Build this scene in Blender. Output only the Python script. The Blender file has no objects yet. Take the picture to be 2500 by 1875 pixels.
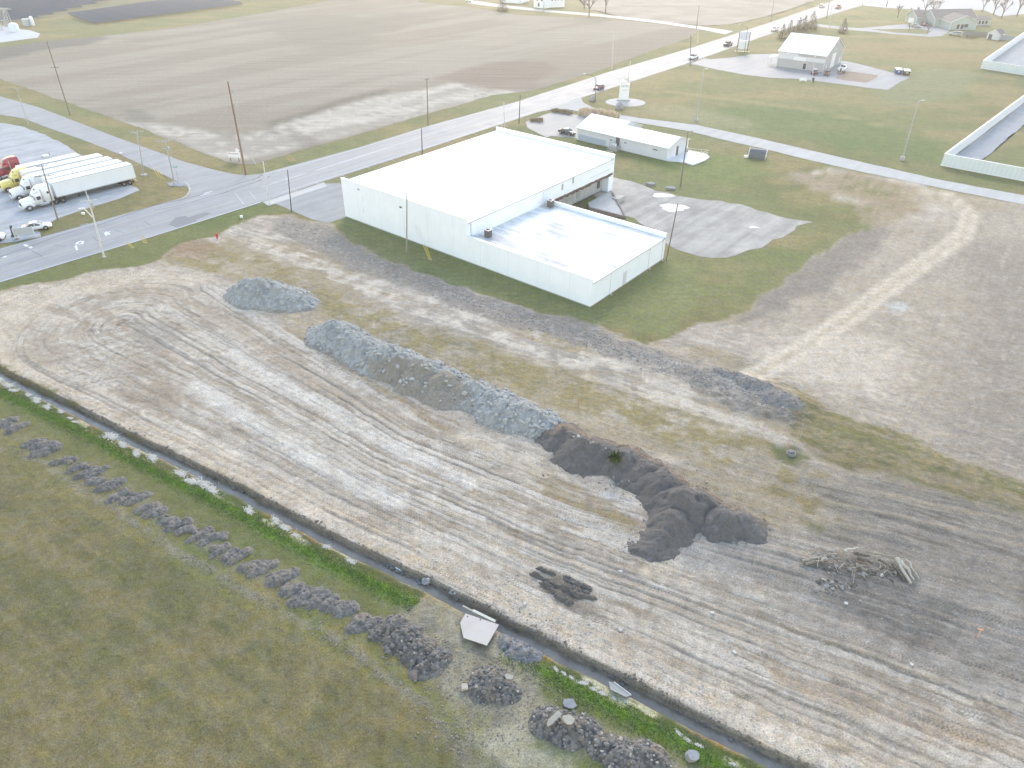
import bpy, bmesh, math, random
import numpy as np
from mathutils import Vector, Matrix

scene = bpy.context.scene
COL = scene.collection
R = math.radians
rng = random.Random(7)

# ------------------------------------------------------------------ camera
CAM_H, CAM_F, CAM_PITCH, CAM_ROLL = 52.5, 1733.0, R(34.9), R(0.34)
c_fwd = np.array([0, math.cos(CAM_PITCH), -math.sin(CAM_PITCH)])
c_r0 = np.array([1.0, 0, 0]); c_u0 = np.cross(c_r0, c_fwd)
c_right = math.cos(CAM_ROLL) * c_r0 + math.sin(CAM_ROLL) * c_u0
c_up = -math.sin(CAM_ROLL) * c_r0 + math.cos(CAM_ROLL) * c_u0
cam_d = bpy.data.cameras.new('camera')
cam_d.sensor_width = 36.0; cam_d.lens = CAM_F / 2500 * 36
cam_d.clip_start = 0.5; cam_d.clip_end = 6000
cam = bpy.data.objects.new('camera', cam_d); COL.objects.link(cam)
M4 = Matrix((( c_right[0], c_up[0], -c_fwd[0], 0), (c_right[1], c_up[1], -c_fwd[1], 0),
             (c_right[2], c_up[2], -c_fwd[2], CAM_H), (0, 0, 0, 1)))
cam.matrix_world = M4
scene.camera = cam

# ------------------------------------------------------------------ sky, sun, exposure
SUN_EL, SUN_AZ = R(30), R(6)          # azimuth clockwise from +Y (the view direction)
world = bpy.data.worlds.new('World'); scene.world = world; world.use_nodes = True
wn = world.node_tree.nodes; wl = world.node_tree.links
sky = wn.new('ShaderNodeTexSky'); sky.sky_type = 'NISHITA'; sky.sun_disc = False
sky.sun_elevation = SUN_EL; sky.sun_rotation = SUN_AZ
sky.air_density = 1.8; sky.dust_density = 0.3; sky.ozone_density = 0.8
bg = wn['Background']; bg.inputs[1].default_value = 0.15
tint = wn.new('ShaderNodeMixRGB'); tint.blend_type = 'MULTIPLY'; tint.inputs[0].default_value = 1.0; tint.inputs[2].default_value = (1.07, 0.97, 0.985, 1)   # thin overcast: less green than a clear sky
wl.new(sky.outputs[0], tint.inputs[1]); wl.new(tint.outputs[0], bg.inputs[0])
sun_d = bpy.data.lights.new('sun', 'SUN'); sun_d.energy = 0.9; sun_d.angle = R(24)
sun_d.color = (1.0, 0.86, 0.73)
sun = bpy.data.objects.new('sun', sun_d); COL.objects.link(sun)
sdir = Vector((math.sin(SUN_AZ) * math.cos(SUN_EL), math.cos(SUN_AZ) * math.cos(SUN_EL), math.sin(SUN_EL)))
sun.rotation_euler = (-sdir).to_track_quat('-Z', 'Y').to_euler()
sun.location = (60, 300, 120)
vs = scene.view_settings
scene.display_settings.display_device = 'sRGB'
vs.view_transform = 'Standard'; vs.look = 'None'; vs.exposure = 1.62; vs.gamma = 1.0
vs.use_curve_mapping = False
scene.render.film_transparent = False

# ------------------------------------------------------------------ measuring: photograph pixel -> place on the ground
def ray(px, py):
    return c_fwd * CAM_F + c_right * (px - 1250.0) - c_up * (py - 937.5)
def at(px, py, z=0.0):
    d = ray(px, py); t = (z - CAM_H) / d[2]
    return Vector((d[0] * t, d[1] * t, z))
def top_of(base, top):
    """3D top of an upright thing standing at pixel base whose tip shows at pixel top"""
    b = at(*base); d = ray(*top); t = b.y / d[1]
    return Vector((d[0] * t, b.y, CAM_H + d[2] * t))
def at2(pts):
    return [tuple(at(*p)[:2]) for p in pts]

# ------------------------------------------------------------------ noise (numpy)
def _hash(ix, iy, seed):
    h = (ix.astype(np.int64) * 374761393 + iy.astype(np.int64) * 668265263 + seed * 974634777) & 0xffffffff
    h = ((h ^ (h >> 13)) * 1274126177) & 0xffffffff
    h = h ^ (h >> 16)
    return (h & 0xffff).astype(np.float32) / 65535.0
def vnoise(x, y, seed=0):
    xf = np.floor(x); yf = np.floor(y); ix = xf.astype(np.int32); iy = yf.astype(np.int32)
    fx = (x - xf).astype(np.float32); fy = (y - yf).astype(np.float32)
    fx = fx * fx * (3 - 2 * fx); fy = fy * fy * (3 - 2 * fy)
    a = _hash(ix, iy, seed); b = _hash(ix + 1, iy, seed); c = _hash(ix, iy + 1, seed); d = _hash(ix + 1, iy + 1, seed)
    return (a * (1 - fx) + b * fx) * (1 - fy) + (c * (1 - fx) + d * fx) * fy
def fbm(x, y, seed=0, octv=4, gain=0.5):
    s = 0; a = 1.0; t = 0
    for i in range(octv):
        s = s + a * vnoise(x, y, seed + i * 17); t += a; a *= gain
        x = x * 2.03 + 11.3; y = y * 2.03 + 5.7
    return s / t            # 0..1
def sstep(a, b, x):
    t = np.clip((x - a) / (b - a), 0, 1); return t * t * (3 - 2 * t)
def seg_dist(X, Y, pts, closed=False):
    """distance to a polyline, side (+ left), arc length of nearest point"""
    n = len(pts); best = np.full(X.shape, 1e9, np.float32); side = np.zeros(X.shape, np.float32); arc = np.zeros(X.shape, np.float32)
    acc = 0.0
    for i in range(n if closed else n - 1):
        ax, ay = pts[i]; bx, by = pts[(i + 1) % n]; dx, dy = bx - ax, by - ay; L = math.hypot(dx, dy) + 1e-9
        t = np.clip(((X - ax) * dx + (Y - ay) * dy) / (L * L), 0, 1)
        ex = X - (ax + t * dx); ey = Y - (ay + t * dy); d = np.sqrt(ex * ex + ey * ey)
        m = d < best
        best = np.where(m, d, best); side = np.where(m, np.sign(dx * (Y - ay) - dy * (X - ax)), side); arc = np.where(m, acc + t * L, arc)
        acc += L
    return best, side, arc
def poly_sd(X, Y, pts):
    """signed distance to polygon: negative inside"""
    d, _, _ = seg_dist(X, Y, pts, True)
    ins = np.zeros(X.shape, bool); n = len(pts)
    for i in range(n):
        ax, ay = pts[i]; bx, by = pts[(i + 1) % n]
        c = ((ay > Y) != (by > Y)) & (X < (bx - ax) * (Y - ay) / ((by - ay) if by != ay else 1e-9) + ax)
        ins ^= c
    return np.where(ins, -d, d)

# ------------------------------------------------------------------ object helpers
def tag(o, label=None, cat=None, group=None, kind=None):
    if label: o['label'] = label
    if cat: o['category'] = cat
    if group: o['group'] = group
    if kind: o['kind'] = kind
    return o
def thing(name, label, cat, loc=(0, 0, 0), rz=0.0, group=None):
    o = bpy.data.objects.new(name, None); COL.objects.link(o)
    o.empty_display_size = 0.3
    o.location = loc; o.rotation_euler = (0, 0, rz)
    return tag(o, label, cat, group)
def link_mesh(name, me, parent=None, world=False, mat=None):
    if mat is not None and not me.materials: me.materials.append(mat)
    o = bpy.data.objects.new(name, me); COL.objects.link(o)
    if parent is not None:
        o.parent = parent
        if world: o.location = [-c for c in parent.location]
    return o
def copy_tree(o, parent=None):
    c = o.copy(); COL.objects.link(c)
    if parent is not None: c.parent = parent
    for ch in list(o.children): copy_tree(ch, c)
    return c

class MB:
    """collects solids, builds ONE mesh object"""
    def __init__(s): s.v = []; s.f = []; s.sm = []
    def add(s, vs, fs, smooth=False):
        b = len(s.v); s.v += [tuple(v) for v in vs]; s.f += [tuple(b + i for i in f) for f in fs]; s.sm += [smooth] * len(fs); return s
    def box(s, c, size, rz=0.0, rx=0.0, ry=0.0, taper=1.0):
        hx, hy, hz = size[0] / 2, size[1] / 2, size[2] / 2
        m = Matrix.Rotation(rz, 3, 'Z') @ Matrix.Rotation(ry, 3, 'Y') @ Matrix.Rotation(rx, 3, 'X'); c = Vector(c)
        vs = []
        for z, k in ((-hz, 1.0), (hz, taper)):
            for x, y in ((-hx, -hy), (hx, -hy), (hx, hy), (-hx, hy)): vs.append(c + m @ Vector((x * k, y * k, z)))
        return s.add(vs, [(3, 2, 1, 0), (4, 5, 6, 7), (0, 1, 5, 4), (1, 2, 6, 5), (2, 3, 7, 6), (3, 0, 4, 7)])
    def prism(s, poly, z0, z1):
        """poly: list of (x,y) counterclockwise"""
        n = len(poly); vs = [(x, y, z0) for x, y in poly] + [(x, y, z1) for x, y in poly]
        fs = [tuple(range(n - 1, -1, -1)), tuple(range(n, 2 * n))] + [(i, (i + 1) % n, n + (i + 1) % n, n + i) for i in range(n)]
        return s.add(vs, fs)
    def extr(s, prof, axis_from, axis_to):
        """profile = list of 3D points (a closed planar polygon) swept by a vector"""
        d = Vector(axis_to) - Vector(axis_from); n = len(prof)
        vs = [Vector(p) for p in prof] + [Vector(p) + d for p in prof]
        fs = [tuple(range(n - 1, -1, -1)), tuple(range(n, 2 * n))] + [(i, (i + 1) % n, n + (i + 1) % n, n + i) for i in range(n)]
        return s.add(vs, fs)
    def tube(s, p0, p1, r0, r1=None, n=8, caps=True):
        p0 = Vector(p0); p1 = Vector(p1); r1 = r0 if r1 is None else r1
        d = (p1 - p0).normalized(); a = d.orthogonal().normalized(); b = d.cross(a)
        vs = []
        for p, r in ((p0, r0), (p1, r1)):
            for i in range(n):
                t = 2 * math.pi * i / n; vs.append(p + a * (r * math.cos(t)) + b * (r * math.sin(t)))
        fs = [(i, (i + 1) % n, n + (i + 1) % n, n + i) for i in range(n)]
        s.add(vs, fs, True)
        if caps:
            s.add(vs[:n], [tuple(range(n - 1, -1, -1))]); s.add(vs[n:], [tuple(range(n))])
        return s
    def path(s, pts, r, n=6):
        for a, b in zip(pts[:-1], pts[1:]): s.tube(a, b, r, r, n)
        return s
    def lathe(s, c, prof, n=16, axis='Z', smooth=True):
        """prof: list of (r, h)"""
        c = Vector(c); vs = []
        for r, h in prof:
            for i in range(n):
                t = 2 * math.pi * i / n; x, y = r * math.cos(t), r * math.sin(t)
                vs.append(c + (Vector((x, y, h)) if axis == 'Z' else Vector((x, h, y)) if axis == 'Y' else Vector((h, x, y))))
        fs = []
        for k in range(len(prof) - 1):
            for i in range(n): fs.append((k * n + i, k * n + (i + 1) % n, (k + 1) * n + (i + 1) % n, (k + 1) * n + i))
        s.add(vs, fs, smooth)
        s.add(vs[:n], [tuple(range(n - 1, -1, -1))]); s.add(vs[-n:], [tuple(range(n))]); return s
    def loft(s, rings, smooth=True, caps=True):
        n = len(rings[0]); vs = [p for r in rings for p in r]; fs = []
        for k in range(len(rings) - 1):
            for i in range(n): fs.append((k * n + i, k * n + (i + 1) % n, (k + 1) * n + (i + 1) % n, (k + 1) * n + i))
        s.add(vs, fs, smooth)
        if caps: s.add(rings[0], [tuple(range(n - 1, -1, -1))]); s.add(rings[-1], [tuple(range(n))])
        return s
    def mesh(s, name):
        me = bpy.data.meshes.new(name); me.from_pydata(s.v, [], s.f)
        me.polygons.foreach_set('use_smooth', s.sm); me.update()
        bm = bmesh.new(); bm.from_mesh(me); bmesh.ops.recalc_face_normals(bm, faces=bm.faces); bm.to_mesh(me); bm.free()
        return me
    def build(s, name, mat, parent=None, world=False, bevel=0.0):
        me = s.mesh(name); me.materials.append(mat)
        o = link_mesh(name, me, parent, world)
        if bevel:
            b = o.modifiers.new('bevel', 'BEVEL'); b.width = bevel; b.segments = 2; b.limit_method = 'ANGLE'
        return o

# ------------------------------------------------------------------ materials
def new_mat(name):
    m = bpy.data.materials.new(name); m.use_nodes = True
    return m, m.node_tree.nodes, m.node_tree.links, m.node_tree.nodes['Principled BSDF']
MATS = {}
def mat(name, col, rough=0.7, var=0.12, scale=3.0, bump=0.0, metal=0.0, spec=0.5, streak=0.0, dirt=None, dirt_amt=0.0, coat=0.0):
    """procedural surface: base colour with two scales of mottling, optional run-off streaks, dirt blotches and bump"""
    if name in MATS: return MATS[name]
    m, n, l, p = new_mat(name)
    tc = n.new('ShaderNodeTexCoord')
    nz = n.new('ShaderNodeTexNoise'); nz.inputs['Scale'].default_value = scale; nz.inputs['Detail'].default_value = 6; nz.inputs['Roughness'].default_value = 0.65
    l.new(tc.outputs['Object'], nz.inputs['Vector'])
    cr = n.new('ShaderNodeValToRGB')
    cr.color_ramp.elements[0].position = 0.3; cr.color_ramp.elements[1].position = 0.7
    cr.color_ramp.elements[0].color = tuple(c * (1 - var) for c in col) + (1,)
    cr.color_ramp.elements[1].color = tuple(min(1, c * (1 + var)) for c in col) + (1,)
    l.new(nz.outputs['Fac'], cr.inputs['Fac']); out = cr.outputs['Color']
    if streak > 0:
        mp = n.new('ShaderNodeMapping'); mp.inputs['Scale'].default_value = (1.2, 1.2, 0.12); l.new(tc.outputs['Object'], mp.inputs['Vector'])
        s2 = n.new('ShaderNodeTexNoise'); s2.inputs['Scale'].default_value = 2.2; s2.inputs['Detail'].default_value = 5; l.new(mp.outputs[0], s2.inputs['Vector'])
        r2 = n.new('ShaderNodeMapRange'); r2.inputs[1].default_value = 0.45; r2.inputs[2].default_value = 0.75; r2.inputs[3].default_value = 0; r2.inputs[4].default_value = streak
        l.new(s2.outputs['Fac'], r2.inputs[0])
        mx = n.new('ShaderNodeMixRGB'); mx.blend_type = 'MULTIPLY'; mx.inputs[2].default_value = (0.62, 0.6, 0.56, 1)
        l.new(r2.outputs[0], mx.inputs[0]); l.new(out, mx.inputs[1]); out = mx.outputs[0]
    if dirt is not None:
        s3 = n.new('ShaderNodeTexNoise'); s3.inputs['Scale'].default_value = scale * 0.35; s3.inputs['Detail'].default_value = 8; s3.inputs['Roughness'].default_value = 0.7
        l.new(tc.outputs['Object'], s3.inputs['Vector'])
        r3 = n.new('ShaderNodeMapRange'); r3.inputs[1].default_value = 0.48; r3.inputs[2].default_value = 0.68; r3.inputs[3].default_value = 0; r3.inputs[4].default_value = dirt_amt
        l.new(s3.outputs['Fac'], r3.inputs[0])
        mx = n.new('ShaderNodeMixRGB'); mx.inputs[2].default_value = tuple(dirt) + (1,)
        l.new(r3.outputs[0], mx.inputs[0]); l.new(out, mx.inputs[1]); out = mx.outputs[0]
    l.new(out, p.inputs['Base Color'])
    rr = n.new('ShaderNodeMapRange'); rr.inputs[3].default_value = max(0.02, rough - 0.1); rr.inputs[4].default_value = min(1, rough + 0.1)
    l.new(nz.outputs['Fac'], rr.inputs[0]); l.new(rr.outputs[0], p.inputs['Roughness'])
    p.inputs['Metallic'].default_value = metal; p.inputs['Specular IOR Level'].default_value = spec
    p.inputs['Coat Weight'].default_value = coat; p.inputs['Coat Roughness'].default_value = 0.08
    if bump > 0:
        b = n.new('ShaderNodeBump'); b.inputs['Strength'].default_value = 1.0; b.inputs['Distance'].default_value = bump
        l.new(nz.outputs['Fac'], b.inputs['Height']); l.new(b.outputs[0], p.inputs['Normal'])
    MATS[name] = m; return m
# ================================================================== GROUND
UA = R(-30); UX, UY = math.cos(UA), math.sin(UA); VX, VY = -UY, UX; OX, OY = 0.0, 75.0
def to_uv(x, y): return (x - OX) * UX + (y - OY) * UY, (x - OX) * VX + (y - OY) * VY
def from_uv(u, v): return OX + u * UX + v * VX, OY + u * UY + v * VY
def uvp(px, py):
    p = at(px, py); return to_uv(p.x, p.y)

def axis(lo, hi, step, far_lo, far_hi, grow=1.06, cap=3.6):
    a = list(np.arange(lo, hi, step)); s = step; x = a[-1]
    while x < far_hi:
        s = min(cap if x < 620 else 40, s * grow); x += s; a.append(x)
    s = step; x = lo; b = []
    while x > far_lo:
        s = min(cap if x > -620 else 40, s * grow); x -= s; b.append(x)
    return np.array(b[::-1] + a, np.float32)
gu = axis(-92, 64, 0.30, -1500, 1500); gv = axis(-64, 26, 0.145, -400, 2200)
GU, GV = np.meshgrid(gu, gv)                       # rows along v
GX = (OX + GU * UX + GV * VX).astype(np.float32); GY = (OY + GU * UY + GV * VY).astype(np.float32)

# domain warp so that no boundary is a ruler line
wx = (fbm(GX * 0.22, GY * 0.22, 5, 4) - 0.5); wy = (fbm(GX * 0.22, GY * 0.22, 9, 4) - 0.5)
wf = (fbm(GX * 0.9, GY * 0.9, 15, 3) - 0.5)
def zone(pts, soft, warp=1.6):
    sd = poly_sd(GX + wx * warp * 2, GY + wy * warp * 2, at2(pts))
    return 1 - sstep(-soft, soft, sd + wf * soft * 1.6)
def line(pts, width, soft, warp=0.8):
    d, s, a = seg_dist(GX + wx * warp * 2, GY + wy * warp * 2, at2(pts))
    return 1 - sstep(width - soft, width + soft, d + wf * soft)

ditch_v = -31.55
vw = GV + 0.22 * (fbm(GU * 0.13, GU * 0 + 3.1, 21, 3) - 0.5) * 2 + 0.12 * (fbm(GU * 0.9, GU * 0 + 1.1, 23, 2) - 0.5) * 2
dv = vw - ditch_v                                   # + towards the dirt lot
in_ditch_len = sstep(-100, -96, GU)

site = zone([(-140, 830), (-120, 760), (0, 716), (87, 690), (202, 667), (289, 655), (375, 640), (420, 607), (470, 592), (545, 562), (600, 541), (650, 526),
             (712, 520), (760, 538), (799, 545), (864, 596), (977, 644), (1064, 679), (1177, 713), (1259, 744), (1368, 770), (1454, 788), (1575, 838), (1640, 822),
             (1700, 785), (1770, 782), (1853, 735), (1925, 676), (2034, 599), (2120, 552), (2090, 500), (1990, 462), (1910, 430), (2010, 412), (2114, 420), (2500, 499),
             (2900, 600), (2900, 1400), (2600, 1900), (2200, 2000), (1917, 1872), (1400, 1597), (942, 1368), (434, 1124), (0, 889)], 0.5)
site = site * sstep(-0.2, 0.2, dv)
# track field: distance from a spine gives parallel ruts that swing round at the road end
vt = np.interp(GU, [-110, -62, -6, 15, 35, 57, 100], [-1, -1.2, -12.5, -13.2, -9.5, -6.5, -4.5]).astype(np.float32)
TQ = ((vw + 30.4) / (vt + 30.4) - .5) * 29.4                      # lane coordinate: parallel to the ditch below, to the spoil ridge above
sx_, sy_ = from_uv(-57, -15.8); su, sv = GU + 57, GV + 15.8
rad = np.sqrt(su * su + sv * sv); loopm = sstep(2, -2, su) if False else 1 - sstep(-2, 2, su)
TD = np.where(su < 0, rad * np.where(sv < 0, -1, 1), TQ)
TD = TQ * (1 - loopm) + rad * np.where(sv < 0, -1, 1) * loopm
arc_ = np.abs(np.arctan2(su, np.abs(sv) + 1e-3)) * 13.0
TA2 = np.where(su < 0, -arc_, su)
sgn = np.where(TD < 0, 40.0, 0.0); blend_end = sstep(-58, -44, GU)
def lane_d(): return np.abs(TD) + .45 * wx + .10 * wf
def streak(f, ls, seed, o=3):
    a = fbm((lane_d() + sgn) * f, TA2 * ls, seed, o); b_ = fbm(lane_d() * f, TA2 * ls, seed, o)
    return b_ * (1 - blend_end) + a * blend_end
wide = streak(0.33, 0.012, 31); mid = streak(1.05, 0.03, 37); fine = streak(3.2, 0.10, 41)
# blade passes: lanes cut into long plates of smoother or rougher clay
ld = (lane_d() + sgn * blend_end) / 1.25 + .25 * (fbm(TA2 * .03, TA2 * 0, 47, 2) - .5)
lane_i = np.floor(ld).astype(np.int32); lane_f = ld - lane_i; jit_ = _hash(lane_i, lane_i * 0 + 7, 3)
sl_ = (TA2 + 30 * jit_ + 1.2 * (n_ := (fbm(GX * .8, GY * .8, 49, 2) - .5))) / (5 + 11 * _hash(lane_i, lane_i * 0 + 2, 5)); seg_i = np.floor(sl_).astype(np.int32)
plate = _hash(lane_i, seg_i, 11); plate2 = _hash(lane_i, seg_i, 13)
lane_edge = np.exp(-((np.minimum(lane_f, 1 - lane_f) * 1.25) / .14) ** 2) * (_hash(lane_i + (lane_f > .5), np.floor(TA2 / 13 + jit_ * 3).astype(np.int32), 17) > .42)
lot = zone([(-140, 830), (-100, 770), (0, 722), (87, 698), (202, 674), (289, 660), (400, 652), (480, 665), (560, 712), (640, 770), (800, 850), (1000, 980), (1180, 1060),
            (1330, 1150), (1420, 1180), (1560, 1230), (1620, 1310), (1720, 1260), (1860, 1300), (1960, 1320), (2150, 1345), (2350, 1420), (2900, 1560), (2900, 2100), (1917, 1872), (942, 1368), (0, 889)], 0.7)
lot = lot * sstep(0.0, 0.5, dv)

n1 = fbm(GX * 0.10, GY * 0.10, 51, 5); n2 = fbm(GX * 0.5, GY * 0.5, 53, 4); n3 = fbm(GX * 2.2, GY * 2.2, 57, 3); n4 = fbm(GX * 0.03, GY * 0.03, 59, 3)
dirn = fbm(GU * 0.10, GV * 0.9, 61, 4); dirn2 = fbm(GU * 0.35, GV * 2.6, 63, 3)

def col(*c): return np.array(c, np.float32)
def mixc(C, c, m):
    m = np.clip(m, 0, 1)[..., None]; return C * (1 - m) + c * m
# ---- grass everywhere to start with
G_TAN, G_OLIVE, G_GREEN, G_LUSH = col(.205, .170, .095), col(.150, .142, .072), col(.095, .125, .050), col(.060, .120, .018)
C = np.zeros(GX.shape + (3,), np.float32) + G_OLIVE
C = mixc(C, G_TAN, sstep(.42, .66, n1 * .6 + n2 * .4))
C = mixc(C, G_GREEN, sstep(.5, .72, fbm(GX * .07, GY * .07, 71, 4)) * .75)
# meadow on the camera side: brown-olive with mower streaks along the ditch
mead = sstep(-8.5, -12, dv)
C = mixc(C, col(.165, .148, .082), mead * .65)
C = mixc(C, col(.118, .122, .060), mead * sstep(.46, .72, fbm(GX * .10, GY * .10, 73, 5)) * .55)
mst = fbm(GU * .05, GV * .9, 74, 4); C = mixc(C, col(.215, .185, .105), mead * sstep(.46, .62, mst) * .5); C = mixc(C, col(.11, .115, .055), mead * sstep(.52, .66, fbm(GU * .12, GV * 1.6, 76, 4)) * .35)
C = mixc(C, col(.225, .180, .105), mead * sstep(.48, .72, fbm(GX * .3 + 7, GY * .3, 75, 4)) * .4)
# lush ditch bank
lush = np.exp(-((dv + 2.35 + 1.3 * (n1 - .5) + .8 * (n2 - .5)) / (.30 + .75 * fbm(GU * .06, GU * 0, 98, 2))) ** 2) * sstep(-62, -50, GU + 8 * (n1 - .5)) 
lush2 = np.exp(-((dv + 1.25) / .45) ** 2)
gap = 1 - sstep(9.2, 10.4, GU + 1.5 * (n3 - .5)) * (1 - sstep(18.6, 19.6, GU + 1.2 * (n3 - .5)))     # the crossing by the steel plate
C = mixc(C, col(.105, .120, .055), np.exp(-((dv + 3.6) / 2.6) ** 2) * gap * .75)
C = mixc(C, col(.085, .155, .022), np.clip(lush * (0.55 + .8 * dirn2), 0, 1) * gap * sstep(.2, .6, gap))
C = mixc(C, col(.042, .062, .020), lush2 * gap * .6 * sstep(-62, -50, GU))
# lawns farther off
far_l = sstep(26, 40, GV)
C = mixc(C, col(.155, .165, .085), far_l * .7 * sstep(.35, .6, n4))
mow = fbm(GU * .03, GV * .35, 77, 3)
C = mixc(C, col(.120, .150, .062), far_l * sstep(.5, .65, mow) * .55)
C = mixc(C, col(.225, .185, .105), far_l * sstep(.52, .68, fbm(GX * .045 + 3, GY * .09, 79, 4)) * .7)
verge = zone([(-400, 860), (0, 688), (347, 584), (640, 492), (720, 520), (650, 527), (600, 541), (545, 562), (470, 592), (420, 607), (375, 640), (289, 655), (202, 667), (87, 690), (0, 716), (-400, 900)], .6)
C = mixc(C, col(.095, .130, .048), verge * (.55 + .5 * (n2 - .3)))
wlawn = zone([(700, 505), (842, 525), (1441, 740), (1623, 632), (1700, 650), (1720, 740), (1620, 820), (1454, 788), (1259, 744), (1064, 679), (864, 596), (799, 545)], 1.0)
C = mixc(C, col(.165, .182, .092), wlawn * .75)
strip = line([(842, 534), (1441, 752)], .9, .8, .3)
C = mixc(C, col(.135, .165, .08), strip * .7)  # darker green along the wall's foot: its soft shadow put into the grass colour
C = mixc(C, col(.115, .165, .050), zone([(1540, 400), (1660, 430), (1800, 455), (1900, 400), (1780, 370), (1560, 370)], 3) * .6)
C = mixc(C, col(.085, .135, .050), zone([(1720, 265), (1900, 255), (2150, 300), (2320, 352), (2290, 400), (2100, 375), (1900, 330), (1700, 300)], 4) * .7)
C = mixc(C, col(.22, .215, .15), zone([(1565, 252), (1700, 262), (1850, 300), (1830, 320), (1680, 300), (1570, 272)], 3) * .6)
C = mixc(C, col(.21, .155, .09), zone([(2060, 95), (2250, 110), (2420, 140), (2400, 165), (2150, 140), (2050, 115)], 9) * .6)
C = mixc(C, col(.235, .205, .12), line([(1560, 190), (1640, 225), (1800, 245), (1980, 268), (2180, 312), (2330, 335)], 1.0, .9) * .7)
C = mixc(C, col(.165, .185, .115), zone([(2270, 165), (2400, 180), (2330, 240), (2230, 260), (2150, 255), (2150, 215)], 2) * .7)

# ---- bare ground of the building site
D_PALE, D_MID, D_GREY, D_DARK, D_TAN, D_CLAY = col(.43, .40, .36), col(.33, .30, .265), col(.235, .228, .215), col(.125, .115, .105), col(.265, .225, .145), col(.30, .31, .295)
S = np.zeros_like(C) + D_MID
S = mixc(S, D_PALE, sstep(.46, .62, dirn * .6 + n2 * .4) * .85)
S = mixc(S, D_GREY, sstep(.50, .66, n1 * .5 + dirn2 * .5) * .7)
S = mixc(S, D_TAN, sstep(.46, .62, fbm(GU * .06, GV * .22, 83, 4)) * .6)
tanstrip = zone([(700, 745), (790, 765), (1000, 860), (1200, 940), (1380, 1000), (1500, 1020), (1700, 1110), (1850, 1190), (2000, 1260), (2140, 1335), (2150, 1300), (2080, 1200), (2000, 1150),
                 (1850, 1060), (1700, 1000), (1550, 950), (1350, 895), (1150, 825), (950, 755), (830, 695), (700, 640), (560, 590), (450, 600), (400, 640), (520, 665), (620, 690)], 1.4)
S = mixc(S, col(.235, .205, .118), tanstrip * (.35 + .8 * sstep(.38, .6, n2)))
S = mixc(S, col(.15, .148, .07), tanstrip * sstep(.56, .72, n1 * .5 + n3 * .5) * .5)
S = mixc(S, col(.23, .155, .105), zone([(400, 590), (470, 585), (540, 600), (500, 625), (430, 625)], 2) * .6)
white = zone([(560, 545), (800, 640), (1000, 710), (1250, 790), (1500, 870), (1700, 960), (1850, 1040), (1800, 1060), (1600, 980), (1400, 900), (1150, 820), (900, 730), (700, 640)], 2.4)
S = mixc(S, col(.46, .43, .39), white * sstep(.44, .60, dirn * .45 + n2 * .55) * .9)
band = zone([(640, 535), (712, 528), (799, 552), (864, 602), (977, 650), (1064, 684), (1177, 718), (1259, 749), (1368, 775), (1454, 793), (1575, 845), (1760, 905), (1960, 990), (1990, 1025), (1960, 1045),
             (1800, 1010), (1650, 920), (1500, 865), (1350, 822), (1150, 760), (950, 690), (800, 628), (680, 570)], .8)
S = mixc(S, col(.225, .212, .200), band * (.75 + .3 * n3))
S = mixc(S, col(.34, .33, .31), band * sstep(.60, .72, n3) * .6)
S = mixc(S, D_CLAY, zone([(1770, 930), (1830, 925), (1860, 945), (1840, 955), (1790, 950)], .6) * .8)
# right-hand stubble ground
right = zone([(1853, 735), (1960, 660), (2150, 555), (2500, 500), (2900, 600), (2900, 1300), (2500, 1181), (2315, 1112), (2170, 1051), (2011, 1000), (1931, 946), (1820, 880)], 1.5)
stub = fbm(GX * 1.1, GY * 1.1, 87, 3)
S = mixc(S, col(.315, .282, .24), right * .8)
S = mixc(S, col(.24, .222, .20), right * sstep(.45, .62, stub) * .55)
S = mixc(S, col(.215, .198, .18), right * zone([(2330, 600), (2900, 600), (2900, 1300), (2500, 1181), (2300, 1080), (2330, 900), (2390, 750)], 4) * .75)
S = mixc(S, col(.31, .285, .25), right * sstep(.60, .70, stub) * .7)
S = mixc(S, col(.44, .405, .36), zone([(1840, 860), (1960, 800), (2130, 820), (2230, 880), (2170, 960), (2050, 960), (1930, 920)], 3.5) * .7)
haul = line([(2190, 438), (2310, 475), (2368, 520), (2355, 572), (2285, 622), (2190, 685), (2080, 765), (1960, 850), (1840, 920)], 1.7, .7, .3)
S = mixc(S, col(.455, .415, .36), haul * .95)
haul_c = line([(2190, 438), (2310, 475), (2368, 520), (2355, 572), (2285, 622), (2190, 685), (2080, 765), (1960, 850), (1840, 920)], .6, .5)
S = mixc(S, col(.30, .265, .20), haul_c * .5)
S = mixc(S, col(.40, .42, .43), zone([(2150, 740), (2200, 735), (2210, 748), (2170, 755)], .6) * .7)
darkw = zone([(2125, 548), (2175, 565), (2090, 650), (1990, 715), (1880, 765), (1770, 795), (1853, 738), (1925, 678), (2034, 601)], 1.1)
S = mixc(S, col(.185, .172, .158), darkw * .85)
S = mixc(S, col(.235, .19, .115), zone([(1900, 425), (2110, 420), (2260, 470), (2250, 520), (2120, 545), (2080, 500), (1980, 460)], 2.5) * (.5 + .5 * n2))
S = mixc(S, col(.12, .145, .055), zone([(1900, 425), (2110, 420), (2200, 470), (2120, 545), (2080, 500), (1980, 460)], 2.5) * sstep(.5, .65, n2) * .6)
S = mixc(S, col(.42, .40, .38), zone([(2010, 470), (2090, 475), (2110, 490), (2040, 492)], 1.0) * .7)
wedge = zone([(1931, 946), (2011, 1000), (2170, 1051), (2315, 1112), (2500, 1181), (2900, 1300), (2900, 1400), (2500, 1254), (2315, 1200), (2163, 1156), (2050, 1140), (1960, 1080), (1920, 1010)], .9)
S = mixc(S, col(.215, .185, .105), wedge * (.6 + .5 * n2))
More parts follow.
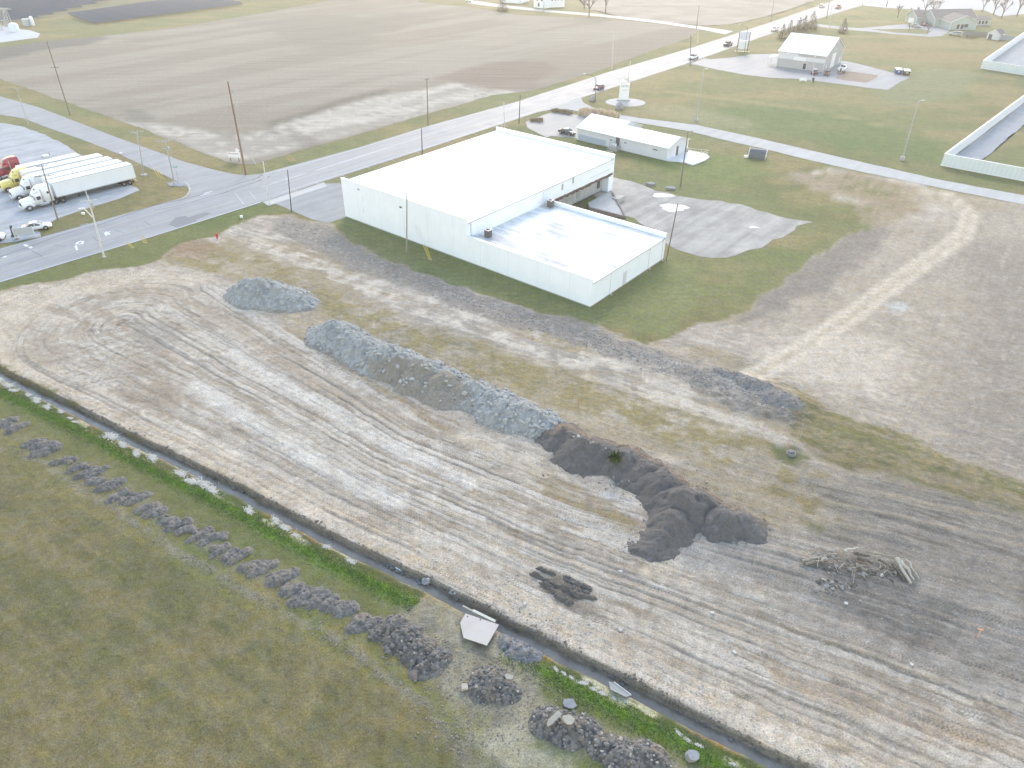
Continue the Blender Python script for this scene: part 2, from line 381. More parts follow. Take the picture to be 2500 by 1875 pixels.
S = mixc(S, col(.115, .125, .052), wedge * sstep(.46, .64, dirn * .6 + n3 * .4) * .7)
green_r = zone([(1905, 1100), (1950, 1090), (1985, 1120), (1950, 1140), (1890, 1125)], .7)
S = mixc(S, col(.10, .125, .05), green_r * .8)
S = mixc(S, col(.115, .130, .055), zone([(1960, 1270), (2010, 1275), (2110, 1315), (2140, 1335), (2090, 1330), (2000, 1300)], .7) * .8)
# grey churned ground right of the dark piles
churn = zone([(1720, 1260), (1860, 1290), (1960, 1310), (2060, 1260), (1990, 1180), (2163, 1162), (2500, 1260), (2900, 1400), (2900, 1900), (2500, 1640), (2250, 1560), (1960, 1440), (1800, 1360)], 1.6)
S = mixc(S, col(.245, .232, .218), churn * .8)

# the track-marked lot
L = np.zeros_like(C) + col(.330, .305, .272)
L = mixc(L, col(.375, .362, .342), (plate > .55) * .85); L = mixc(L, col(.262, .232, .192), (plate < .22) * .75); L = mixc(L, col(.41, .395, .372), (plate2 > .82) * .75)
L = mixc(L, col(.262, .230, .188), sstep(.49, .60, wide * .5 + mid * .5) * .50)
L = mixc(L, col(.405, .390, .368), sstep(.55, .66, mid * .7 + n2 * .3) * .5)
L = mixc(L, col(.34, .325, .305), sstep(.48, .62, fine * .6 + n3 * .4) * .5)
L = mixc(L, col(.44, .418, .382), sstep(.58, .70, fine * .5 + n2 * .5) * .7)
L = mixc(L, col(.185, .165, .140), lane_edge * (.45 + .6 * n2))
L = mixc(L, col(.27, .235, .195), loopm * sstep(.44, .58, n2 * .5 + n1 * .5) * .6); L = mixc(L, col(.40, .375, .335), loopm * sstep(.50, .62, fbm(GX * .35, GY * .35, 96, 4)) * .6)
L = mixc(L, col(.215, .185, .150), sstep(.60, .68, fbm(GU * .22, GV * 1.1, 97, 4)) * .6)
L = mixc(L, col(.225, .195, .155), sstep(.60, .70, wide * .3 + fine * .35 + n1 * .35) * .55)
edge_b = np.exp(-((dv - 1.9) / 1.7) ** 2)
L = mixc(L, col(.44, .39, .325), edge_b * (.25 + .7 * n2))
L = mixc(L, col(.24, .20, .155), edge_b * sstep(.56, .68, n2 * .4 + fine * .6) * .6)
loop = zone([(0, 720), (202, 676), (300, 662), (400, 655), (480, 668), (520, 690), (300, 700), (160, 720), (90, 780), (60, 850), (0, 850), (-100, 800)], 1.5)
L = mixc(L, col(.41, .365, .305), loop * .55)
# wetter smooth bands and brown grassy lanes seen along the tracks
for pts, w, c, k in (([(700, 800), (800, 862), (900, 930), (1100, 1060), (1300, 1130), (1450, 1215), (1560, 1290)], .55, (.215, .175, .110), .75),
                     ([(1290, 1150), (1380, 1210), (1480, 1260), (1560, 1300)], .8, (.21, .175, .105), .7),
                     ([(1330, 1200), (1450, 1250), (1540, 1280)], .35, (.19, .155, .085), .7),
                     ([(560, 690), (700, 775), (830, 850)], .9, (.37, .375, .375), .6),
                     ([(330, 690), (480, 740), (620, 830), (760, 920), (1000, 1040)], 1.1, (.29, .255, .21), .55),
                     ([(100, 830), (300, 920), (500, 1040), (760, 1170), (1000, 1290)], 1.0, (.27, .245, .215), .5),
                     ([(480, 940), (640, 1050), (800, 1140), (960, 1220)], 1.3, (.44, .435, .425), .8),
                     ([(560, 860), (760, 980), (960, 1090), (1150, 1180)], 1.0, (.44, .432, .42), .8),
                     ([(200, 745), (260, 770), (330, 810), (400, 860)], .9, (.23, .19, .15), .5),
                     ([(1330, 1290), (1420, 1345), (1500, 1390), (1560, 1420)], .7, (.24, .222, .20), .75),
                     ([(1900, 1480), (2100, 1560), (2300, 1620), (2500, 1690)], 1.2, (.27, .255, .235), .6),
                     ([(1900, 1640), (2100, 1730), (2240, 1760), (2400, 1800)], .9, (.29, .245, .195), .6),
                     ([(1320, 1330), (1500, 1420), (1700, 1520), (1900, 1580)], .7, (.30, .275, .245), .5)):
    L = mixc(L, col(*c), line(pts, w, w * .55, .5) * k * (.55 + .9 * (n2 - .1)))
for pts, c, k, s in (([(330, 790), (400, 785), (440, 820), (430, 850), (370, 860), (340, 830)], (.25, .24, .225), .85, .5),
                     ([(335, 945), (400, 930), (450, 975), (430, 1000), (370, 985)], (.235, .20, .165), .8, .6),
                     ([(300, 1005), (350, 990), (345, 1010), (305, 1020)], (.24, .21, .18), .7, .4),
                     ([(1315, 1430), (1350, 1405), (1430, 1420), (1440, 1455), (1395, 1465), (1340, 1450)], (.125, .113, .098), .9, .25),
                     ([(1340, 1455), (1420, 1470), (1480, 1510), (1420, 1500)], (.15, .135, .118), .8, .25),
                     ([(900, 1220), (950, 1235), (985, 1260), (930, 1250)], (.20, .185, .165), .8, .3),
                     ([(1090, 1060), (1180, 1050), (1290, 1120), (1340, 1160), (1300, 1185), (1180, 1110)], (.42, .39, .345), .7, .8),
                     ([(1420, 1155), (1500, 1140), (1580, 1190), (1560, 1240), (1480, 1220)], (.36, .37, .37), .8, .5),
                     ([(1640, 1330), (1760, 1290), (1860, 1320), (1800, 1380), (1700, 1400)], (.27, .275, .275), .7, 1.0),
                     ([(1560, 1390), (1640, 1350), (1660, 1380), (1570, 1420)], (.40, .37, .32), .7, .5),
                     ([(1790, 1685), (1850, 1690), (1850, 1705), (1800, 1700)], (.16, .145, .12), .8, .25),
                     ([(2000, 1810), (2080, 1830), (2100, 1850), (2020, 1830)], (.20, .175, .145), .8, .3),
                     ([(2250, 1790), (2400, 1800), (2500, 1810), (2500, 1850), (2350, 1830)], (.33, .25, .17), .5, .8),
                     ([(1480, 1700), (1750, 1760), (2000, 1850), (1950, 1880), (1700, 1760)], (.47, .425, .345), .4, 1.2)):
    L = mixc(L, col(*c), zone(pts, s, .6) * k * (.6 + .8 * (n3 - .1)))
greyr = zone([(1760, 1310), (1960, 1360), (2150, 1345), (2500, 1460), (2900, 1560), (2900, 1900), (2500, 1700), (2250, 1600), (2000, 1480), (1800, 1400)], 2.2)
L = mixc(L, col(.225, .218, .21), greyr * (.65 + .25 * mid))
L = mixc(L, col(.165, .158, .15), zone([(2060, 1420), (2200, 1425), (2340, 1480), (2330, 1570), (2200, 1570), (2100, 1510), (2040, 1460)], 1.5) * .85)
L = mixc(L, col(.33, .315, .295), greyr * sstep(.56, .68, fine * .6 + n3 * .4) * .6)
S = mixc(S, D_GREY * .8, churn * sstep(.48, .62, fine * .5 + mid * .5) * .8)
S = mixc(S, col(.15, .14, .128), churn * sstep(.56, .68, fbm(GU * .12, GV * 1.3, 99, 4)) * .7)
S = mixc(S, col(.36, .325, .27), churn * sstep(.52, .64, mid) * .55)
SC = S * (1 - lot[..., None]) + L * lot[..., None]
SC = SC * np.array((1.0, .94, .875), np.float32) * (1 + .08 * lot[..., None])
rdark = sstep(14, 46, GU) * sstep(-34, -20, GV - .12 * GU) * (1 - sstep(5, 14, GV))
SC = SC * (1 - .22 * rdark[..., None]) * (1 + .04 * right[..., None])
C = C * (1 - site[..., None]) + SC * site[..., None]

# ditch banks: dark scarp on the lot side, pale dry edge and dead weeds on the grass side
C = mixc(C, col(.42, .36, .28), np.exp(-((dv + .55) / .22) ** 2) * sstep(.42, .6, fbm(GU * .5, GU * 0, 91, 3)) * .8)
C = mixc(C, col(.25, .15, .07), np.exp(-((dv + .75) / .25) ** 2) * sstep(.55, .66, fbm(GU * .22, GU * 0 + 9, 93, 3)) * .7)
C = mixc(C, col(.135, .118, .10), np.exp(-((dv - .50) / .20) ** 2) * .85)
weeds = np.exp(-((dv + 1.25 + .5 * wx) / .55) ** 2) * sstep(.60, .72, fbm(GU * .42, GV * .9, 95, 4)) * gap
C = mixc(C, col(.52, .49, .42), weeds * .85)
C = mixc(C, col(.225, .208, .185), (1 - gap) * np.exp(-((dv + 2.4) / 2.6) ** 2) * .9 * sstep(-7.5, -5.5, dv))
cross = zone([(975, 1495), (1040, 1480), (1130, 1490), (1230, 1560), (1300, 1575), (1310, 1630), (1300, 1700), (1270, 1760), (1330, 1875), (1300, 1990), (1180, 1990), (1180, 1875), (1130, 1760), (1090, 1680), (1040, 1640), (1000, 1570)], .8)
C = mixc(C, col(.235, .215, .19), cross * (.55 + .6 * n2))
C = mixc(C, col(.16, .155, .15), cross * sstep(.47, .58, n2 * .5 + n3 * .5) * .75); C = mixc(C, col(.27, .25, .222), cross * sstep(.52, .62, fbm(GX * 1.1, GY * 1.1, 94, 4)) * .7)
C = mixc(C, col(.31, .295, .265), zone([(1180, 1740), (1290, 1720), (1310, 1800), (1420, 1875), (1400, 1990), (1230, 1990), (1190, 1850)], .8) * .75)
C = mixc(C, col(.16, .165, .085), zone([(1150, 1670), (1180, 1680), (1190, 1800), (1260, 1875), (1240, 1990), (1180, 1875), (1150, 1760)], .5) * .6)
# the scraped line beside the trench spoil
scr = line([(-40, 1085), (100, 1130), (200, 1195), (300, 1265), (420, 1340), (560, 1425), (700, 1500), (830, 1570), (950, 1660), (1060, 1740), (1130, 1830), (1180, 1990)], .38, .35, .5)
C = mixc(C, col(.20, .185, .165), scr * sstep(.30, .55, n3 * .5 + n2 * .5) * .8)
C = mixc(C, col(.20, .19, .175), line([(0, 1035), (101, 1092), (217, 1160), (315, 1215), (438, 1280), (561, 1356), (690, 1415), (830, 1485), (990, 1570), (1060, 1635)], .9, .8) * .55 * sstep(.3, .6, n2))
C = mixc(C, col(.255, .235, .21), line([(1110, 1690), (1220, 1690), (1380, 1770), (1530, 1835), (1650, 1900)], 1.3, .8) * .8)
C = mixc(C, col(.115, .135, .05), line([(840, 1530), (960, 1640), (1060, 1720), (1130, 1780)], .5, .4) * .5)

# ---- relief
rut = (wide - .5) * .10 + (mid - .5) * .11 + (fine - .5) * .05
Z = site * lot * (rut + (plate - .5) * .05 - lane_edge * .05)
edges = np.zeros_like(Z)
rr = np.random.RandomState(4)
for k in range(34):                                # blade edges and wheel ruts: small steps along the tracks
    off = rr.uniform(-14.5, 14.5); a0 = rr.uniform(-18, 95); ln = rr.uniform(8, 34); w = rr.uniform(.12, .24); dep = rr.uniform(.03, .075)
    off2 = off + .35 * (fbm(TA2 * .05, TA2 * 0 + k, 101 + k, 2) - .5) * 2
    dd = np.where(su < 0, np.abs(TD) - np.abs(off2), TD - off2)
    m = sstep(a0, a0 + 3, TA2) * (1 - sstep(a0 + ln, a0 + ln + 3, TA2))
    edges += m * (-dep * np.exp(-(dd / w) ** 2) + .6 * dep * np.exp(-((dd - 2.0 * w) / (w * 1.1)) ** 2))
    C = mixc(C, col(.215, .188, .158), m * np.exp(-(dd / (w * 1.0)) ** 2) * lot * site * .62)
Z = Z + site * lot * edges
Z = Z + site * (1 - lot) * ((n2 - .5) * .16 + (dirn2 - .5) * .09 + (n3 - .5) * .06)
Z = Z + site * band * (n3 - .5) * .10 + site * band * .10
Z = Z + churn * site * (mid - .5) * .25
berm = zone([(1690, 900), (1780, 915), (1900, 940), (1985, 1000), (1975, 1030), (1880, 1020), (1780, 985), (1690, 930)], 1.2)
Z = Z + berm * (.45 + .35 * (n2 - .3))
Z = Z + (1 - site) * ((n3 - .5) * .05 + (n2 - .5) * .10) * (1 - far_l * .6)
spo = line([(60, 1110), (260, 1240), (480, 1370), (700, 1500), (900, 1620), (1100, 1780)], .5, .5)
Z = Z + spo * .05
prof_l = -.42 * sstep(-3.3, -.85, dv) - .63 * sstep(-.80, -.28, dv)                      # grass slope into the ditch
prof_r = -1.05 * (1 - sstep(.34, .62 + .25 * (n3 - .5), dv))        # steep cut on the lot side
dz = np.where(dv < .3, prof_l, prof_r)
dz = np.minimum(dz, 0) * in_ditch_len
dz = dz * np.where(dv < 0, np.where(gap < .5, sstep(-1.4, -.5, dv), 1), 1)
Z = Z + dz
# keep the ground flat under roads, yards and buildings
flat = sstep(-1.0, 3.0, GV - 22.0)
road_near = 1 - sstep(0.6, 3.0, seg_dist(GX, GY, at2([(-300, 790), (0, 690), (347, 586), (640, 494)]))[0])
Z = Z * (1 - flat * .85) * (1 - road_near)
bld = 1 - sstep(0, 1.5, poly_sd(GX, GY, at2([(830, 525), (1440, 750), (1640, 640), (1500, 430), (1300, 330)])))
Z = Z * (1 - bld)
yard0 = 1 - sstep(0, 1.0, poly_sd(GX, GY, at2([(1490, 430), (1700, 470), (1900, 530), (1800, 610), (1650, 640), (1480, 560)])))
Z = np.where(yard0 > 0, Z * (1 - yard0), Z)
Z = np.where(GV > 30, np.minimum(Z, .01), Z) - 0.02

# ---- mesh
nv_, nu_ = GX.shape
verts = np.stack([GX, GY, Z], -1).reshape(-1, 3).astype(np.float32)
ii = np.arange(nv_ * nu_, dtype=np.int32).reshape(nv_, nu_)
quads = np.stack([ii[:-1, :-1], ii[:-1, 1:], ii[1:, 1:], ii[1:, :-1]], -1).reshape(-1, 4)
def grid_mesh(name, verts, quads):
    me = bpy.data.meshes.new(name); nf = len(quads)
    me.vertices.add(len(verts)); me.vertices.foreach_set('co', verts.ravel())
    me.loops.add(nf * 4); me.loops.foreach_set('vertex_index', quads.ravel().astype(np.int32))
    me.polygons.add(nf); me.polygons.foreach_set('loop_start', np.arange(0, nf * 4, 4, dtype=np.int32))
    me.polygons.foreach_set('use_smooth', np.ones(nf, bool)); me.update(); me.validate()
    return me
def color_attr(me, rgb):
    a = me.color_attributes.new('albedo', 'FLOAT_COLOR', 'POINT')
    d = np.ones((len(rgb), 4), np.float32); d[:, :3] = rgb; a.data.foreach_set('color', d.ravel())
def float_attr(me, name, val):
    a = me.attributes.new(name, 'FLOAT', 'POINT'); a.data.foreach_set('value', val.astype(np.float32).ravel())
gme = grid_mesh('ground', verts, quads)
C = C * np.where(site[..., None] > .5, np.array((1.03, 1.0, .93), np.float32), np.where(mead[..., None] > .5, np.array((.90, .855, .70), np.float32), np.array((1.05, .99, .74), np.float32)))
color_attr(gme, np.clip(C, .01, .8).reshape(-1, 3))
float_attr(gme, 'track_d', TD); float_attr(gme, 'track_s', TA2); float_attr(gme, 'lot', np.maximum(site * np.clip(lot + churn * .7, 0, 1), cross * .9)); float_attr(gme, 'site', site)

def ground_material():
    m, n, l, p = new_mat('ground soil and grass')
    def A(name):
        a = n.new('ShaderNodeAttribute'); a.attribute_name = name; return a
    tc = n.new('ShaderNodeTexCoord'); col_ = A('albedo'); td = A('track_d'); ts = A('track_s'); lo = A('lot'); si = A('site')
    def noise(scale, det=6, rough=.65, vec=None):
        x = n.new('ShaderNodeTexNoise'); x.inputs['Scale'].default_value = scale; x.inputs['Detail'].default_value = det; x.inputs['Roughness'].default_value = rough
        l.new(vec if vec is not None else tc.outputs['Object'], x.inputs['Vector']); return x.outputs['Fac']
    def math_(op, a, b=None, c=None):
        x = n.new('ShaderNodeMath'); x.operation = op
        for i, q in enumerate((a, b, c)):
            if q is None: continue
            if hasattr(q, 'links'): l.new(q, x.inputs[i])
            else: x.inputs[i].default_value = q
        return x.outputs[0]
    def rng_(v, a, b, c, d):
        x = n.new('ShaderNodeMapRange'); l.new(v, x.inputs[0])
        for i, q in enumerate((a, b, c, d)): x.inputs[i + 1].default_value = q
        return x.outputs[0]
    f1 = noise(1.3, 8, .72); f2 = noise(6.5, 5, .7); f3 = noise(22, 3, .6)
    # cleat marks: rows across the wheel tracks, only in some bands
    lane = noise(1.0, 2, .5, None)
    cmb = n.new('ShaderNodeCombineXYZ'); l.new(math_('MULTIPLY', td.outputs['Fac'], .9), cmb.inputs[0]); l.new(math_('MULTIPLY', ts.outputs['Fac'], .03), cmb.inputs[1])
    lanes = noise(1.0, 3, .6, cmb.outputs[0])
    lane_m = rng_(lanes, .50, .58, 0, 1)
    zig = math_('PINGPONG', td.outputs['Fac'], .35)
    ph = math_('ADD', math_('MULTIPLY', ts.outputs['Fac'], 19.0), math_('MULTIPLY', zig, 9.0))
    ph = math_('ADD', ph, math_('MULTIPLY', f1, 2.5))
    cle = math_('SINE', ph); cle = rng_(cle, -.2, .7, 0, 1)
    patch = rng_(noise(.22, 3, .6), .42, .60, 0, 1)
    cle = math_('MULTIPLY', math_('MULTIPLY', cle, lane_m), math_('MULTIPLY', patch, lo.outputs['Fac']))
    # colour
    v1 = rng_(f1, .30, .70, .74, 1.26); v2 = rng_(f2, .30, .70, .68, 1.32); v3 = rng_(f3, .25, .75, .76, 1.24)
    f0 = noise(.33, 9, .80); v0 = rng_(f0, .3, .7, .76, 1.24)
    vv = math_('MULTIPLY', math_('MULTIPLY', math_('MULTIPLY', v1, v2), v3), v0)
    vv = math_('MULTIPLY', vv, math_('SUBTRACT', 1.0, math_('MULTIPLY', cle, .16)))
    mx = n.new('ShaderNodeMixRGB'); mx.blend_type = 'MULTIPLY'; mx.inputs[0].default_value = 1
    l.new(col_.outputs['Color'], mx.inputs[1])
    cc = n.new('ShaderNodeCombineXYZ')
    for i in range(3): l.new(vv, cc.inputs[i])
    l.new(cc.outputs[0], mx.inputs[2])
    hs = n.new('ShaderNodeHueSaturation'); l.new(mx.outputs[0], hs.inputs['Color']); l.new(rng_(noise(2.7, 5), .3, .7, .485, .515), hs.inputs['Hue'])
    l.new(rng_(noise(.9, 5), .3, .7, .75, 1.2), hs.inputs['Saturation'])
    # scattered pale stones and straw
    vo = n.new('ShaderNodeTexVoronoi'); vo.inputs['Scale'].default_value = 2.1; l.new(tc.outputs['Object'], vo.inputs['Vector'])
    st = rng_(vo.outputs['Distance'], .05, .09, 1, 0)
    sc = n.new('ShaderNodeSeparateColor'); l.new(vo.outputs['Color'], sc.inputs[0])
    st = math_('MULTIPLY', st, rng_(sc.outputs[0], .80, .82, 0, 1)); 
    m2 = n.new('ShaderNodeMixRGB'); l.new(math_('MULTIPLY', st, .65), m2.inputs[0]); l.new(hs.outputs[0], m2.inputs[1]); m2.inputs[2].default_value = (.46, .43, .38, 1)
    l.new(m2.outputs[0], p.inputs['Base Color'])
    l.new(rng_(f1, .3, .7, .78, .98), p.inputs['Roughness']); p.inputs['Specular IOR Level'].default_value = .25
    h = math_('ADD', math_('MULTIPLY', f1, .10), math_('ADD', math_('MULTIPLY', f2, .05), math_('MULTIPLY', f3, .018)))
    h = math_('ADD', h, math_('MULTIPLY', cle, -.045)); h = math_('ADD', h, math_('MULTIPLY', st, .05))
    b = n.new('ShaderNodeBump'); b.inputs['Strength'].default_value = 1; b.inputs['Distance'].default_value = 1.0
    l.new(h, b.inputs['Height']); l.new(b.outputs[0], p.inputs['Normal'])
    return m
gmat = ground_material()
ground = link_mesh('ground', gme, None, False, gmat); tag(ground, 'bare clay building site, mown lawns and meadow on flat ground', kind='structure')
def ground_z(x, y):
    u, v = to_uv(x, y); i = int(np.clip(np.searchsorted(gv, v), 1, nv_ - 1)); j = int(np.clip(np.searchsorted(gu, u), 1, nu_ - 1))
    return float(Z[i, j])

# ------------------------------------------------------------------ ditch water
m, n, l, p = new_mat('ditch water')
tc = n.new('ShaderNodeTexCoord'); nz = n.new('ShaderNodeTexNoise'); nz.inputs['Scale'].default_value = .6; nz.inputs['Detail'].default_value = 5; l.new(tc.outputs['Object'], nz.inputs['Vector'])
cr = n.new('ShaderNodeValToRGB'); cr.color_ramp.elements[0].color = (.15, .128, .098, 1); cr.color_ramp.elements[1].color = (.225, .198, .158, 1); cr.color_ramp.elements[0].position = .35; cr.color_ramp.elements[1].position = .65
l.new(nz.outputs['Fac'], cr.inputs[0]); l.new(cr.outputs[0], p.inputs['Base Color']); p.inputs['Roughness'].default_value = .12
nb = n.new('ShaderNodeTexNoise'); nb.inputs['Scale'].default_value = 5; l.new(tc.outputs['Object'], nb.inputs['Vector'])
b = n.new('ShaderNodeBump'); b.inputs['Distance'].default_value = .012; l.new(nb.outputs['Fac'], b.inputs['Height']); l.new(b.outputs[0], p.inputs['Normal'])
wmb = MB(); us = list(np.arange(-120, 75, 3.0))
for k in range(len(us) - 1):
    q = [from_uv(us[k], ditch_v - 1.6), from_uv(us[k + 1], ditch_v - 1.6), from_uv(us[k + 1], ditch_v + 1.0), from_uv(us[k], ditch_v + 1.0)]
    wmb.add([(x, y, -.82) for x, y in q], [(0, 1, 2, 3)])
tag(wmb.build('ditch_water', m), 'strip of muddy water in the straight ditch', kind='structure')

# ================================================================== SHEETS: fields, roads, yards
def sheet(name, pts, z, material, step=0.0, jit=0.0, seed=0, label=None, seg=2.0):
    """flat sheet from a ground polygon (list of (x, y)); ragged edge by jit, cut into cells by step"""
    r = random.Random(seed); P = []
    n = len(pts)
    for i in range(n):
        a = Vector(pts[i]); b_ = Vector(pts[(i + 1) % n]); L = (b_ - a).length; k = max(1, int(L / seg)) if jit else 1
        nrm = Vector((-(b_ - a).y, (b_ - a).x)).normalized()
        for j in range(k):
            q = a.lerp(b_, j / k)
            if jit and j: q = q + nrm * (r.uniform(-jit, jit) + jit * .45 * math.sin(j * .37 + seed) * math.sin(j * .113))
            P.append(q)
    bm = bmesh.new(); vs = [bm.verts.new((q.x, q.y, z)) for q in P]; f = bm.faces.new(vs)
    if f.normal.z < 0: f.normal_flip()
    bmesh.ops.triangulate(bm, faces=[f], ngon_method='EAR_CLIP')
    if step:
        xs = [q.x for q in P]; ys = [q.y for q in P]
        for d, lo, hi in ((0, min(xs), max(xs)), (1, min(ys), max(ys))):
            for c in np.arange(lo + step, hi, step):
                co = Vector((c, 0, 0)) if d == 0 else Vector((0, c, 0)); no = Vector((1, 0, 0)) if d == 0 else Vector((0, 1, 0))
                near = [fc for fc in bm.faces if min(v.co[d] for v in fc.verts) < c < max(v.co[d] for v in fc.verts)]
                ge = set(near)
                for fc in near: ge.update(fc.edges); ge.update(fc.verts)
                bmesh.ops.bisect_plane(bm, geom=list(ge), plane_co=co, plane_no=no)
    bm.normal_update()
    for fc in bm.faces:
        if fc.normal.z < 0: fc.normal_flip()
    me = bpy.data.meshes.new(name); bm.to_mesh(me); bm.free(); me.materials.append(material)
    o = bpy.data.objects.new(name, me); COL.objects.link(o); tag(o, label, kind='structure'); return o

def soil_mat(name, stretch_dir, use_attr, c0=None, c1=None, fs=.55, amp=.18):
    m, n, l, p = new_mat(name)
    tc = n.new('ShaderNodeTexCoord'); mp = n.new('ShaderNodeMapping'); mp.vector_type = 'POINT'
    mp.inputs['Rotation'].default_value = (0, 0, -stretch_dir); mp.inputs['Scale'].default_value = (.06, 1.0, 1.0)
    l.new(tc.outputs['Object'], mp.inputs['Vector'])
    a = n.new('ShaderNodeTexNoise'); a.inputs['Scale'].default_value = fs; a.inputs['Detail'].default_value = 6; a.inputs['Roughness'].default_value = .7; l.new(mp.outputs[0], a.inputs['Vector'])
    b_ = n.new('ShaderNodeTexNoise'); b_.inputs['Scale'].default_value = 1.1; b_.inputs['Detail'].default_value = 8; b_.inputs['Roughness'].default_value = .75; l.new(tc.outputs['Object'], b_.inputs['Vector'])
    def mr(v, lo, hi):
        x = n.new('ShaderNodeMapRange'); x.inputs[1].default_value = .28; x.inputs[2].default_value = .72; x.inputs[3].default_value = lo; x.inputs[4].default_value = hi; l.new(v, x.inputs[0]); return x.outputs[0]
    mu = n.new('ShaderNodeMath'); mu.operation = 'MULTIPLY'; l.new(mr(a.outputs['Fac'], 1 - amp, 1 + amp), mu.inputs[0]); l.new(mr(b_.outputs['Fac'], 1 - amp, 1 + amp), mu.inputs[1])
    cc = n.new('ShaderNodeCombineXYZ')
    for i in range(3): l.new(mu.outputs[0], cc.inputs[i])
    mx = n.new('ShaderNodeMixRGB'); mx.blend_type = 'MULTIPLY'; mx.inputs[0].default_value = 1
    if use_attr:
        at_ = n.new('ShaderNodeAttribute'); at_.attribute_name = 'albedo'; l.new(at_.outputs['Color'], mx.inputs[1])
    else:
        big = n.new('ShaderNodeTexNoise'); big.inputs['Scale'].default_value = .07; big.inputs['Detail'].default_value = 6; l.new(tc.outputs['Object'], big.inputs['Vector'])
        cr = n.new('ShaderNodeValToRGB'); cr.color_ramp.elements[0].position = .38; cr.color_ramp.elements[1].position = .64
        cr.color_ramp.elements[0].color = tuple(c0) + (1,); cr.color_ramp.elements[1].color = tuple(c1) + (1,); l.new(big.outputs['Fac'], cr.inputs[0]); l.new(cr.outputs[0], mx.inputs[1])
    l.new(cc.outputs[0], mx.inputs[2]); l.new(mx.outputs[0], p.inputs['Base Color']); p.inputs['Roughness'].default_value = .95; p.inputs['Specular IOR Level'].default_value = .2
    bp = n.new('ShaderNodeBump'); bp.inputs['Distance'].default_value = .12; l.new(b_.outputs['Fac'], bp.inputs['Height']); l.new(bp.outputs[0], p.inputs['Normal'])
    return m

ROAD_DIR = R(49.1)
field_px = [(-200, 142), (0, 116), (116, 100), (231, 90), (434, 67), (640, 32), (822, -2), (1000, -45), (1025, 6), (1141, 17), (1260, 36), (1380, 42), (1471, 44), (1600, 58), (1714, 72), (1674, 95), (1558, 136),
            (1442, 179), (1298, 222), (1199, 233), (1112, 260), (996, 292), (851, 336), (707, 375), (620, 402), (564, 398), (492, 372), (405, 338), (318, 303), (220, 270), (116, 233), (0, 192), (-200, 155)]
fm = soil_mat('fallow field soil', ROAD_DIR, True)
field = sheet('field', at2(field_px), .012, fm, step=2.6, jit=.35, seed=3, label='wide fallow field of grey tan stubble beyond the road')
fv = np.zeros(len(field.data.vertices) * 3, np.float32); field.data.vertices.foreach_get('co', fv); fv = fv.reshape(-1, 3); FX, FY = fv[:, 0], fv[:, 1]
fwx = (fbm(FX * .06, FY * .06, 3, 4) - .5) * 9; fwy = (fbm(FX * .06, FY * .06, 8, 4) - .5) * 9
fu = FX * math.cos(ROAD_DIR) + FY * math.sin(ROAD_DIR); fq = -FX * math.sin(ROAD_DIR) + FY * math.cos(ROAD_DIR)
FC = np.zeros((len(FX), 3), np.float32) + col(.262, .232, .190)
fn = fbm(fu * .012, fq * .10, 12, 4)
FC = mixc(FC, col(.310, .278, .232), sstep(.42, .62, fn)); FC = mixc(FC, col(.225, .205, .172), sstep(.52, .66, fbm(FX * .014, FY * .014, 14, 4)) * .7)
def fz(px, soft, k=1.0): return 1 - sstep(-soft, soft, poly_sd(FX + fwx * k, FY + fwy * k, at2(px)))
fst = fbm(fu * .035, fq * .42, 18, 4)
dark1 = fz([(-260, 190), (0, 112), (116, 96), (231, 88), (260, 95), (200, 112), (100, 125), (0, 146), (-260, 230)], 3)
FC = mixc(FC, col(.150, .140, .128), dark1 * .85)
FC = mixc(FC, col(.165, .152, .135), fz([(300, 262), (340, 270), (380, 290), (370, 305), (310, 298)], 1.5, .4) * .55)
pale = fz([(312, 296), (420, 303), (520, 322), (600, 335), (660, 312), (700, 296), (800, 266), (900, 240), (1000, 225), (1110, 203), (1180, 208), (1280, 236), (1190, 240), (1080, 264), (950, 302), (800, 343), (680, 373), (580, 388), (500, 367), (420, 337)], 1.6, .45)
FC = mixc(FC, col(.485, .45, .395), pale * (.55 + .75 * sstep(.36, .6, fst)))
FC = mixc(FC, col(.270, .240, .205), pale * sstep(.52, .66, fst) * .75)
org = fz([(655, 318), (660, 308), (760, 280), (830, 252), (950, 226), (940, 218), (820, 244), (740, 272), (640, 300)], 1.2, .25)
FC = mixc(FC, col(.165, .150, .128), org * .85)
FC = mixc(FC, col(.225, .180, .150), fz([(1060, 190), (1150, 165), (1230, 150), (1330, 150), (1360, 168), (1290, 218), (1200, 222), (1130, 205)], 2.5, .6) * .75)
for pts in ([(655, 312), (680, 325), (720, 335), (752, 350), (752, 365), (735, 378)], [(700, 318), (740, 330), (770, 345), (768, 362), (752, 372)], [(500, 320), (560, 330), (580, 350)]):
    d, _, _ = seg_dist(FX, FY, at2(pts)); FC = mixc(FC, col(.20, .18, .155), (1 - sstep(.3, 1.5, d)) * .6)
color_attr(field.data, FC * np.array((.90, .87, .82), np.float32))
far_field = sheet('field', at2([(1385, -30), (1440, 22), (1520, 42), (1620, 54), (1710, 62), (1780, 60), (1862, 43), (1950, 16), (2010, -8), (2060, -30)]), .012,
                  soil_mat('far field soil', ROAD_DIR, False, (.30, .255, .205), (.37, .32, .262)), jit=.8, seed=5, label='second pale fallow field past the farm lane')

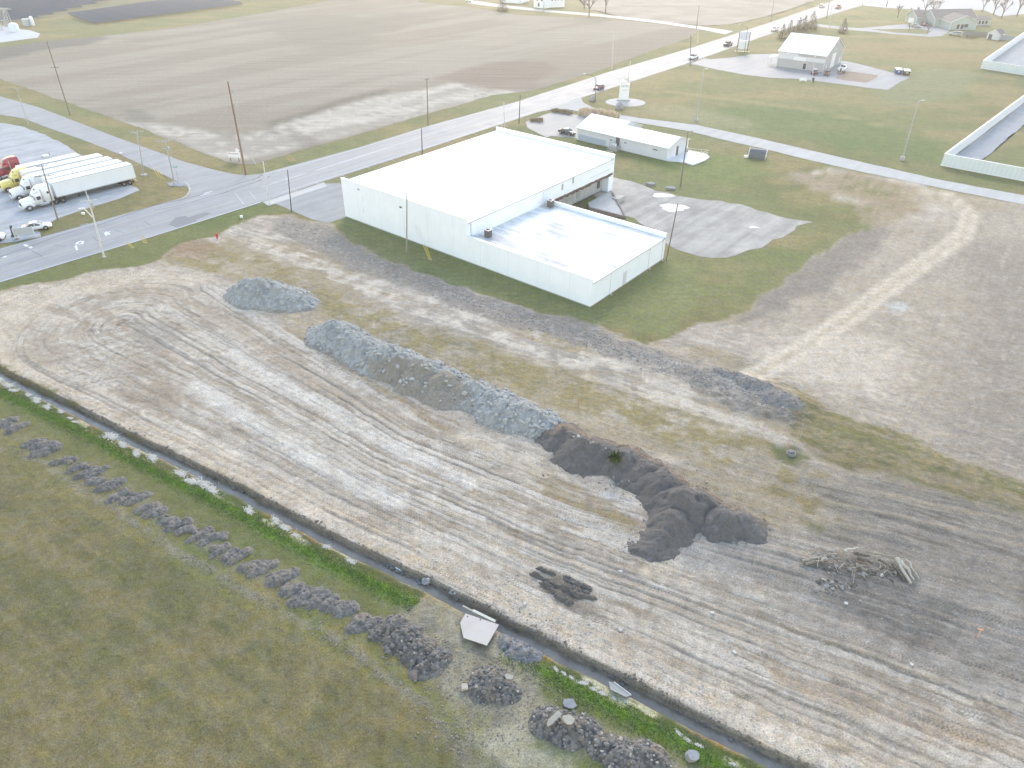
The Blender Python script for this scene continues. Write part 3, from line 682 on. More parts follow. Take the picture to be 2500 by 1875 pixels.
def pavement_mat(name, c, rough=.5, stain=.25, joint=None, spec=.5):
    m, n, l, p = new_mat(name)
    tc = n.new('ShaderNodeTexCoord'); mp = n.new('ShaderNodeMapping'); mp.inputs['Rotation'].default_value = (0, 0, -ROAD_DIR); l.new(tc.outputs['Object'], mp.inputs['Vector'])
    mp2 = n.new('ShaderNodeMapping'); mp2.inputs['Scale'].default_value = (.05, .55, 1); l.new(mp.outputs[0], mp2.inputs['Vector'])
    def nz(scale, vec, det=6, r=.65):
        x = n.new('ShaderNodeTexNoise'); x.inputs['Scale'].default_value = scale; x.inputs['Detail'].default_value = det; x.inputs['Roughness'].default_value = r; l.new(vec, x.inputs['Vector']); return x.outputs['Fac']
    def mr(v, a, b_, lo, hi):
        x = n.new('ShaderNodeMapRange'); x.inputs[1].default_value = a; x.inputs[2].default_value = b_; x.inputs[3].default_value = lo; x.inputs[4].default_value = hi; l.new(v, x.inputs[0]); return x.outputs[0]
    a = nz(1.0, mp2.outputs[0]); b_ = nz(.18, tc.outputs['Object'], 7, .7); c_ = nz(3.5, tc.outputs['Object'], 6, .7)
    def mul(x, y):
        q = n.new('ShaderNodeMath'); q.operation = 'MULTIPLY'; l.new(x, q.inputs[0]); l.new(y, q.inputs[1]); return q.outputs[0]
    v = mul(mul(mr(a, .3, .7, 1 - stain, 1 + stain * .6), mr(b_, .3, .7, 1 - stain, 1 + stain * .7)), mr(c_, .3, .7, .9, 1.1))
    cc = n.new('ShaderNodeCombineXYZ')
    for i in range(3): l.new(v, cc.inputs[i])
    mx = n.new('ShaderNodeMixRGB'); mx.blend_type = 'MULTIPLY'; mx.inputs[0].default_value = 1; mx.inputs[1].default_value = tuple(c) + (1,); l.new(cc.outputs[0], mx.inputs[2])
    l.new(mx.outputs[0], p.inputs['Base Color']); l.new(mr(b_, .3, .7, rough - .08, rough + .12), p.inputs['Roughness']); p.inputs['Specular IOR Level'].default_value = spec
    bp = n.new('ShaderNodeBump'); bp.inputs['Distance'].default_value = .01; l.new(c_, bp.inputs['Height']); l.new(bp.outputs[0], p.inputs['Normal'])
    return m
ASPH = pavement_mat('worn grey asphalt', (.272, .270, .268), .62, .16, spec=.3)
ASPH2 = pavement_mat('side road asphalt', (.285, .282, .278), .65, .14, spec=.25)
CONC = pavement_mat('pale concrete', (.42, .405, .38), .7, .12, spec=.3)
GRAV = pavement_mat('pale gravel', (.40, .405, .405), .9, .22, spec=.08)
LANE = pavement_mat('white lane gravel', (.46, .44, .405), .9, .10, spec=.08)
DRIVE = pavement_mat('drive asphalt', (.26, .262, .268), .65, .14, spec=.3)
road_l = [(-420, 742), (0, 607), (246, 539), (430, 487), (640, 424), (880, 359), (1045, 308), (1260, 249), (1486, 176), (1691, 116), (1880, 55), (2039, 0), (2200, -58)]
road_r = [(2330, -58), (2150, 0), (1990, 48), (1860, 90), (1685, 153), (1454, 228), (1240, 298), (1031, 367), (791, 443), (640, 494), (347, 586), (0, 690), (-420, 830)]
main_road = sheet('road', at2(road_l + road_r), .030, ASPH, label='wide worn asphalt main road running past the white warehouse')
side_road = sheet('side_road', at2([(-300, 190), (0, 235), (98, 263), (188, 298), (289, 337), (376, 368), (450, 395), (520, 414), (570, 425), (602, 428), (640, 425), (640, 440), (560, 470), (470, 492), (400, 497), (440, 488), (456, 478), (463, 466), (455, 455),
                   (440, 447), (400, 427), (350, 404), (289, 376), (203, 342), (116, 312), (60, 290), (0, 280), (-300, 235)]), .022, ASPH2, label='narrow side road joining the main road')
lane_px = [(1418, 238), (1424, 250), (1445, 262), (1500, 278), (1560, 288), (1700, 305), (1840, 335), (2000, 372), (2114, 398), (2300, 440), (2500, 477), (2760, 540), (2760, 572), (2500, 500), (2300, 460), (2114, 422), (1980, 392), (1860, 362), (1790, 347), (1680, 320), (1560, 300), (1500, 290),
           (1440, 278), (1380, 266), (1345, 268), (1300, 276)]
lane = sheet('lane', at2(lane_px), .022, LANE, jit=.12, seed=9, label='white gravel lane running right from the main road')
truck_lot = sheet('truck_lot', at2([(-400, 330), (0, 300), (60, 310), (110, 328), (150, 348), (185, 372), (240, 400), (290, 420), (318, 452), (341, 464), (300, 482), (231, 503), (180, 520), (139, 534), (90, 560), (100, 578), (40, 590), (0, 594), (-400, 690)]), .016, GRAV, jit=.35, seed=11, label='pale gravel parking yard for trucks')
yard = sheet('gravel_yard', at2([(1495, 432), (1540, 442), (1600, 466), (1680, 482), (1760, 490), (1830, 505), (1900, 528), (1985, 542), (1945, 552), (1910, 580), (1860, 605), (1800, 622), (1740, 630), (1680, 618), (1632, 598), (1600, 560), (1480, 500), (1440, 470)]), .016,
             pavement_mat('yard gravel', (.405, .372, .325), .95, .24, spec=.05), jit=.7, seed=13, label='rounded gravel yard behind the white warehouse')
front_pad = sheet('concrete_apron', at2([(655, 490), (680, 483), (790, 448), (830, 447), (850, 460), (845, 530), (800, 545), (760, 535), (712, 514)]), .016, pavement_mat('forecourt asphalt', (.30, .30, .29), .8, .14, spec=.15), label='grey forecourt at the end of the warehouse')
apron = sheet('driveway_apron', at2([(642, 494), (791, 445), (799, 455), (655, 503)]), .038, CONC, label='pale concrete strip between road and forecourt')
office_lot = sheet('parking_lot', at2([(1283, 298), (1330, 280), (1350, 274), (1440, 284), (1420, 300), (1410, 318), (1412, 338), (1345, 332), (1335, 336), (1288, 312)]), .018, pavement_mat('office lot asphalt', (.33, .315, .295), .7, .12, spec=.3), label='small parking lot before the long grey building')
shop_lot = sheet('driveway', at2([(1685, 156), (1720, 142), (1735, 145), (1790, 140), (1830, 133), (1900, 131), (1950, 140), (2070, 150), (2120, 162), (2180, 178), (2222, 188), (2195, 202), (2166, 220), (2100, 212), (2010, 200), (1950, 193), (1880, 190), (1820, 183), (1760, 172), (1720, 163)]), .018, DRIVE, jit=.25, seed=17, label='grey driveway round the metal shop')
house_drive = sheet('house_driveway', at2([(1990, 58), (2060, 66), (2100, 69), (2185, 61), (2230, 58), (2305, 62), (2330, 68), (2300, 88), (2270, 90), (2180, 83), (2120, 77), (2060, 72), (1990, 64)]), .018, DRIVE, label='forked driveway to the green house')
isl = sheet('lawn_island', at2([(2125, 72), (2185, 71), (2240, 70), (2275, 75), (2262, 84), (2190, 80)]), .026, soil_mat('island grass', 0, False, (.15, .16, .07), (.19, .185, .09)), label='grass island inside the house driveway')
bed = sheet('gravel_bed', at2([(2055, 172), (2090, 176), (2145, 184), (2140, 190), (2115, 202), (2060, 196), (2040, 190)]), .026, soil_mat('shop bed soil', 0, False, (.26, .20, .15), (.31, .25, .19)), label='brown bed inside the shop driveway')
farm_lane = sheet('farm_lane', at2([(1160, 2), (1230, 12), (1330, 24), (1460, 34), (1600, 50), (1720, 66), (1792, 76), (1770, 84), (1712, 72), (1600, 56), (1460, 40), (1330, 29), (1230, 19), (1140, 8)]), .020, CONC, label='pale lane to the farmhouse')
far_lot = sheet('far_lot', at2([(2115, -4), (2200, -20), (2540, -20), (2540, 30), (2440, 40), (2400, 24), (2290, 26), (2160, 19), (2105, 13)]), .018, pavement_mat('far lot paving', (.36, .36, .355), .7, .08, spec=.3), label='pale paved lot beyond the green house')
sub_pad = sheet('substation_gravel', at2([(-260, 128), (0, 62), (30, 68), (72, 74), (98, 82), (92, 92), (60, 96), (0, 104), (-260, 160)]), .016, pavement_mat('substation gravel', (.42, .43, .44), .8, .1), label='pale gravel pad of the substation')
solar_ground = sheet('solar_field', at2([(-400, -60), (700, -60), (430, 5), (0, 58), (-400, 100)]), .010, soil_mat('solar farm grass', R(20), False, (.13, .13, .075), (.19, .17, .10)), label='dry grass under the far solar panels')
# ================================================================== BUILDINGS
WHITE = mat('white painted wall', (.83, .87, .915), .55, .03, .5, streak=.10)
ROOFW = mat('white roof membrane', (.82, .82, .81), .6, .03, .35, dirt=(.55, .54, .52), dirt_amt=.12)
ROOFS = mat('stained white roof', (.74, .74, .73), .6, .05, .5, dirt=(.40, .39, .37), dirt_amt=.55)
TRIMG = mat('grey gutter', (.42, .43, .44), .5, .05)
CONCB = mat('cast concrete', (.42, .40, .37), .8, .12, 1.5, bump=.01, dirt=(.25, .23, .20), dirt_amt=.4)
DOCK = mat('grey dock wall', (.47, .47, .47), .75, .08, 1.2, streak=.35)
RUST = mat('rusty edge', (.13, .085, .07), .85, .4, 4, bump=.02)
DARKM = mat('dark grille metal', (.09, .085, .09), .55, .2, 6)
GREYM = mat('galvanised metal', (.46, .47, .48), .4, .08, 4, metal=.5)
GLASS = mat('dark window glass', (.035, .045, .055), .12, .2, 2, spec=.7)
GREYP = mat('grey metal siding', (.40, .405, .415), .5, .04, .6, streak=.12)
LIGHTS = mat('pale siding', (.62, .63, .655), .5, .04, .6, streak=.10)
BLUEP = mat('blue grey siding', (.38, .44, .52), .5, .04, .8)
ROOFM = mat('pale metal roof', (.70, .74, .75), .45, .04, .4, streak=.08)
GREENP = mat('grey green siding', (.36, .43, .42), .6, .05, .8)
SHING = mat('brown grey shingles', (.20, .175, .165), .9, .14, 2.5, bump=.01)
WTRIM = mat('white trim', (.78, .78, .77), .5, .03)
DOORG = mat('grey door paint', (.33, .34, .36), .5, .06)
BLACKP = mat('black paint', (.03, .03, .032), .45, .2)

# wing roof: water streaks running from the tall wall towards the eave
m_, n_, l_, p_ = new_mat('streaked wing roof'); tc = n_.new('ShaderNodeTexCoord'); mp = n_.new('ShaderNodeMapping'); mp.inputs['Rotation'].default_value = (0, 0, -2.461); l_.new(tc.outputs['Object'], mp.inputs['Vector'])
mp2 = n_.new('ShaderNodeMapping'); mp2.inputs['Scale'].default_value = (.10, .9, 1); l_.new(mp.outputs[0], mp2.inputs['Vector'])
s1 = n_.new('ShaderNodeTexNoise'); s1.inputs['Scale'].default_value = 1.3; s1.inputs['Detail'].default_value = 6; s1.inputs['Roughness'].default_value = .7; l_.new(mp2.outputs[0], s1.inputs['Vector'])
s2 = n_.new('ShaderNodeTexNoise'); s2.inputs['Scale'].default_value = .16; s2.inputs['Detail'].default_value = 4; l_.new(tc.outputs['Object'], s2.inputs['Vector'])
ad = n_.new('ShaderNodeMath'); ad.operation = 'ADD'; l_.new(s1.outputs['Fac'], ad.inputs[0]); l_.new(s2.outputs['Fac'], ad.inputs[1])
cr = n_.new('ShaderNodeValToRGB'); cr.color_ramp.elements[0].position = .98; cr.color_ramp.elements[1].position = 1.2 if False else 1.0
cr.color_ramp.elements[0].position = .46; cr.color_ramp.elements[1].position = .60; cr.color_ramp.elements[0].color = (.70, .70, .69, 1); cr.color_ramp.elements[1].color = (.36, .355, .34, 1)
hf = n_.new('ShaderNodeMath'); hf.operation = 'MULTIPLY'; hf.inputs[1].default_value = .5; l_.new(ad.outputs[0], hf.inputs[0]); l_.new(hf.outputs[0], cr.inputs[0]); l_.new(cr.outputs[0], p_.inputs['Base Color']); p_.inputs['Roughness'].default_value = .7
ROOFS = m_
# ---- the white warehouse
G0 = Vector((11.90, 95.92, 0)); th = 2.461
bu = Vector((math.cos(th), math.sin(th), 0)); bv = Vector((bu.y, -bu.x, 0))
def W(u, v, z): return G0 + bu * u + bv * v + Vector((0, 0, z))
BL, BM, BW, BWM, BHP, BHL = 57.2, 25.26, 22.6, 45.7, 7.62, 4.65
wh = thing('warehouse', 'large white flat-roofed warehouse with a lower wing in front', 'warehouse', W(28, 20, 0))
def hexa(u0, u1, v0, v1, z0, z1, mb=None):
    mb = mb or MB(); p = [W(u0, v0, z0), W(u1, v0, z0), W(u1, v1, z0), W(u0, v1, z0), W(u0, v0, z1), W(u1, v0, z1), W(u1, v1, z1), W(u0, v1, z1)]
    return mb.add(p, [(3, 2, 1, 0), (4, 5, 6, 7), (0, 1, 5, 4), (1, 2, 6, 5), (2, 3, 7, 6), (3, 0, 4, 7)])
def part(mb, name, m_, parent, bevel=0): return mb.build(name, m_, parent, True, bevel)
part(hexa(BM, BL, 0, .3, .12, BHP - .02), 'wall', WHITE, wh)
part(hexa(0, BM - .01, 0, .3, .12, BHL - .02), 'wall', WHITE, wh)
part(hexa(BM, BL, BWM - .3, BWM, .12, BHP - .02), 'wall', WHITE, wh)
part(hexa(BL - .3, BL, .31, BWM - .31, .12, 6.9), 'wall', WHITE, wh)
part(hexa(0, .3, .31, BW - .31, .12, 3.98), 'wall', WHITE, wh)
part(hexa(0, BM - .01, BW - .3, BW, .12, BHL - .02), 'wall', WHITE, wh)
part(hexa(BM, BM + .3, .31, BW - .3, 3.0, 6.85), 'wall', WHITE, wh)
part(hexa(BM, BM + .3, BW - .29, BWM - .31, 3.95, 6.85), 'wall', WHITE, wh)
part(hexa(BM + .02, BM + 1.6, BWM - 1.7, BWM - .31, .12, 3.94), 'wall', WHITE, wh)
part(hexa(BM + 1.62, BM + 1.9, BW, BWM - .31, .12, 3.9), 'dock_wall', DOCK, wh)
part(hexa(BM + .31, BM + 1.61, BW + .1, BWM - .32, 3.75, 3.9), 'canopy_soffit', DOCK, wh)
part(hexa(BM + .02, BL - .02, .32, BWM - .32, 6.72, 6.92), 'roof', ROOFW, wh)
part(hexa(.02, BM - .02, .32, BW - .32, 3.8, 4.02), 'wing_roof', ROOFS, wh)
for (u0, u1, v0, v1, z) in ((BM - .05, BL + .05, -.06, .42, BHP), (BM - .05, BL + .05, BWM - .42, BWM + .06, BHP), (-.05, BM - .06, -.06, .42, BHL), (-.05, BM - .06, BW - .42, BW + .06, BHL)):
    part(hexa(u0, u1, v0, v1, z - .02, z + .08), 'parapet_cap', WTRIM, wh)
part(hexa(BM - .16, BM - .02, .45, BWM - .45, 6.78, 6.95), 'gutter', TRIMG, wh)
part(hexa(-.17, -.02, .45, BW - .45, 3.86, 4.03), 'gutter', TRIMG, wh)
part(hexa(-.04, BM, -.05, -.003, 0, .12), 'plinth', CONCB, wh); part(hexa(BM + .01, BL, -.05, -.003, 0, .12), 'plinth', CONCB, wh)
part(hexa(-.05, -.003, -.05, BW + .05, 0, .12), 'plinth', CONCB, wh)
for v in (5.3, 17.2, 21.6):
    d = MB(); d.tube(W(-.1, v, 3.9), W(-.1, v, .35), .06, n=6); d.tube(W(-.1, v, .35), W(-.55, v, .12), .06, n=6)
    dp = part(d, 'downspout', WTRIM, wh)
    part(MB().box(W(-.85, v, .08), (.9, .35, .12), th), 'splash_block', WTRIM, dp) if v != 21.6 else None
dd = MB(); dd.tube(W(BM - .1, 21.3, 6.8), W(BM - .1, 21.3, 4.2), .06, n=6); part(dd, 'downspout', WTRIM, wh)
dd = MB(); dd.tube(W(BM - .09, 1.0, 6.8), W(BM - .09, 1.0, 4.4), .05, n=6); dd.tube(W(BM - .09, 1.0, 4.35), W(BM - .5, 2.6, 4.2), .05, n=6); part(dd, 'conduit', TRIMG, wh)
part(hexa(-.05, -.01, 9.2, 10.2, .14, 2.3), 'door', LIGHTS, wh); part(hexa(-.03, 0, 9.1, 10.3, 2.3, 2.42), 'lintel', LIGHTS, wh)
for u, z in ((40.8, 5.7), (52.0, 6.4)): part(hexa(u, u + .55, -.08, -.01, z, z + .3), 'wall_light', DARKM if u < 45 else TRIMG, wh)
for u in (51.5, 51.3): part(hexa(u, u + .12, -.03, -.005, 2.2 if u > 51.4 else 4.4, 3.1 if u > 51.4 else 5.4), 'wall_stain', LIGHTS, wh)
for k, u in enumerate(np.arange(4, 57, 6.1)):          # narrow recessed control joints in the long wall
    part(hexa(u, u + .035, -.006, .002, .14, (BHL if u < BM else BHP) - .1), 'wall_joint', LIGHTS, wh)
re = MB(); r_ = random.Random(3)
v = BW + .2
while v < BWM - .5:
    w = r_.uniform(.3, .7); hexa(BM - .05, BM + .36, v, min(v + w, BWM - .4), 3.86 - r_.uniform(.25, .55), 3.92 + r_.uniform(0, .12), re); v += w + .004
tag(part(re, 'rusty_canopy_edge', RUST, wh), 'broken rusty lower edge of the loading canopy')
part(hexa(BM + 1.5, BM + 1.615, BWM - 3.6, BWM - 2.6, 1.0, 3.1), 'door', DARKM, wh)
part(hexa(BM + 1.55, BM + 1.615, BWM - 11, BWM - 9.9, 1.0, 3.0), 'door', DOORG, wh)
part(hexa(BM + 1.55, BM + 1.615, BWM - 14.8, BWM - 12.2, 1.0, 3.3), 'dock_door', GREYP, wh)
part(hexa(BM + 1.5, BM + 1.61, BWM - 6.9, BWM - 6.2, 2.3, 2.75), 'vent', DARKM, wh)
for v, z in ((27, 5.2), (30.5, 5.6)): part(hexa(BM - .05, BM - .006, v, v + .5, z, z + 1.1), 'patch', GREYM, wh)
part(hexa(BM - .05, BM - .006, BWM - 9, BWM - 1.5, 4.95, 5.0), 'conduit', TRIMG, wh)
for (u, v, lab) in ((23.2, 3.1, 'dark air conditioning condenser on the wing roof, nearest the long wall'), (23.4, 21.0, 'dark air conditioning condenser on the wing roof, at its far corner')):
    t = thing('condenser_unit', lab, 'air conditioner', W(u, v, 4.02), th, 'condensers on the warehouse wing roof')
    MB().box((0, 0, .05), (1.3, 1.3, .1)).build('base', TRIMG, t)
    c = MB().box((0, 0, .72), (.95, .95, 1.2)).build('casing', DARKM, t, bevel=.04)
    for k in range(4):
        MB().box((.49 * math.cos(k * math.pi / 2), .49 * math.sin(k * math.pi / 2), .72), (.02, .7, 1.0), k * math.pi / 2).build('grille', mat('grille brown', (.12, .105, .105), .6, .3, 9), c)
    MB().box((0, 0, 1.36), (1.0, 1.0, .08)).build('top', GREYM, t, bevel=.02)
    MB().lathe((0, 0, 1.4), [(.36, 0), (.36, .05), (.1, .07)], 14).build('fan_guard', DARKM, t)
    MB().tube((.5, .3, .2), (1.5, .7, .15), .05).build('pipe', TRIMG, t)

# ---- loading ramp
rp = at(1490, 500); t = thing('loading_ramp', 'concrete loading ramp and dock slab under the rusty canopy', 'ramp', (rp.x, rp.y, 0))
tri = [at(1436, 495, .9), at(1486, 468, .9), at(1495, 472, .9), at(1518, 514, .45), at(1525, 530, .15), at(1441, 509, .9)]
mb = MB(); lo = [Vector((q.x, q.y, 0)) for q in tri]; n_ = len(tri); mb.add(lo + tri, [tuple(range(n_ - 1, -1, -1)), tuple(range(n_, 2 * n_))] + [(i, (i + 1) % n_, n_ + (i + 1) % n_, n_ + i) for i in range(n_)])
mb.build('slab', CONC, t, True)
mb = MB()
for a_, b_ in ((at(1495, 472, .9), at(1526, 531, .15)), (at(1441, 509, .9), at(1526, 531, .15))):
    d = (b_ - a_); nn = Vector((-d.y, d.x, 0)).normalized() * .14
    lo_a, lo_b = Vector((a_.x, a_.y, 0)), Vector((b_.x, b_.y, 0)); up = Vector((0, 0, .28))
    P = [lo_a - nn, lo_b - nn, lo_b + nn, lo_a + nn, a_ - nn + up, b_ - nn + up, b_ + nn + up, a_ + nn + up]
    w_ = MB().add(P, [(3, 2, 1, 0), (4, 5, 6, 7), (0, 1, 5, 4), (1, 2, 6, 5), (2, 3, 7, 6), (3, 0, 4, 7)])
    w_.build('kerb_wall', CONC if a_.y > 150 else mat('brown stained concrete', (.24, .19, .165), .85, .25, 2), t, True)
q = at(1509, 492); MBt = thing('concrete_block', 'grey concrete block beside the loading ramp', 'concrete block', (q.x, q.y, 0), th)
MB().box((0, 0, .5), (1.5, 2.6, 1.0)).build('block', CONCB, MBt, bevel=.04); MB().box((.9, 0, .25), (.3, 2.4, .5)).build('step', CONCB, MBt)

# ---- generic gabled building
def gable(root, P0, P1, width, eave, ridge, wallm, roofm, over=.35, trim=None, gable_trim=True, roofname='roof', z0=0.0, endm=None):
    """P0,P1 near long-side base corners (left, right as seen); returns a placing function for details"""
    P0 = Vector((P0.x, P0.y, z0)); P1 = Vector((P1.x, P1.y, z0)); a = (P1 - P0); L = a.length; a.normalize(); b = Vector((-a.y, a.x, 0)); Z = Vector((0, 0, 1))
    f = lambda s, w, z: P0 + a * s + b * w + Z * z
    hw = width / 2; th_ = .12
    mb = MB(); mb.add([f(0, 0, 0), f(L, 0, 0), f(L, 0, eave), f(0, 0, eave)], [(0, 1, 2, 3)]); mb.build('wall', wallm, root, True)
    mb = MB(); mb.add([f(0, width, 0), f(L, width, 0), f(L, width, eave), f(0, width, eave)], [(3, 2, 1, 0)]); mb.build('wall', wallm, root, True)
    for s, nm in ((0, 0), (L, 1)):
        e = MB(); q = [f(s, 0, 0), f(s, width, 0), f(s, width, eave), f(s, hw, ridge), f(s, 0, eave)]; e.add(q, [(0, 1, 2, 3, 4) if nm else (4, 3, 2, 1, 0)]); e.build('gable_wall', endm or wallm, root, True)
    sl = (ridge - eave) / hw
    for sgn in (0, 1):
        w0, w1 = (-over, hw) if sgn == 0 else (width + over, hw)
        z_e = eave - sl * over
        top = [f(-over, w0, z_e + th_), f(L + over, w0, z_e + th_), f(L + over, w1, ridge + th_), f(-over, w1, ridge + th_)]
        bot = [f(-over, w0, z_e), f(L + over, w0, z_e), f(L + over, w1, ridge), f(-over, w1, ridge)]
        r = MB().add(bot + top, [(3, 2, 1, 0), (4, 5, 6, 7), (0, 1, 5, 4), (1, 2, 6, 5), (2, 3, 7, 6), (3, 0, 4, 7)]); r.build(roofname, roofm, root, True)
    if trim:
        c = MB()
        for (s, w) in ((-.01, -.01), (L + .01, -.01), (L + .01, width + .01), (-.01, width + .01)): 
            x = MB().tube(f(s, w, 0), f(s, w, eave - .05), .09, n=4); x.build('corner_trim', trim, root, True)
        g = MB().tube(f(-over, -over - .06, eave - sl * over + .02), f(L + over, -over - .06, eave - sl * over + .02), .07, n=5); g.build('gutter', trim, root, True)
    if trim and gable_trim:
        for s in (-over - .03, L + over + .03):
            for w in (-over, width + over):
                MB().tube(f(s, w, eave - sl * over + .05), f(s, hw, ridge + .05), .09, n=4).build('barge_board', trim, root, True)
    def place(face, s, z, w_, h, name, m_, parent=root, proud=.03, sub=None, subm=None):
        """box on a wall: face N near long side, E end at P1, W end at P0"""
        if face == 'N': o, d, nrm = f(s, 0, z), a, -b
        elif face == 'E': o, d, nrm = f(L, s, z), b, a
        else: o, d, nrm = f(0, s, z), b, -a
        def bx(k, p0, p1): 
            q = [o + d * k[0] + Z * k[2], o + d * k[1] + Z * k[2], o + d * k[1] + Z * k[3], o + d * k[0] + Z * k[3]]
            return MB().add([x + nrm * p0 for x in q] + [x + nrm * p1 for x in q], [(3, 2, 1, 0), (4, 5, 6, 7), (0, 1, 5, 4), (1, 2, 6, 5), (2, 3, 7, 6), (3, 0, 4, 7)])
        r = bx((-w_ / 2, w_ / 2, 0, h), .004, proud).build(name, m_, parent, True)
        if sub: 
            e = .1 if w_ > .6 else .06
            s_ = bx((-w_ / 2 + e, w_ / 2 - e, e, h - e), proud + .003, proud + .02); me = s_.mesh(sub); me.materials.append(subm); oo = link_mesh(sub, me, r); oo.location = [-c for c in parent.location]; oo.matrix_parent_inverse = Matrix.Identity(4)
            oo.location = (0, 0, 0) if False else [-c for c in Vector(parent.location) + Vector(r.location)]
        return r
    return f, place, L

# ---- long pale office building behind the warehouse
P0, P1 = at(1409, 341), at(1627, 393)
t = thing('office_building', 'long low pale grey building with a pale metal roof', 'building', ((P0.x + P1.x) / 2, (P0.y + P1.y) / 2, 0))
eh = top_of((1409, 341), (1406, 311)).z
pm = P0.lerp(P1, .42)
f, place, L = gable(t, P0, pm, 12.5, eh, eh + 2.1, LIGHTS, ROOFM, .3, WTRIM)
part(MB().add([f(.3, -.02, .1), f(L * .80, -.02, .1), f(L * .80, -.02, 1.5), f(.3, -.02, 1.5)], [(0, 1, 2, 3)]), 'blue_skirting', BLUEP, t)
place('N', L * .93, 1.6, .9, .5, 'window', WTRIM, sub='pane', subm=GLASS)
f2, place2, L2 = gable(t, pm + (P1 - pm).normalized() * .02, P1, 9.6, eh, eh + 1.45, LIGHTS, ROOFM, .3, WTRIM, z0=-.002)
place2('N', 1.2, 1.0, 1.1, 2.1, 'door', DARKM); 
for s in (3.4, 11.5, L2 - 3.0): place2('N', s, 1.75, 1.0, .45, 'window', WTRIM, sub='pane', subm=GLASS)
place2('E', 3.6, .3, .5, 2.1, 'door', WTRIM); place2('E', 4.6, .3, 1.0, 2.15, 'door', DARKM)
place2('E', 8.6, 2.2, .5, .5, 'wall_light', WTRIM)
q = f2(1.2, -1.2, 0); st = thing('entry_steps', 'small grey entry landing with rails at the long building', 'steps', tuple(q))
aa = (P1 - P0).normalized(); ang_ = math.atan2(aa.y, aa.x); st.rotation_euler.z = ang_
MB().box((0, .2, .5), (2.0, 1.8, 1.0)).build('landing', GREYM, st)
for k in range(3): MB().box((-1.3 - k * .3, .2, .42 - k * .14), (.3, 1.2, .8 - k * .28)).build('step', GREYM, st)
for x, y in ((-1, -.7), (1, -.7), (1, 1.1), (-1, 1.1)): MB().tube((x, y, 1), (x, y, 2.0), .03, n=5).build('rail_post', DARKM, st)
MB().path([(-1, -.7, 2.0), (1, -.7, 2.0), (1, 1.1, 2.0)], .03).build('handrail', DARKM, st)
MB().box((-.2, -1.6, .06), (1.7, .5, .1)).build('doormat', mat('pale timber', (.5, .44, .34), .8), st)
for k in range(2): MB().lathe((-.5 + k * .6, .3, 1.0), [(.2, 0), (.24, .5), (.2, .55)], 10).build('pot', WTRIM, st)
dk = [at(1629, 394), at(1645, 371), at(1660, 365), at(1725, 379), at(1732, 386), at(1722, 393), at(1705, 400), at(1690, 405), at(1676, 400), at(1655, 396)]
q = at(1690, 388); t = thing('concrete_terrace', 'pale concrete terrace with white rails at the end of the long building', 'terrace', (q.x, q.y, 0))
MB().prism([(p.x, p.y) for p in dk][::-1], .0, .3).build('slab', mat('terrace concrete', (.60, .61, .62), .6, .05), t, True)
YEL = mat('yellowed white rail', (.70, .64, .50), .5, .1)
rl = [at(1676, 357), at(1696, 359), at(1696, 377), at(1727, 368), at(1700, 378)]
for a_, b_ in (((1675, 371), (1695, 375)), ((1695, 375), (1728, 378)), ((1728, 378), (1700, 390))):
    A_, B_ = at(*a_, .3), at(*b_, .3)
    for zz in (.55, 1.1): MB().tube(A_ + Vector((0, 0, zz)), B_ + Vector((0, 0, zz)), .05, n=5).build('rail', YEL, t, True)
    for k in (0, .5, 1): 
        c = A_.lerp(B_, k); MB().tube(c, c + Vector((0, 0, 1.1)), .05, n=5).build('rail_post', YEL, t, True)

# ---- metal shop
P0, P1 = at(1895, 162), at(2008, 176.5); wv = (at(2052, 153) - P1).length
t = thing('metal_shop', 'grey metal shop building with a tall white door in its gable', 'building', tuple((P0 + P1) / 2))
eh = top_of((2008, 176.5), (2017, 137)).z
f, place, L = gable(t, P0, P1, wv, eh, eh + wv * .5 * .42, GREYP, ROOFM, .3, WTRIM)
part(MB().add([f(.1, -.03, 2.9), f(L - .1, -.03, 2.9), f(L - .1, -.03, 4.2), f(L * .45, -.03, 4.2), f(L * .38, -.03, eh - .3), f(.1, -.03, eh - .3)], [(0, 1, 2, 3, 4, 5)]), 'white_band', LIGHTS, t)
place('N', L * .60, .05, 1.3, 2.2, 'door', WTRIM, sub='pane', subm=GLASS); place('N', L * .47, 2.8, 4.2, 1.1, 'sign_board', WTRIM, proud=.08)
place('E', wv * .48, .05, 4.4, 4.8, 'overhead_door', WTRIM, proud=.05); place('E', wv * .9, .05, 1.0, 2.3, 'door', WTRIM); place('E', wv * .5, eh + .6, .5, .5, 'wall_light', WTRIM, proud=.25)
place('E', wv * .12, .9, .5, 1.2, 'meter_box', WTRIM, proud=.2); place('N', L * .2, eh - .7, .5, .4, 'wall_light', WTRIM, proud=.25); place('N', L * .78, eh - .7, .5, .4, 'wall_light', WTRIM, proud=.25)
MB().tube(f(L * .36, 2.5, eh + .6), f(L * .36, 2.5, eh + 2.2), .12, n=8).build('vent_pipe', GREYM, t, True)
MB().add([f(-.1, .5, 3.6), f(-3.6, .5, 2.7), f(-3.6, 4.5, 2.7), f(-.1, 4.5, 3.6)], [(0, 1, 2, 3)]).build('porch_roof', ROOFM, t, True)
for w in (.6, 4.4): MB().tube(f(-3.5, w, 0), f(-3.5, w, 2.7), .07, n=5).build('porch_post', WTRIM, t, True)

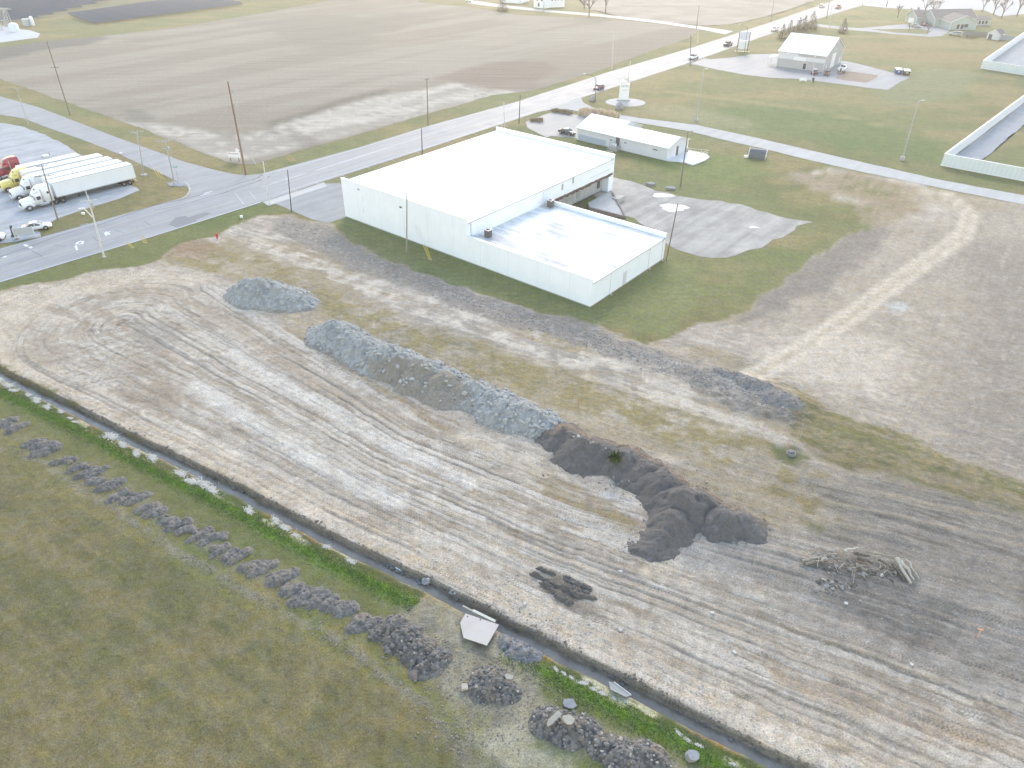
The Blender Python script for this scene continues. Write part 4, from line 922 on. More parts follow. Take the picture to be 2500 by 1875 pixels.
# ---- green house
P0, P1 = at(2317, 73), at(2379, 73)
t = thing('green_house', 'grey green ranch house with brown roofs', 'house', tuple((P0 + P1) / 2))
d = (P1 - P0).normalized(); nrm = Vector((-d.y, d.x, 0))
f, place, L = gable(t, P0 + nrm * 9.5, P0, P1.x - P0.x, 3.4, 5.9, GREENP, SHING, .5, WTRIM)   # its gable faces the camera
wq = L
for s in (.36, .52): place('E', (P1.x - P0.x) * (s - .05), .25, 1.5, 2.2, 'glass_door', WTRIM, sub='pane', subm=GLASS)
place('E', (P1.x - P0.x) * .62, 1.0, 1.9, 1.4, 'window', GLASS)
Q0 = P0 + Vector((-3.0, 9.0, 0)); Q1 = P1 + Vector((5.5, 11.0, 0))
f2, place2, L2 = gable(t, Q0, Q1, 11.5, 3.6, 6.6, GREENP, SHING, .5, WTRIM, roofname='main_roof')
place2('E', 3.0, .9, 1.6, 1.3, 'window', WTRIM, sub='pane', subm=GLASS)
R0_ = Q1 + Vector((.1, 1.2, 0)); R1_ = R0_ + Vector((8.5, 1.0, 0))
f3, place3, L3 = gable(t, R0_, R1_, 6.0, 2.7, 3.7, mat('grey porch siding', (.42, .42, .42), .6), SHING, .3, None, roofname='porch_roof')
for k in range(4): place3('N', 1.4 + k * 1.7, .8, 1.0, 1.3, 'window', GLASS)
S0 = Q0 + Vector((-5.5, 6.5, 0)); f4, place4, L4 = gable(t, S0, S0 + (Q1 - Q0).normalized() * 16, 8.5, 3.4, 5.6, GREENP, SHING, .5, WTRIM, roofname='garage_roof')
place4('W', 4.2, .05, 4.4, 2.3, 'garage_door', WTRIM)
# shed and fences by the house
P0, P1 = at(2408, 95), at(2436, 98.5); t = thing('garden_shed', 'small pale shed with a dark roof beside the board fence', 'shed', tuple((P0 + P1) / 2))
d = (P1 - P0).normalized(); nrm = Vector((-d.y, d.x, 0)); f, place, L = gable(t, P0 + nrm * 6.5, P0, (P1 - P0).length, 2.4, 3.8, LIGHTS, mat('dark shingles', (.11, .105, .115), .9, .2, 3), .25, WTRIM)
place('E', 1.2, .05, 1.4, 1.9, 'door', DARKM)
FENCEM = mat('weathered grey boards', (.20, .205, .20), .9, .2, 2.5); FENCE2 = mat('blue grey boards', (.33, .37, .40), .8, .1, 2)
def board_fence(a_, b_, h, m_, lab, n):
    A_, B_ = at(*a_), at(*b_); t = thing('board_fence', lab, 'fence', tuple((A_ + B_) / 2), group='board fences by the green house'); d = B_ - A_; an = math.atan2(d.y, d.x)
    proto = MB().box((0, 0, h / 2), (d.length / n - .03, .04, h)).mesh('board'); proto.materials.append(m_)
    for k in range(n):
        c = A_.lerp(B_, (k + .5) / n); o = link_mesh('board', proto, t); o.location = c - Vector(t.location) + Vector((0, 0, .05)); o.rotation_euler.z = an
    for zz in (.5, h - .4): MB().tube(A_ + Vector((0, .06, zz)), B_ + Vector((0, .06, zz)), .05, n=4).build('rail', m_, t, True)
    for k in range(5):
        c = A_.lerp(B_, k / 4); MB().box((c.x, c.y + .1, h / 2), (.12, .12, h)).build('post', m_, t, True)
board_fence((2366, 88), (2410, 90), 1.9, FENCEM, 'dark board fence between the house and the pale shed', 26)
board_fence((2441, 97), (2476, 101), 1.9, FENCE2, 'blue grey board fence right of the pale shed', 20)

# ---- farmhouse and outbuilding on the far lane
P0, P1 = at(1303, 18), at(1327, 21); t = thing('farmhouse', 'white two storey farmhouse on the far lane', 'house', tuple(P1))
d = (at(1380, 14) - P1); f, place, L = gable(t, P0, P1, 8.5, 5.8, 9.0, WHITE, SHING, .4, WTRIM)
place('N', L * .35, 3.4, 1.0, 1.6, 'window', GLASS); place('N', L * .8, 3.4, 1.3, 1.9, 'window', GLASS); place('N', L * .5, .8, 1.0, 1.6, 'window', GLASS)
f2, place2, L2 = gable(t, P1 + Vector((.1, 2.5, 0)), at(1378, 17), 9, 5.6, 8.4, WHITE, SHING, .4, WTRIM)
for k in range(6): place2('N', L2 * (k + .6) / 6.6, 3.3, 1.0, 1.7, 'window', GLASS)
P0, P1 = at(1225, 6), at(1272, 9); t = thing('barn', 'low white outbuilding left of the farmhouse', 'barn', tuple((P0 + P1) / 2)); gable(t, P0, P1, 12, 3.6, 6.0, WHITE, ROOFM, .3, WTRIM)

# ---- white roofless walled enclosures at the right
PANEL = mat('pale wall panel', (.66, .72, .74), .5, .04, .5, streak=.16); PANELI = mat('inner wall lining', (.72, .75, .79), .5, .03, .4, streak=.1)
CAPW = mat('cream wall cap', (.82, .79, .68), .5, .04)
def enclosure(corner, front_px, side_px, h, lab, nf, ns):
    c = at(*corner); A_ = at(*front_px); B_ = at(*side_px); t = thing('walled_enclosure', lab, 'enclosure', tuple(c), group='white roofless enclosures')
    for E_, n_, mm in ((A_, nf, PANEL), (B_, ns, PANELI)):
        d = E_ - c; an = math.atan2(d.y, d.x); w = d.length / n_
        pm_ = MB().box((0, 0, h / 2), (w - .03, .16, h)); pm_.box((w / 2 - .06, -.12 if mm is PANEL else .12, h / 2), (.10, .10, h - .02)); me = pm_.mesh('wall_panel'); me.materials.append(mm)
        for k in range(n_):
            q = c + d * ((k + .5) / n_); o = link_mesh('wall_panel', me, t); o.location = q - c; o.rotation_euler.z = an
        MB().box((c + d * .5) + Vector((0, 0, h + .05)), (d.length + .3, .34, .1), an).build('wall_cap', CAPW if mm is PANELI else WTRIM, t, True)
        MB().box((c + d * .5) + Vector((0, 0, .1)), (d.length + .2, .3, .2), an).build('footing', WTRIM, t, True)
    return t, c, A_, B_
hE = top_of((2296, 404), (2305, 376)).z
t, c, A_, B_ = enclosure((2297, 404), (2700, 480.5), (2740, 66), hE, 'nearer white roofless enclosure beside the gravel lane', 34, 48)
sheet('gravel_strip', [tuple(q[:2]) for q in (c + (A_ - c).normalized() * .3, c + (A_ - c).normalized() * 6.0, B_ + (A_ - c).normalized() * 6.0, B_)], .015, pavement_mat('strip gravel', (.36, .36, .36), .95, .14, spec=.08), jit=.25, seed=21, label='grey gravel strip inside the nearer enclosure')
t, c, A_, B_ = enclosure((2394, 167), (2700, 216), (2720, -66), hE, 'farther white roofless enclosure with a grey gravel floor', 30, 48)
sheet('gravel_floor', [tuple(q[:2]) for q in (c, A_, A_ + (B_ - c), B_)], .015, pavement_mat('floor gravel', (.38, .378, .37), .95, .1, spec=.08), label='grey gravel floor of the farther enclosure')

# ---- curved storage shed by the lane
q = (at(1826, 387) + at(1872, 389)) / 2; P0, P1 = at(1826, 386), at(1867, 391); d = P1 - P0; t = thing('storage_shed', 'small shed with a curved dark roof beside the white lane', 'shed', tuple((P0 + P1) / 2), math.atan2(d.y, d.x))
L = d.length; prof = [(0, 0), (0, .35)] + [(1.35 - 1.35 * math.cos(a_) , .35 + 1.75 * math.sin(a_)) for a_ in np.linspace(.15, math.pi - .15, 9)] + [(2.7, .35), (2.7, 0)]
DSH = mat('dark slate sheeting', (.10, .115, .135), .5, .12, 2, streak=.3)
k = len(prof); mb = MB(); vs = [(-L / 2, y, z) for y, z in prof] + [(L / 2, y, z) for y, z in prof]; mb.add(vs, [(i, i + 1, k + i + 1, k + i) for i in range(k - 1)]); mb.build('roof_shell', DSH, t)
for s in (-1, 1): 
    e = MB(); e.add([(s * (L / 2 - .02), y, z) for y, z in prof], [tuple(range(k))]); e.build('end_wall', WTRIM, t)
    ee = MB(); ee.path([(s * (L / 2 + .02), y, z) for y, z in prof], .06, 5); ee.build('end_trim', WTRIM, t)
for i in range(1, 5): MB().path([(-L / 2 + L * i / 5, y - .01, z + .01) for y, z in prof], .03, 4).build('roof_rib', DSH, t)
MB().box((-L / 2 - .6, .3, .25), (.8, .5, .5)).build('step', WTRIM, t)
# ================================================================== VEHICLES
TYRE = mat('tyre rubber', (.022, .022, .024), .8, .2, 8); RIM = mat('alloy rim', (.50, .51, .53), .3, .08, 6, metal=.6)
LENS = mat('headlight lens', (.75, .76, .74), .15, .05, 6, spec=.8); TAIL = mat('tail light red', (.30, .02, .02), .25, .1, 6)
CHROME = mat('bright metal', (.62, .63, .65), .2, .06, 5, metal=.8); PLAST = mat('black plastic', (.04, .04, .042), .6, .15, 6)
def paint(name, c): return mat(name, c, .28, .03, 1.5, coat=.5)
def wheel(parent, x, y, r=.34, w=.23, dual=False):
    s = 1 if y > 0 else -1
    t = MB().lathe((x, y, r), [(r * .62, -w / 2), (r * .95, -w / 2), (r, -w * .3), (r, w * .3), (r * .95, w / 2), (r * .62, w / 2)], 16, 'Y').build('wheel', TYRE, parent)
    MB().lathe((x, y + s * w * .42, r), [(r * .62, -.03), (r * .60, .03), (r * .2, .045), (.02, .03)], 12, 'Y').build('rim', RIM, t)
def car(name, label, cat, p, head, colour, style='sedan', group=None, scale=1.0):
    """p: pixel of the middle of the ground outline, head: pixel the nose points to"""
    a = at(*p); b_ = at(*head); rz = math.atan2(b_.y - a.y, b_.x - a.x)
    t = thing(name, label, cat, (a.x, a.y, .035), rz, group); t.scale = (scale,) * 3
    S = dict(sedan=(4.85, 1.82, .72, .98, 1.44), suv=(4.8, 1.9, .80, 1.10, 1.78), van=(5.1, 1.98, .80, 1.15, 1.78), pickup=(5.7, 1.98, .85, 1.12, 1.85))[style]
    Ln, Wd, zs, zb, zt = S; hl, hw = Ln / 2, Wd / 2
    def ring(x, w, z0, z1, tuck=.88):
        pts = [(-w * tuck, z0), (-w, z0 + (z1 - z0) * .3), (-w, z0 + (z1 - z0) * .72), (-w * .9, z1), (w * .9, z1), (w, z0 + (z1 - z0) * .72), (w, z0 + (z1 - z0) * .3), (w * tuck, z0)]
        return [Vector((x, y, z)) for y, z in pts]
    zhood = zb - .10
    bd = MB()
    if style == 'pickup':
        prof = [(-hl, .92, .45, zb - .12), (-hl + .1, .97, .34, zb - .05), (-hl * .3, 1, .32, zb), (hl * .3, 1, .32, zb), (hl * .45, 1, .32, zb), (hl * .93, .96, .34, zb - .08), (hl, .86, .45, zb - .28)]
    elif style in ('van', 'suv'):
        prof = [(-hl, .90, .42, zb - .10), (-hl + .15, .98, .30, zb), (-hl * .4, 1, .28, zb), (hl * .35, 1, .28, zb), (hl * .62, .98, .28, zb - .04), (hl * .93, .93, .30, zb - .20), (hl, .78, .42, zb - .36)]
    else:
        prof = [(-hl, .84, .42, zb - .18), (-hl + .16, .95, .28, zb - .04), (-hl * .55, 1, .24, zb), (0, 1, .22, zb - .02), (hl * .4, 1, .24, zb - .02), (hl * .88, .92, .28, zhood - .10), (hl, .74, .40, zhood - .28)]
    bd.loft([ring(x, hw * k, z0, z1) for x, k, z0, z1 in prof]); body = bd.build('body', colour, t)
    if style == 'sedan': cab = [(-hl * .70, zb - .04), (-hl * .38, zt - .04), (-.1, zt), (hl * .08, zt - .03), (hl * .46, zb - .03)]
    elif style == 'pickup': cab = [(-hl * .16, zb - .02), (-hl * .10, zt - .04), (.2, zt), (hl * .22, zt - .03), (hl * .46, zb - .03)]
    else: cab = [(-hl * .97, zb - .02), (-hl * .86, zt - .05), (-hl * .2, zt), (hl * .14, zt - .04), (hl * .60, zb - .06)]
    gz = zb - .06
    g = MB(); g.loft([[Vector((x, -hw * .93, gz)), Vector((x, -hw * (.93 if i in (0, 4) else .76), z)), Vector((x, hw * (.93 if i in (0, 4) else .76), z)), Vector((x, hw * .93, gz))] for i, (x, z) in enumerate(cab)], False)
    g.build('cabin_glass', GLASS, t)
    r = MB(); (xa, za), (xb, zb_), (xc, zc) = cab[1:4]
    r.add([(xa - .04, -hw * .77, za - .01), (xb, -hw * .78, zb_ + .03), (xc + .05, -hw * .77, zc - .005), (xc + .05, hw * .77, zc - .005), (xb, hw * .78, zb_ + .03), (xa - .04, hw * .77, za - .01),
           (xa, -hw * .70, za + .035), (xb, -hw * .70, zb_ + .055), (xc, -hw * .70, zc + .03), (xc, hw * .70, zc + .03), (xb, hw * .70, zb_ + .055), (xa, hw * .70, za + .035)],
          [(6, 7, 10, 11), (7, 8, 9, 10), (0, 1, 7, 6), (1, 2, 8, 7), (2, 3, 9, 8), (3, 4, 10, 9), (4, 5, 11, 10), (5, 0, 6, 11)], True)
    r.build('roof', colour, t)
    for sy in (-1, 1):                                 # pillars
        for (x0, z0), (x1, z1) in ((cab[0], cab[1]), (cab[4], cab[3])):
            MB().tube((x0, sy * hw * .93, z0 + .02), (x1, sy * hw * .765, z1), .055, n=5).build('pillar', colour, t)
        xm = -.15 if style != 'pickup' else hl * .08
        MB().tube((xm, sy * hw * .945, zb - .03), (xm - .04, sy * hw * .775, zt - .03), .05, n=5).build('pillar', colour, t)
        MB().box((hl * .93, sy * hw * .62, zhood - .22 if style == 'sedan' else zb - .30), (.22, .34, .16)).build('headlight', LENS, t)
        MB().box((-hl + .06, sy * hw * .70, zb - .20), (.16, .34, .18)).build('taillight', TAIL, t)
        MB().box((hl * .36, sy * (hw + .08), zb + .05), (.14, .18, .13)).build('mirror', colour, t)
        for x in (-hl * .60, hl * .60): 
            MB().lathe((x, sy * (hw - .09), .35), [(.42, -.08), (.42, .085)], 16, 'Y').build('wheel_arch', PLAST, t); wheel(t, x, sy * (hw - .03), .35 if style != 'pickup' else .40)
    MB().box((hl - .02, 0, .42), (.14, Wd * .72, .18)).build('bumper', PLAST if style != 'sedan' else colour, t)
    if style == 'pickup':
        MB().box((-hl * .58, 0, zb - .02), (Ln * .36, Wd * .80, .06)).build('bed_floor', PLAST, t)
    return t
def near_road_heading(px): return px
WHITEC = paint('white car paint', (.80, .80, .79)); DARKC = paint('dark blue car paint', (.022, .025, .035)); MAROON = paint('maroon car paint', (.12, .035, .04)); REDC = paint('red car paint', (.32, .05, .04)); BLKC = paint('black truck paint', (.03, .026, .026)); TANC = paint('tan car paint', (.42, .39, .35)); SILV = paint('silver van paint', (.40, .42, .43))
car('parked_car', 'white sedan parked on the grass edge of the truck yard', 'car', (92, 560), (170, 548), WHITEC, 'sedan', 'parked cars')
car('parked_car', 'white car cut off by the left picture edge near the black post', 'car', (-22, 588), (60, 577), WHITEC, 'suv', 'parked cars')
car('parked_car', 'dark sedan parked before the long pale office building', 'car', (1384, 328), (1412, 335), DARKC, 'sedan', 'parked cars')
car('moving_car', 'maroon sedan driving on the main road near the white monument sign', 'car', (1462, 218), (1440, 226), MAROON, 'sedan', 'cars on the main road')
car('pickup_truck', 'black pickup on the main road beside the tall pylon sign', 'pickup', (1777, 112), (1760, 118), BLKC, 'pickup', 'cars on the main road')
car('pickup_truck', 'white pickup on the main road at the shop driveway mouth', 'pickup', (1693, 144), (1676, 150), WHITEC, 'pickup', 'cars on the main road')
car('delivery_van', 'white van on the main road left of the conifer row', 'van', (1891, 76), (1874, 82), WHITEC, 'van', 'cars on the main road')
car('moving_car', 'white car on the far main road, left of the red one', 'car', (2006, 18), (2024, 11), WHITEC, 'suv', 'cars on the main road')
car('pickup_truck', 'red pickup on the far main road', 'pickup', (2046, 21), (2030, 27), paint('faded red paint', (.25, .07, .055)), 'pickup', 'cars on the main road')
car('moving_car', 'white car half hidden behind the conifer row', 'car', (1955, 50), (1940, 56), WHITEC, 'sedan', 'cars on the main road')
car('parked_car', 'tan car on the green house drive, nearest the small bare tree', 'car', (2236, 67), (2256, 70), TANC, 'sedan', 'cars at the green house')
car('parked_car', 'dark red boxy car on the green house drive between two others', 'car', (2256, 63), (2262, 67), paint('dark red paint', (.20, .06, .05)), 'suv', 'cars at the green house')
car('parked_car', 'long faded red car on the green house drive, closest to the house', 'car', (2289, 59), (2310, 61), paint('dull red paint', (.27, .12, .10)), 'van', 'cars at the green house')
car('parked_van', 'silver minivan with a white roof before the green house', 'van', (2331, 87), (2310, 85), SILV, 'van', 'cars at the green house')
car('parked_car', 'small red and white car at the left end of the farmhouse lane', 'car', (1146, 5), (1160, 7), WHITEC, 'sedan', 'cars at the farm')

# ---- semi trucks
TRW = mat('white trailer skin', (.76, .78, .79), .42, .03, .4, streak=.10); TRR = mat('white trailer roof', (.80, .80, .78), .5, .04, .5, dirt=(.6, .58, .55), dirt_amt=.2); SILVT = mat('silver tank skin', (.60, .62, .64), .35, .06, .5, streak=.2)
tA, tB = at(124, 481, 1.1), at(318, 433, 1.1); tdir = (tA - tB).normalized(); trz = math.atan2(tdir.y, tdir.x)
def trailer(rear_px, Ln, lab, m_, zt=4.1, gear=True):
    r_ = at(rear_px[0], rear_px[1], zt); side = Vector((tdir.y, -tdir.x, 0))      # rear near top corner; side points to the camera
    o = r_ - side * 0 + tdir * (Ln / 2) - side * 1.3; o.z = 0
    t = thing('semi_trailer', lab, 'trailer', tuple(o), trz, 'parked semi trailers')
    MB().box((0, 0, (1.15 + zt) / 2), (Ln, 2.6, zt - 1.15)).build('box_body', m_, t, bevel=.05)
    MB().box((0, 0, zt + .012), (Ln - .12, 2.46, .03)).build('roof', TRR, t)
    for s in (-1, 1):
        MB().box((0, s * 1.29, 1.2), (Ln, .06, .14)).build('side_rail', GREYM, t); MB().box((0, s * 1.29, zt - .06), (Ln, .05, .1)).build('top_rail', GREYM, t)
        MB().tube((Ln * .24, s * .9, 0.1), (Ln * .24, s * .9, 1.15), .08, n=6).build('landing_leg', PLAST, t)
    MB().box((0, 0, 1.05), (Ln * .9, .9, .18)).build('chassis', PLAST, t)
    for s in (-.65, .65): MB().box((-Ln / 2 - .015, s, (1.2 + zt) / 2), (.04, 1.18, zt - 1.35)).build('rear_door', m_, t)
    MB().box((-Ln / 2 + .1, 0, .6), (.12, 2.3, .12)).build('bumper_bar', GREYM, t)
    for x in (-Ln / 2 + 1.5, -Ln / 2 + 2.75):
        for s in (-1, 1): wheel(t, x, s * 1.08, .5, .5)
    for s in (-1, 1): MB().box((-Ln / 2 + .7, s * 1.0, .55), (.05, .6, .6)).build('mud_flap', PLAST, t)
    return t
T1 = trailer((309, 394.6), 16.1, 'white dry van trailer nearest the road, hitched to a white tractor', TRW)
T2 = trailer((286, 388), 15.6, 'white trailer second from the road', TRW, 4.05)
T3 = trailer((262, 381), 15.9, 'white trailer third from the road, behind the yellow tractor', TRW, 4.1)
T4 = trailer((238, 373.5), 16.0, 'cream white trailer fourth from the road', mat('cream trailer skin', (.72, .71, .66), .5, .04, .5, streak=.15), 4.1)
T5 = trailer((184, 373), 12.4, 'lower silver white trailer farthest from the road', SILVT, 3.6)
q = thing('cooling_unit', 'small grey refrigeration unit on the silver trailer', 'machine', tuple(at(114, 385, 3.62)), trz)
MB().box((0, 0, .25), (1.6, 1.6, .5)).build('casing', GREYM, q, bevel=.05); MB().box((.3, 0, .55), (.7, .9, .12)).build('hood', WTRIM, q); MB().tube((-.6, .4, .5), (-.6, .4, .95), .08, n=6).build('exhaust', PLAST, q)
def tractor(nose_px, lab, m_, near=True):
    """long-nosed sleeper tractor; nose_px = ground under the front bumper's near corner"""
    p = at(*nose_px); side = Vector((tdir.y, -tdir.x, 0)); o = p - side * 1.2 - tdir * 4.1
    t = thing('semi_tractor', lab, 'truck', (o.x, o.y, 0), trz, 'parked semi tractors')
    ch = MB().box((-.6, 0, .85), (7.0, .9, .3)).build('chassis', PLAST, t)
    def rg(x, w, z0, z1, k=.9): return [Vector((x, -w, z0)), Vector((x, -w, z1 - .25)), Vector((x, -w * k, z1)), Vector((x, w * k, z1)), Vector((x, w, z1 - .25)), Vector((x, w, z0))]
    MB().loft([rg(4.05, .72, .85, 1.75, .8), rg(3.85, .95, .7, 2.0, .75), rg(2.9, 1.05, .75, 2.15, .7), rg(1.75, 1.12, .85, 2.28, .75)]).build('hood', m_, t)
    for s in (-1, 1):
        f_ = MB(); f_.loft([[Vector((x, s * .75, z0)), Vector((x, s * 1.22, z0)), Vector((x, s * 1.22, z1)), Vector((x, s * .75, z1))] for x, z0, z1 in ((3.9, .75, 1.05), (3.5, 1.08, 1.35), (2.95, 1.12, 1.42), (2.4, 1.05, 1.35), (2.05, .6, 1.0))]); f_.build('fender', m_, t)
        MB().box((3.95, s * .98, 1.15), (.16, .32, .28)).build('headlight', LENS, t)
        MB().box((.15, s * 1.16, .8), (1.7, .42, .55)).build('fuel_tank', CHROME, t, bevel=.12)
        MB().box((.9, s * 1.26, 2.1), (.75, .03, .65)).build('side_window', GLASS, t)
        MB().lathe((-1.0, s * 1.262, 2.75), [(.24, -.015), (.24, .02)], 10, 'Y').build('sleeper_window', GLASS, t)
        MB().tube((.22, s * 1.32, 1.1), (.22, s * 1.32, 3.7), .085, n=8).build('exhaust_stack', CHROME, t)
        MB().box((1.75, s * 1.52, 2.25), (.12, .26, .6)).build('mirror', PLAST, t)
        wheel(t, 3.0, s * 1.04, .52, .30)
        for x in (-1.9, -3.2): wheel(t, x, s * 1.0, .52, .52)
        for k in range(2): MB().box((1.0 - k * .45, s * 1.2, .55 + k * .0), (.35, .2, .06)).build('step', GREYM, t)
    MB().box((4.1, 0, .62), (.22, 2.3, .36)).build('bumper', CHROME, t, bevel=.06)
    MB().box((4.06, 0, 1.35), (.06, 1.0, .75)).build('grille', PLAST, t)
    MB().loft([rg(1.75, 1.14, .95, 2.35), rg(1.25, 1.24, .95, 3.0), rg(.35, 1.25, .95, 3.15)]).build('cab', m_, t)
    w_ = MB(); w_.add([(1.80, -.98, 2.30), (1.80, .98, 2.30), (1.33, .98, 2.88), (1.33, -.98, 2.88)], [(0, 1, 2, 3)]); w_.build('windshield', GLASS, t)
    MB().loft([rg(1.3, 1.0, 2.95, 3.1), rg(.6, 1.22, 2.95, 3.75, .8), rg(-.2, 1.25, .95, 4.0, .86), rg(-1.75, 1.25, .95, 4.0, .9)]).build('sleeper', m_, t)
    w2 = MB(); w2.add([(1.02, -.35, 3.42), (1.02, .35, 3.42), (.72, .35, 3.70), (.72, -.35, 3.70)], [(0, 1, 2, 3)]); w2.build('roof_window', GLASS, t)
    MB().box((-2.5, 0, 1.12), (1.1, .9, .1)).build('fifth_wheel', PLAST, t)
    return t
YELC = paint('yellow truck paint', (.72, .60, .16)); REDT = paint('red truck paint', (.33, .03, .04))
tractor((50, 512), 'white long-nosed tractor hitched to the nearest trailer', WHITEC)
tractor((26, 486), 'white tractor tucked behind the nearest white one', WHITEC)
tractor((0, 467), 'yellow tractor in front of the third trailer', YELC)
tractor((-22, 438), 'red tractor farthest from the road', REDT)

# ---- boat on trailer, quad bikes, dumpsters, utility trailer
q = at(2055, 176); hd = at(2066, 166); rz = math.atan2(hd.y - q.y, hd.x - q.x)
t = thing('boat', 'white motorboat on a trailer beside the metal shop', 'boat', tuple(q), rz)
def br(x, w, z0, z1): return [Vector((x, -w, z1)), Vector((x, -w * .8, (z0 + z1) / 2)), Vector((x, 0, z0)), Vector((x, w * .8, (z0 + z1) / 2)), Vector((x, w, z1))]
hull = MB(); hull.loft([br(-3.2, 1.1, .75, 1.6), br(-1, 1.22, .7, 1.62), br(1.4, 1.1, .8, 1.75), br(2.7, .55, 1.1, 1.9), br(3.3, .06, 1.7, 2.0)]); hull.build('hull', WTRIM, t)
MB().box((-.9, 0, 1.66), (3.6, 1.7, .08)).build('deck', mat('boat deck grey', (.45, .5, .52), .6), t); w_ = MB(); w_.add([(.6, -.8, 1.7), (.6, .8, 1.7), (.1, .75, 2.25), (.1, -.75, 2.25)], [(0, 1, 2, 3)]); w_.build('windscreen', GLASS, t)
MB().box((-3.4, 0, 1.3), (.4, .45, 1.1)).build('outboard_motor', PLAST, t, bevel=.06); MB().box((0, 0, .5), (5.6, .14, .12)).build('trailer_beam', GREYM, t)
for s in (-1, 1): wheel(t, -.9, s * 1.05, .33, .2)
for s in (-.5, .5): MB().box((-1, s * 1.5, .62), (.12, .3, .5)).build('bunk_post', GREYM, t)
def quad(px, hp, m_, lab, top):
    q = at(*px); hd = at(*hp); rz = math.atan2(hd.y - q.y, hd.x - q.x); t = thing('utility_vehicle', lab, 'utility vehicle', tuple(q), rz, 'small vehicles at the metal shop')
    MB().loft([[Vector((x, -w, .45)), Vector((x, -w, z)), Vector((x, w, z)), Vector((x, w, .45))] for x, w, z in ((-1.4, .55, .95), (-.4, .65, 1.0), (.4, .65, .95), (1.35, .5, .8))]).build('body', m_, t)
    MB().box((-.9, 0, 1.15), (.9, 1.2, .3)).build('cargo_bed', PLAST, t); MB().box((-.05, 0, 1.05), (.5, 1.0, .25)).build('seat', PLAST, t)
    for x in (-.35, .45):
        for s in (-.6, .6): MB().tube((x, s, .9), (x * .8, s, 1.8), .04, n=5).build('roll_bar', PLAST, t)
    MB().box((0, 0, 1.83), (1.1, 1.3, .06)).build('canopy', top, t)
    for x in (-.95, .95):
        for s in (-.6, .6): wheel(t, x, s, .32, .26)
quad((1988, 182), (1980, 185), MAROON, 'maroon utility buggy with a white roof before the shop wall', WTRIM)
quad((2018, 184), (2010, 189), paint('rust red paint', (.20, .06, .055)), 'rusty red utility buggy at the shop corner', paint('pinkish roof', (.55, .33, .30)))
for (px, m_, lidm, lab, mark) in (((2191, 180), mat('blue dumpster paint', (.05, .10, .32), .5, .1, 2), WTRIM, 'blue dumpster at the end of the shop driveway', True), ((2211, 183), mat('dark dumpster paint', (.06, .05, .03), .6, .2, 2), CAPW, 'dark dumpster with a cream lid at the end of the shop driveway', False)):
    q = at(*px); t = thing('dumpster', lab, 'dumpster', tuple(q), R(-8), 'dumpsters by the shop driveway')
    b_ = MB(); b_.add([(-1, -.75, .12), (1, -.75, .12), (1, .75, .12), (-1, .75, .12), (-1.05, -1.0, 1.35), (1.05, -1.0, 1.35), (1.05, .85, 1.75), (-1.05, .85, 1.75)], [(3, 2, 1, 0), (4, 5, 6, 7), (0, 1, 5, 4), (1, 2, 6, 5), (2, 3, 7, 6), (3, 0, 4, 7)]); b_.build('bin', m_, t)
    l_ = MB(); l_.add([(-1.1, -1.05, 1.38), (1.1, -1.05, 1.38), (1.1, .9, 1.80), (-1.1, .9, 1.80), (-1.1, -1.05, 1.46), (1.1, -1.05, 1.46), (1.1, .9, 1.88), (-1.1, .9, 1.88)], [(3, 2, 1, 0), (4, 5, 6, 7), (0, 1, 5, 4), (1, 2, 6, 5), (2, 3, 7, 6), (3, 0, 4, 7)]); l_.build('lid', lidm, t)
    for s in (-1, 1): MB().box((s * 1.12, -.1, .9), (.12, 1.2, .14)).build('fork_pocket', m_, t)
    MB().box((0, -.93, .85), (.45, .05, .45) if mark else (.9, .05, .2)).build('decal', WTRIM if mark else CAPW, t)
q = at(2364, 91); t = thing('utility_trailer', 'black open-sided trailer parked behind the silver minivan', 'trailer', tuple(q), R(-12))
MB().box((0, 0, .7), (4.6, 2, .12)).build('floor', PLAST, t)
for s in (-1, 1):
    MB().box((0, s * 1.0, 1.4), (4.6, .06, 1.3)).build('side_board', FENCEM, t); wheel(t, -.3, s * 1.12, .35, .22)
for s in (-1, 1): MB().box((s * 2.3, 0, 1.4), (.06, 2, 1.3)).build('end_board', FENCEM, t)
MB().tube((2.3, 0, .6), (3.8, 0, .5), .07, n=5).build('drawbar', PLAST, t)

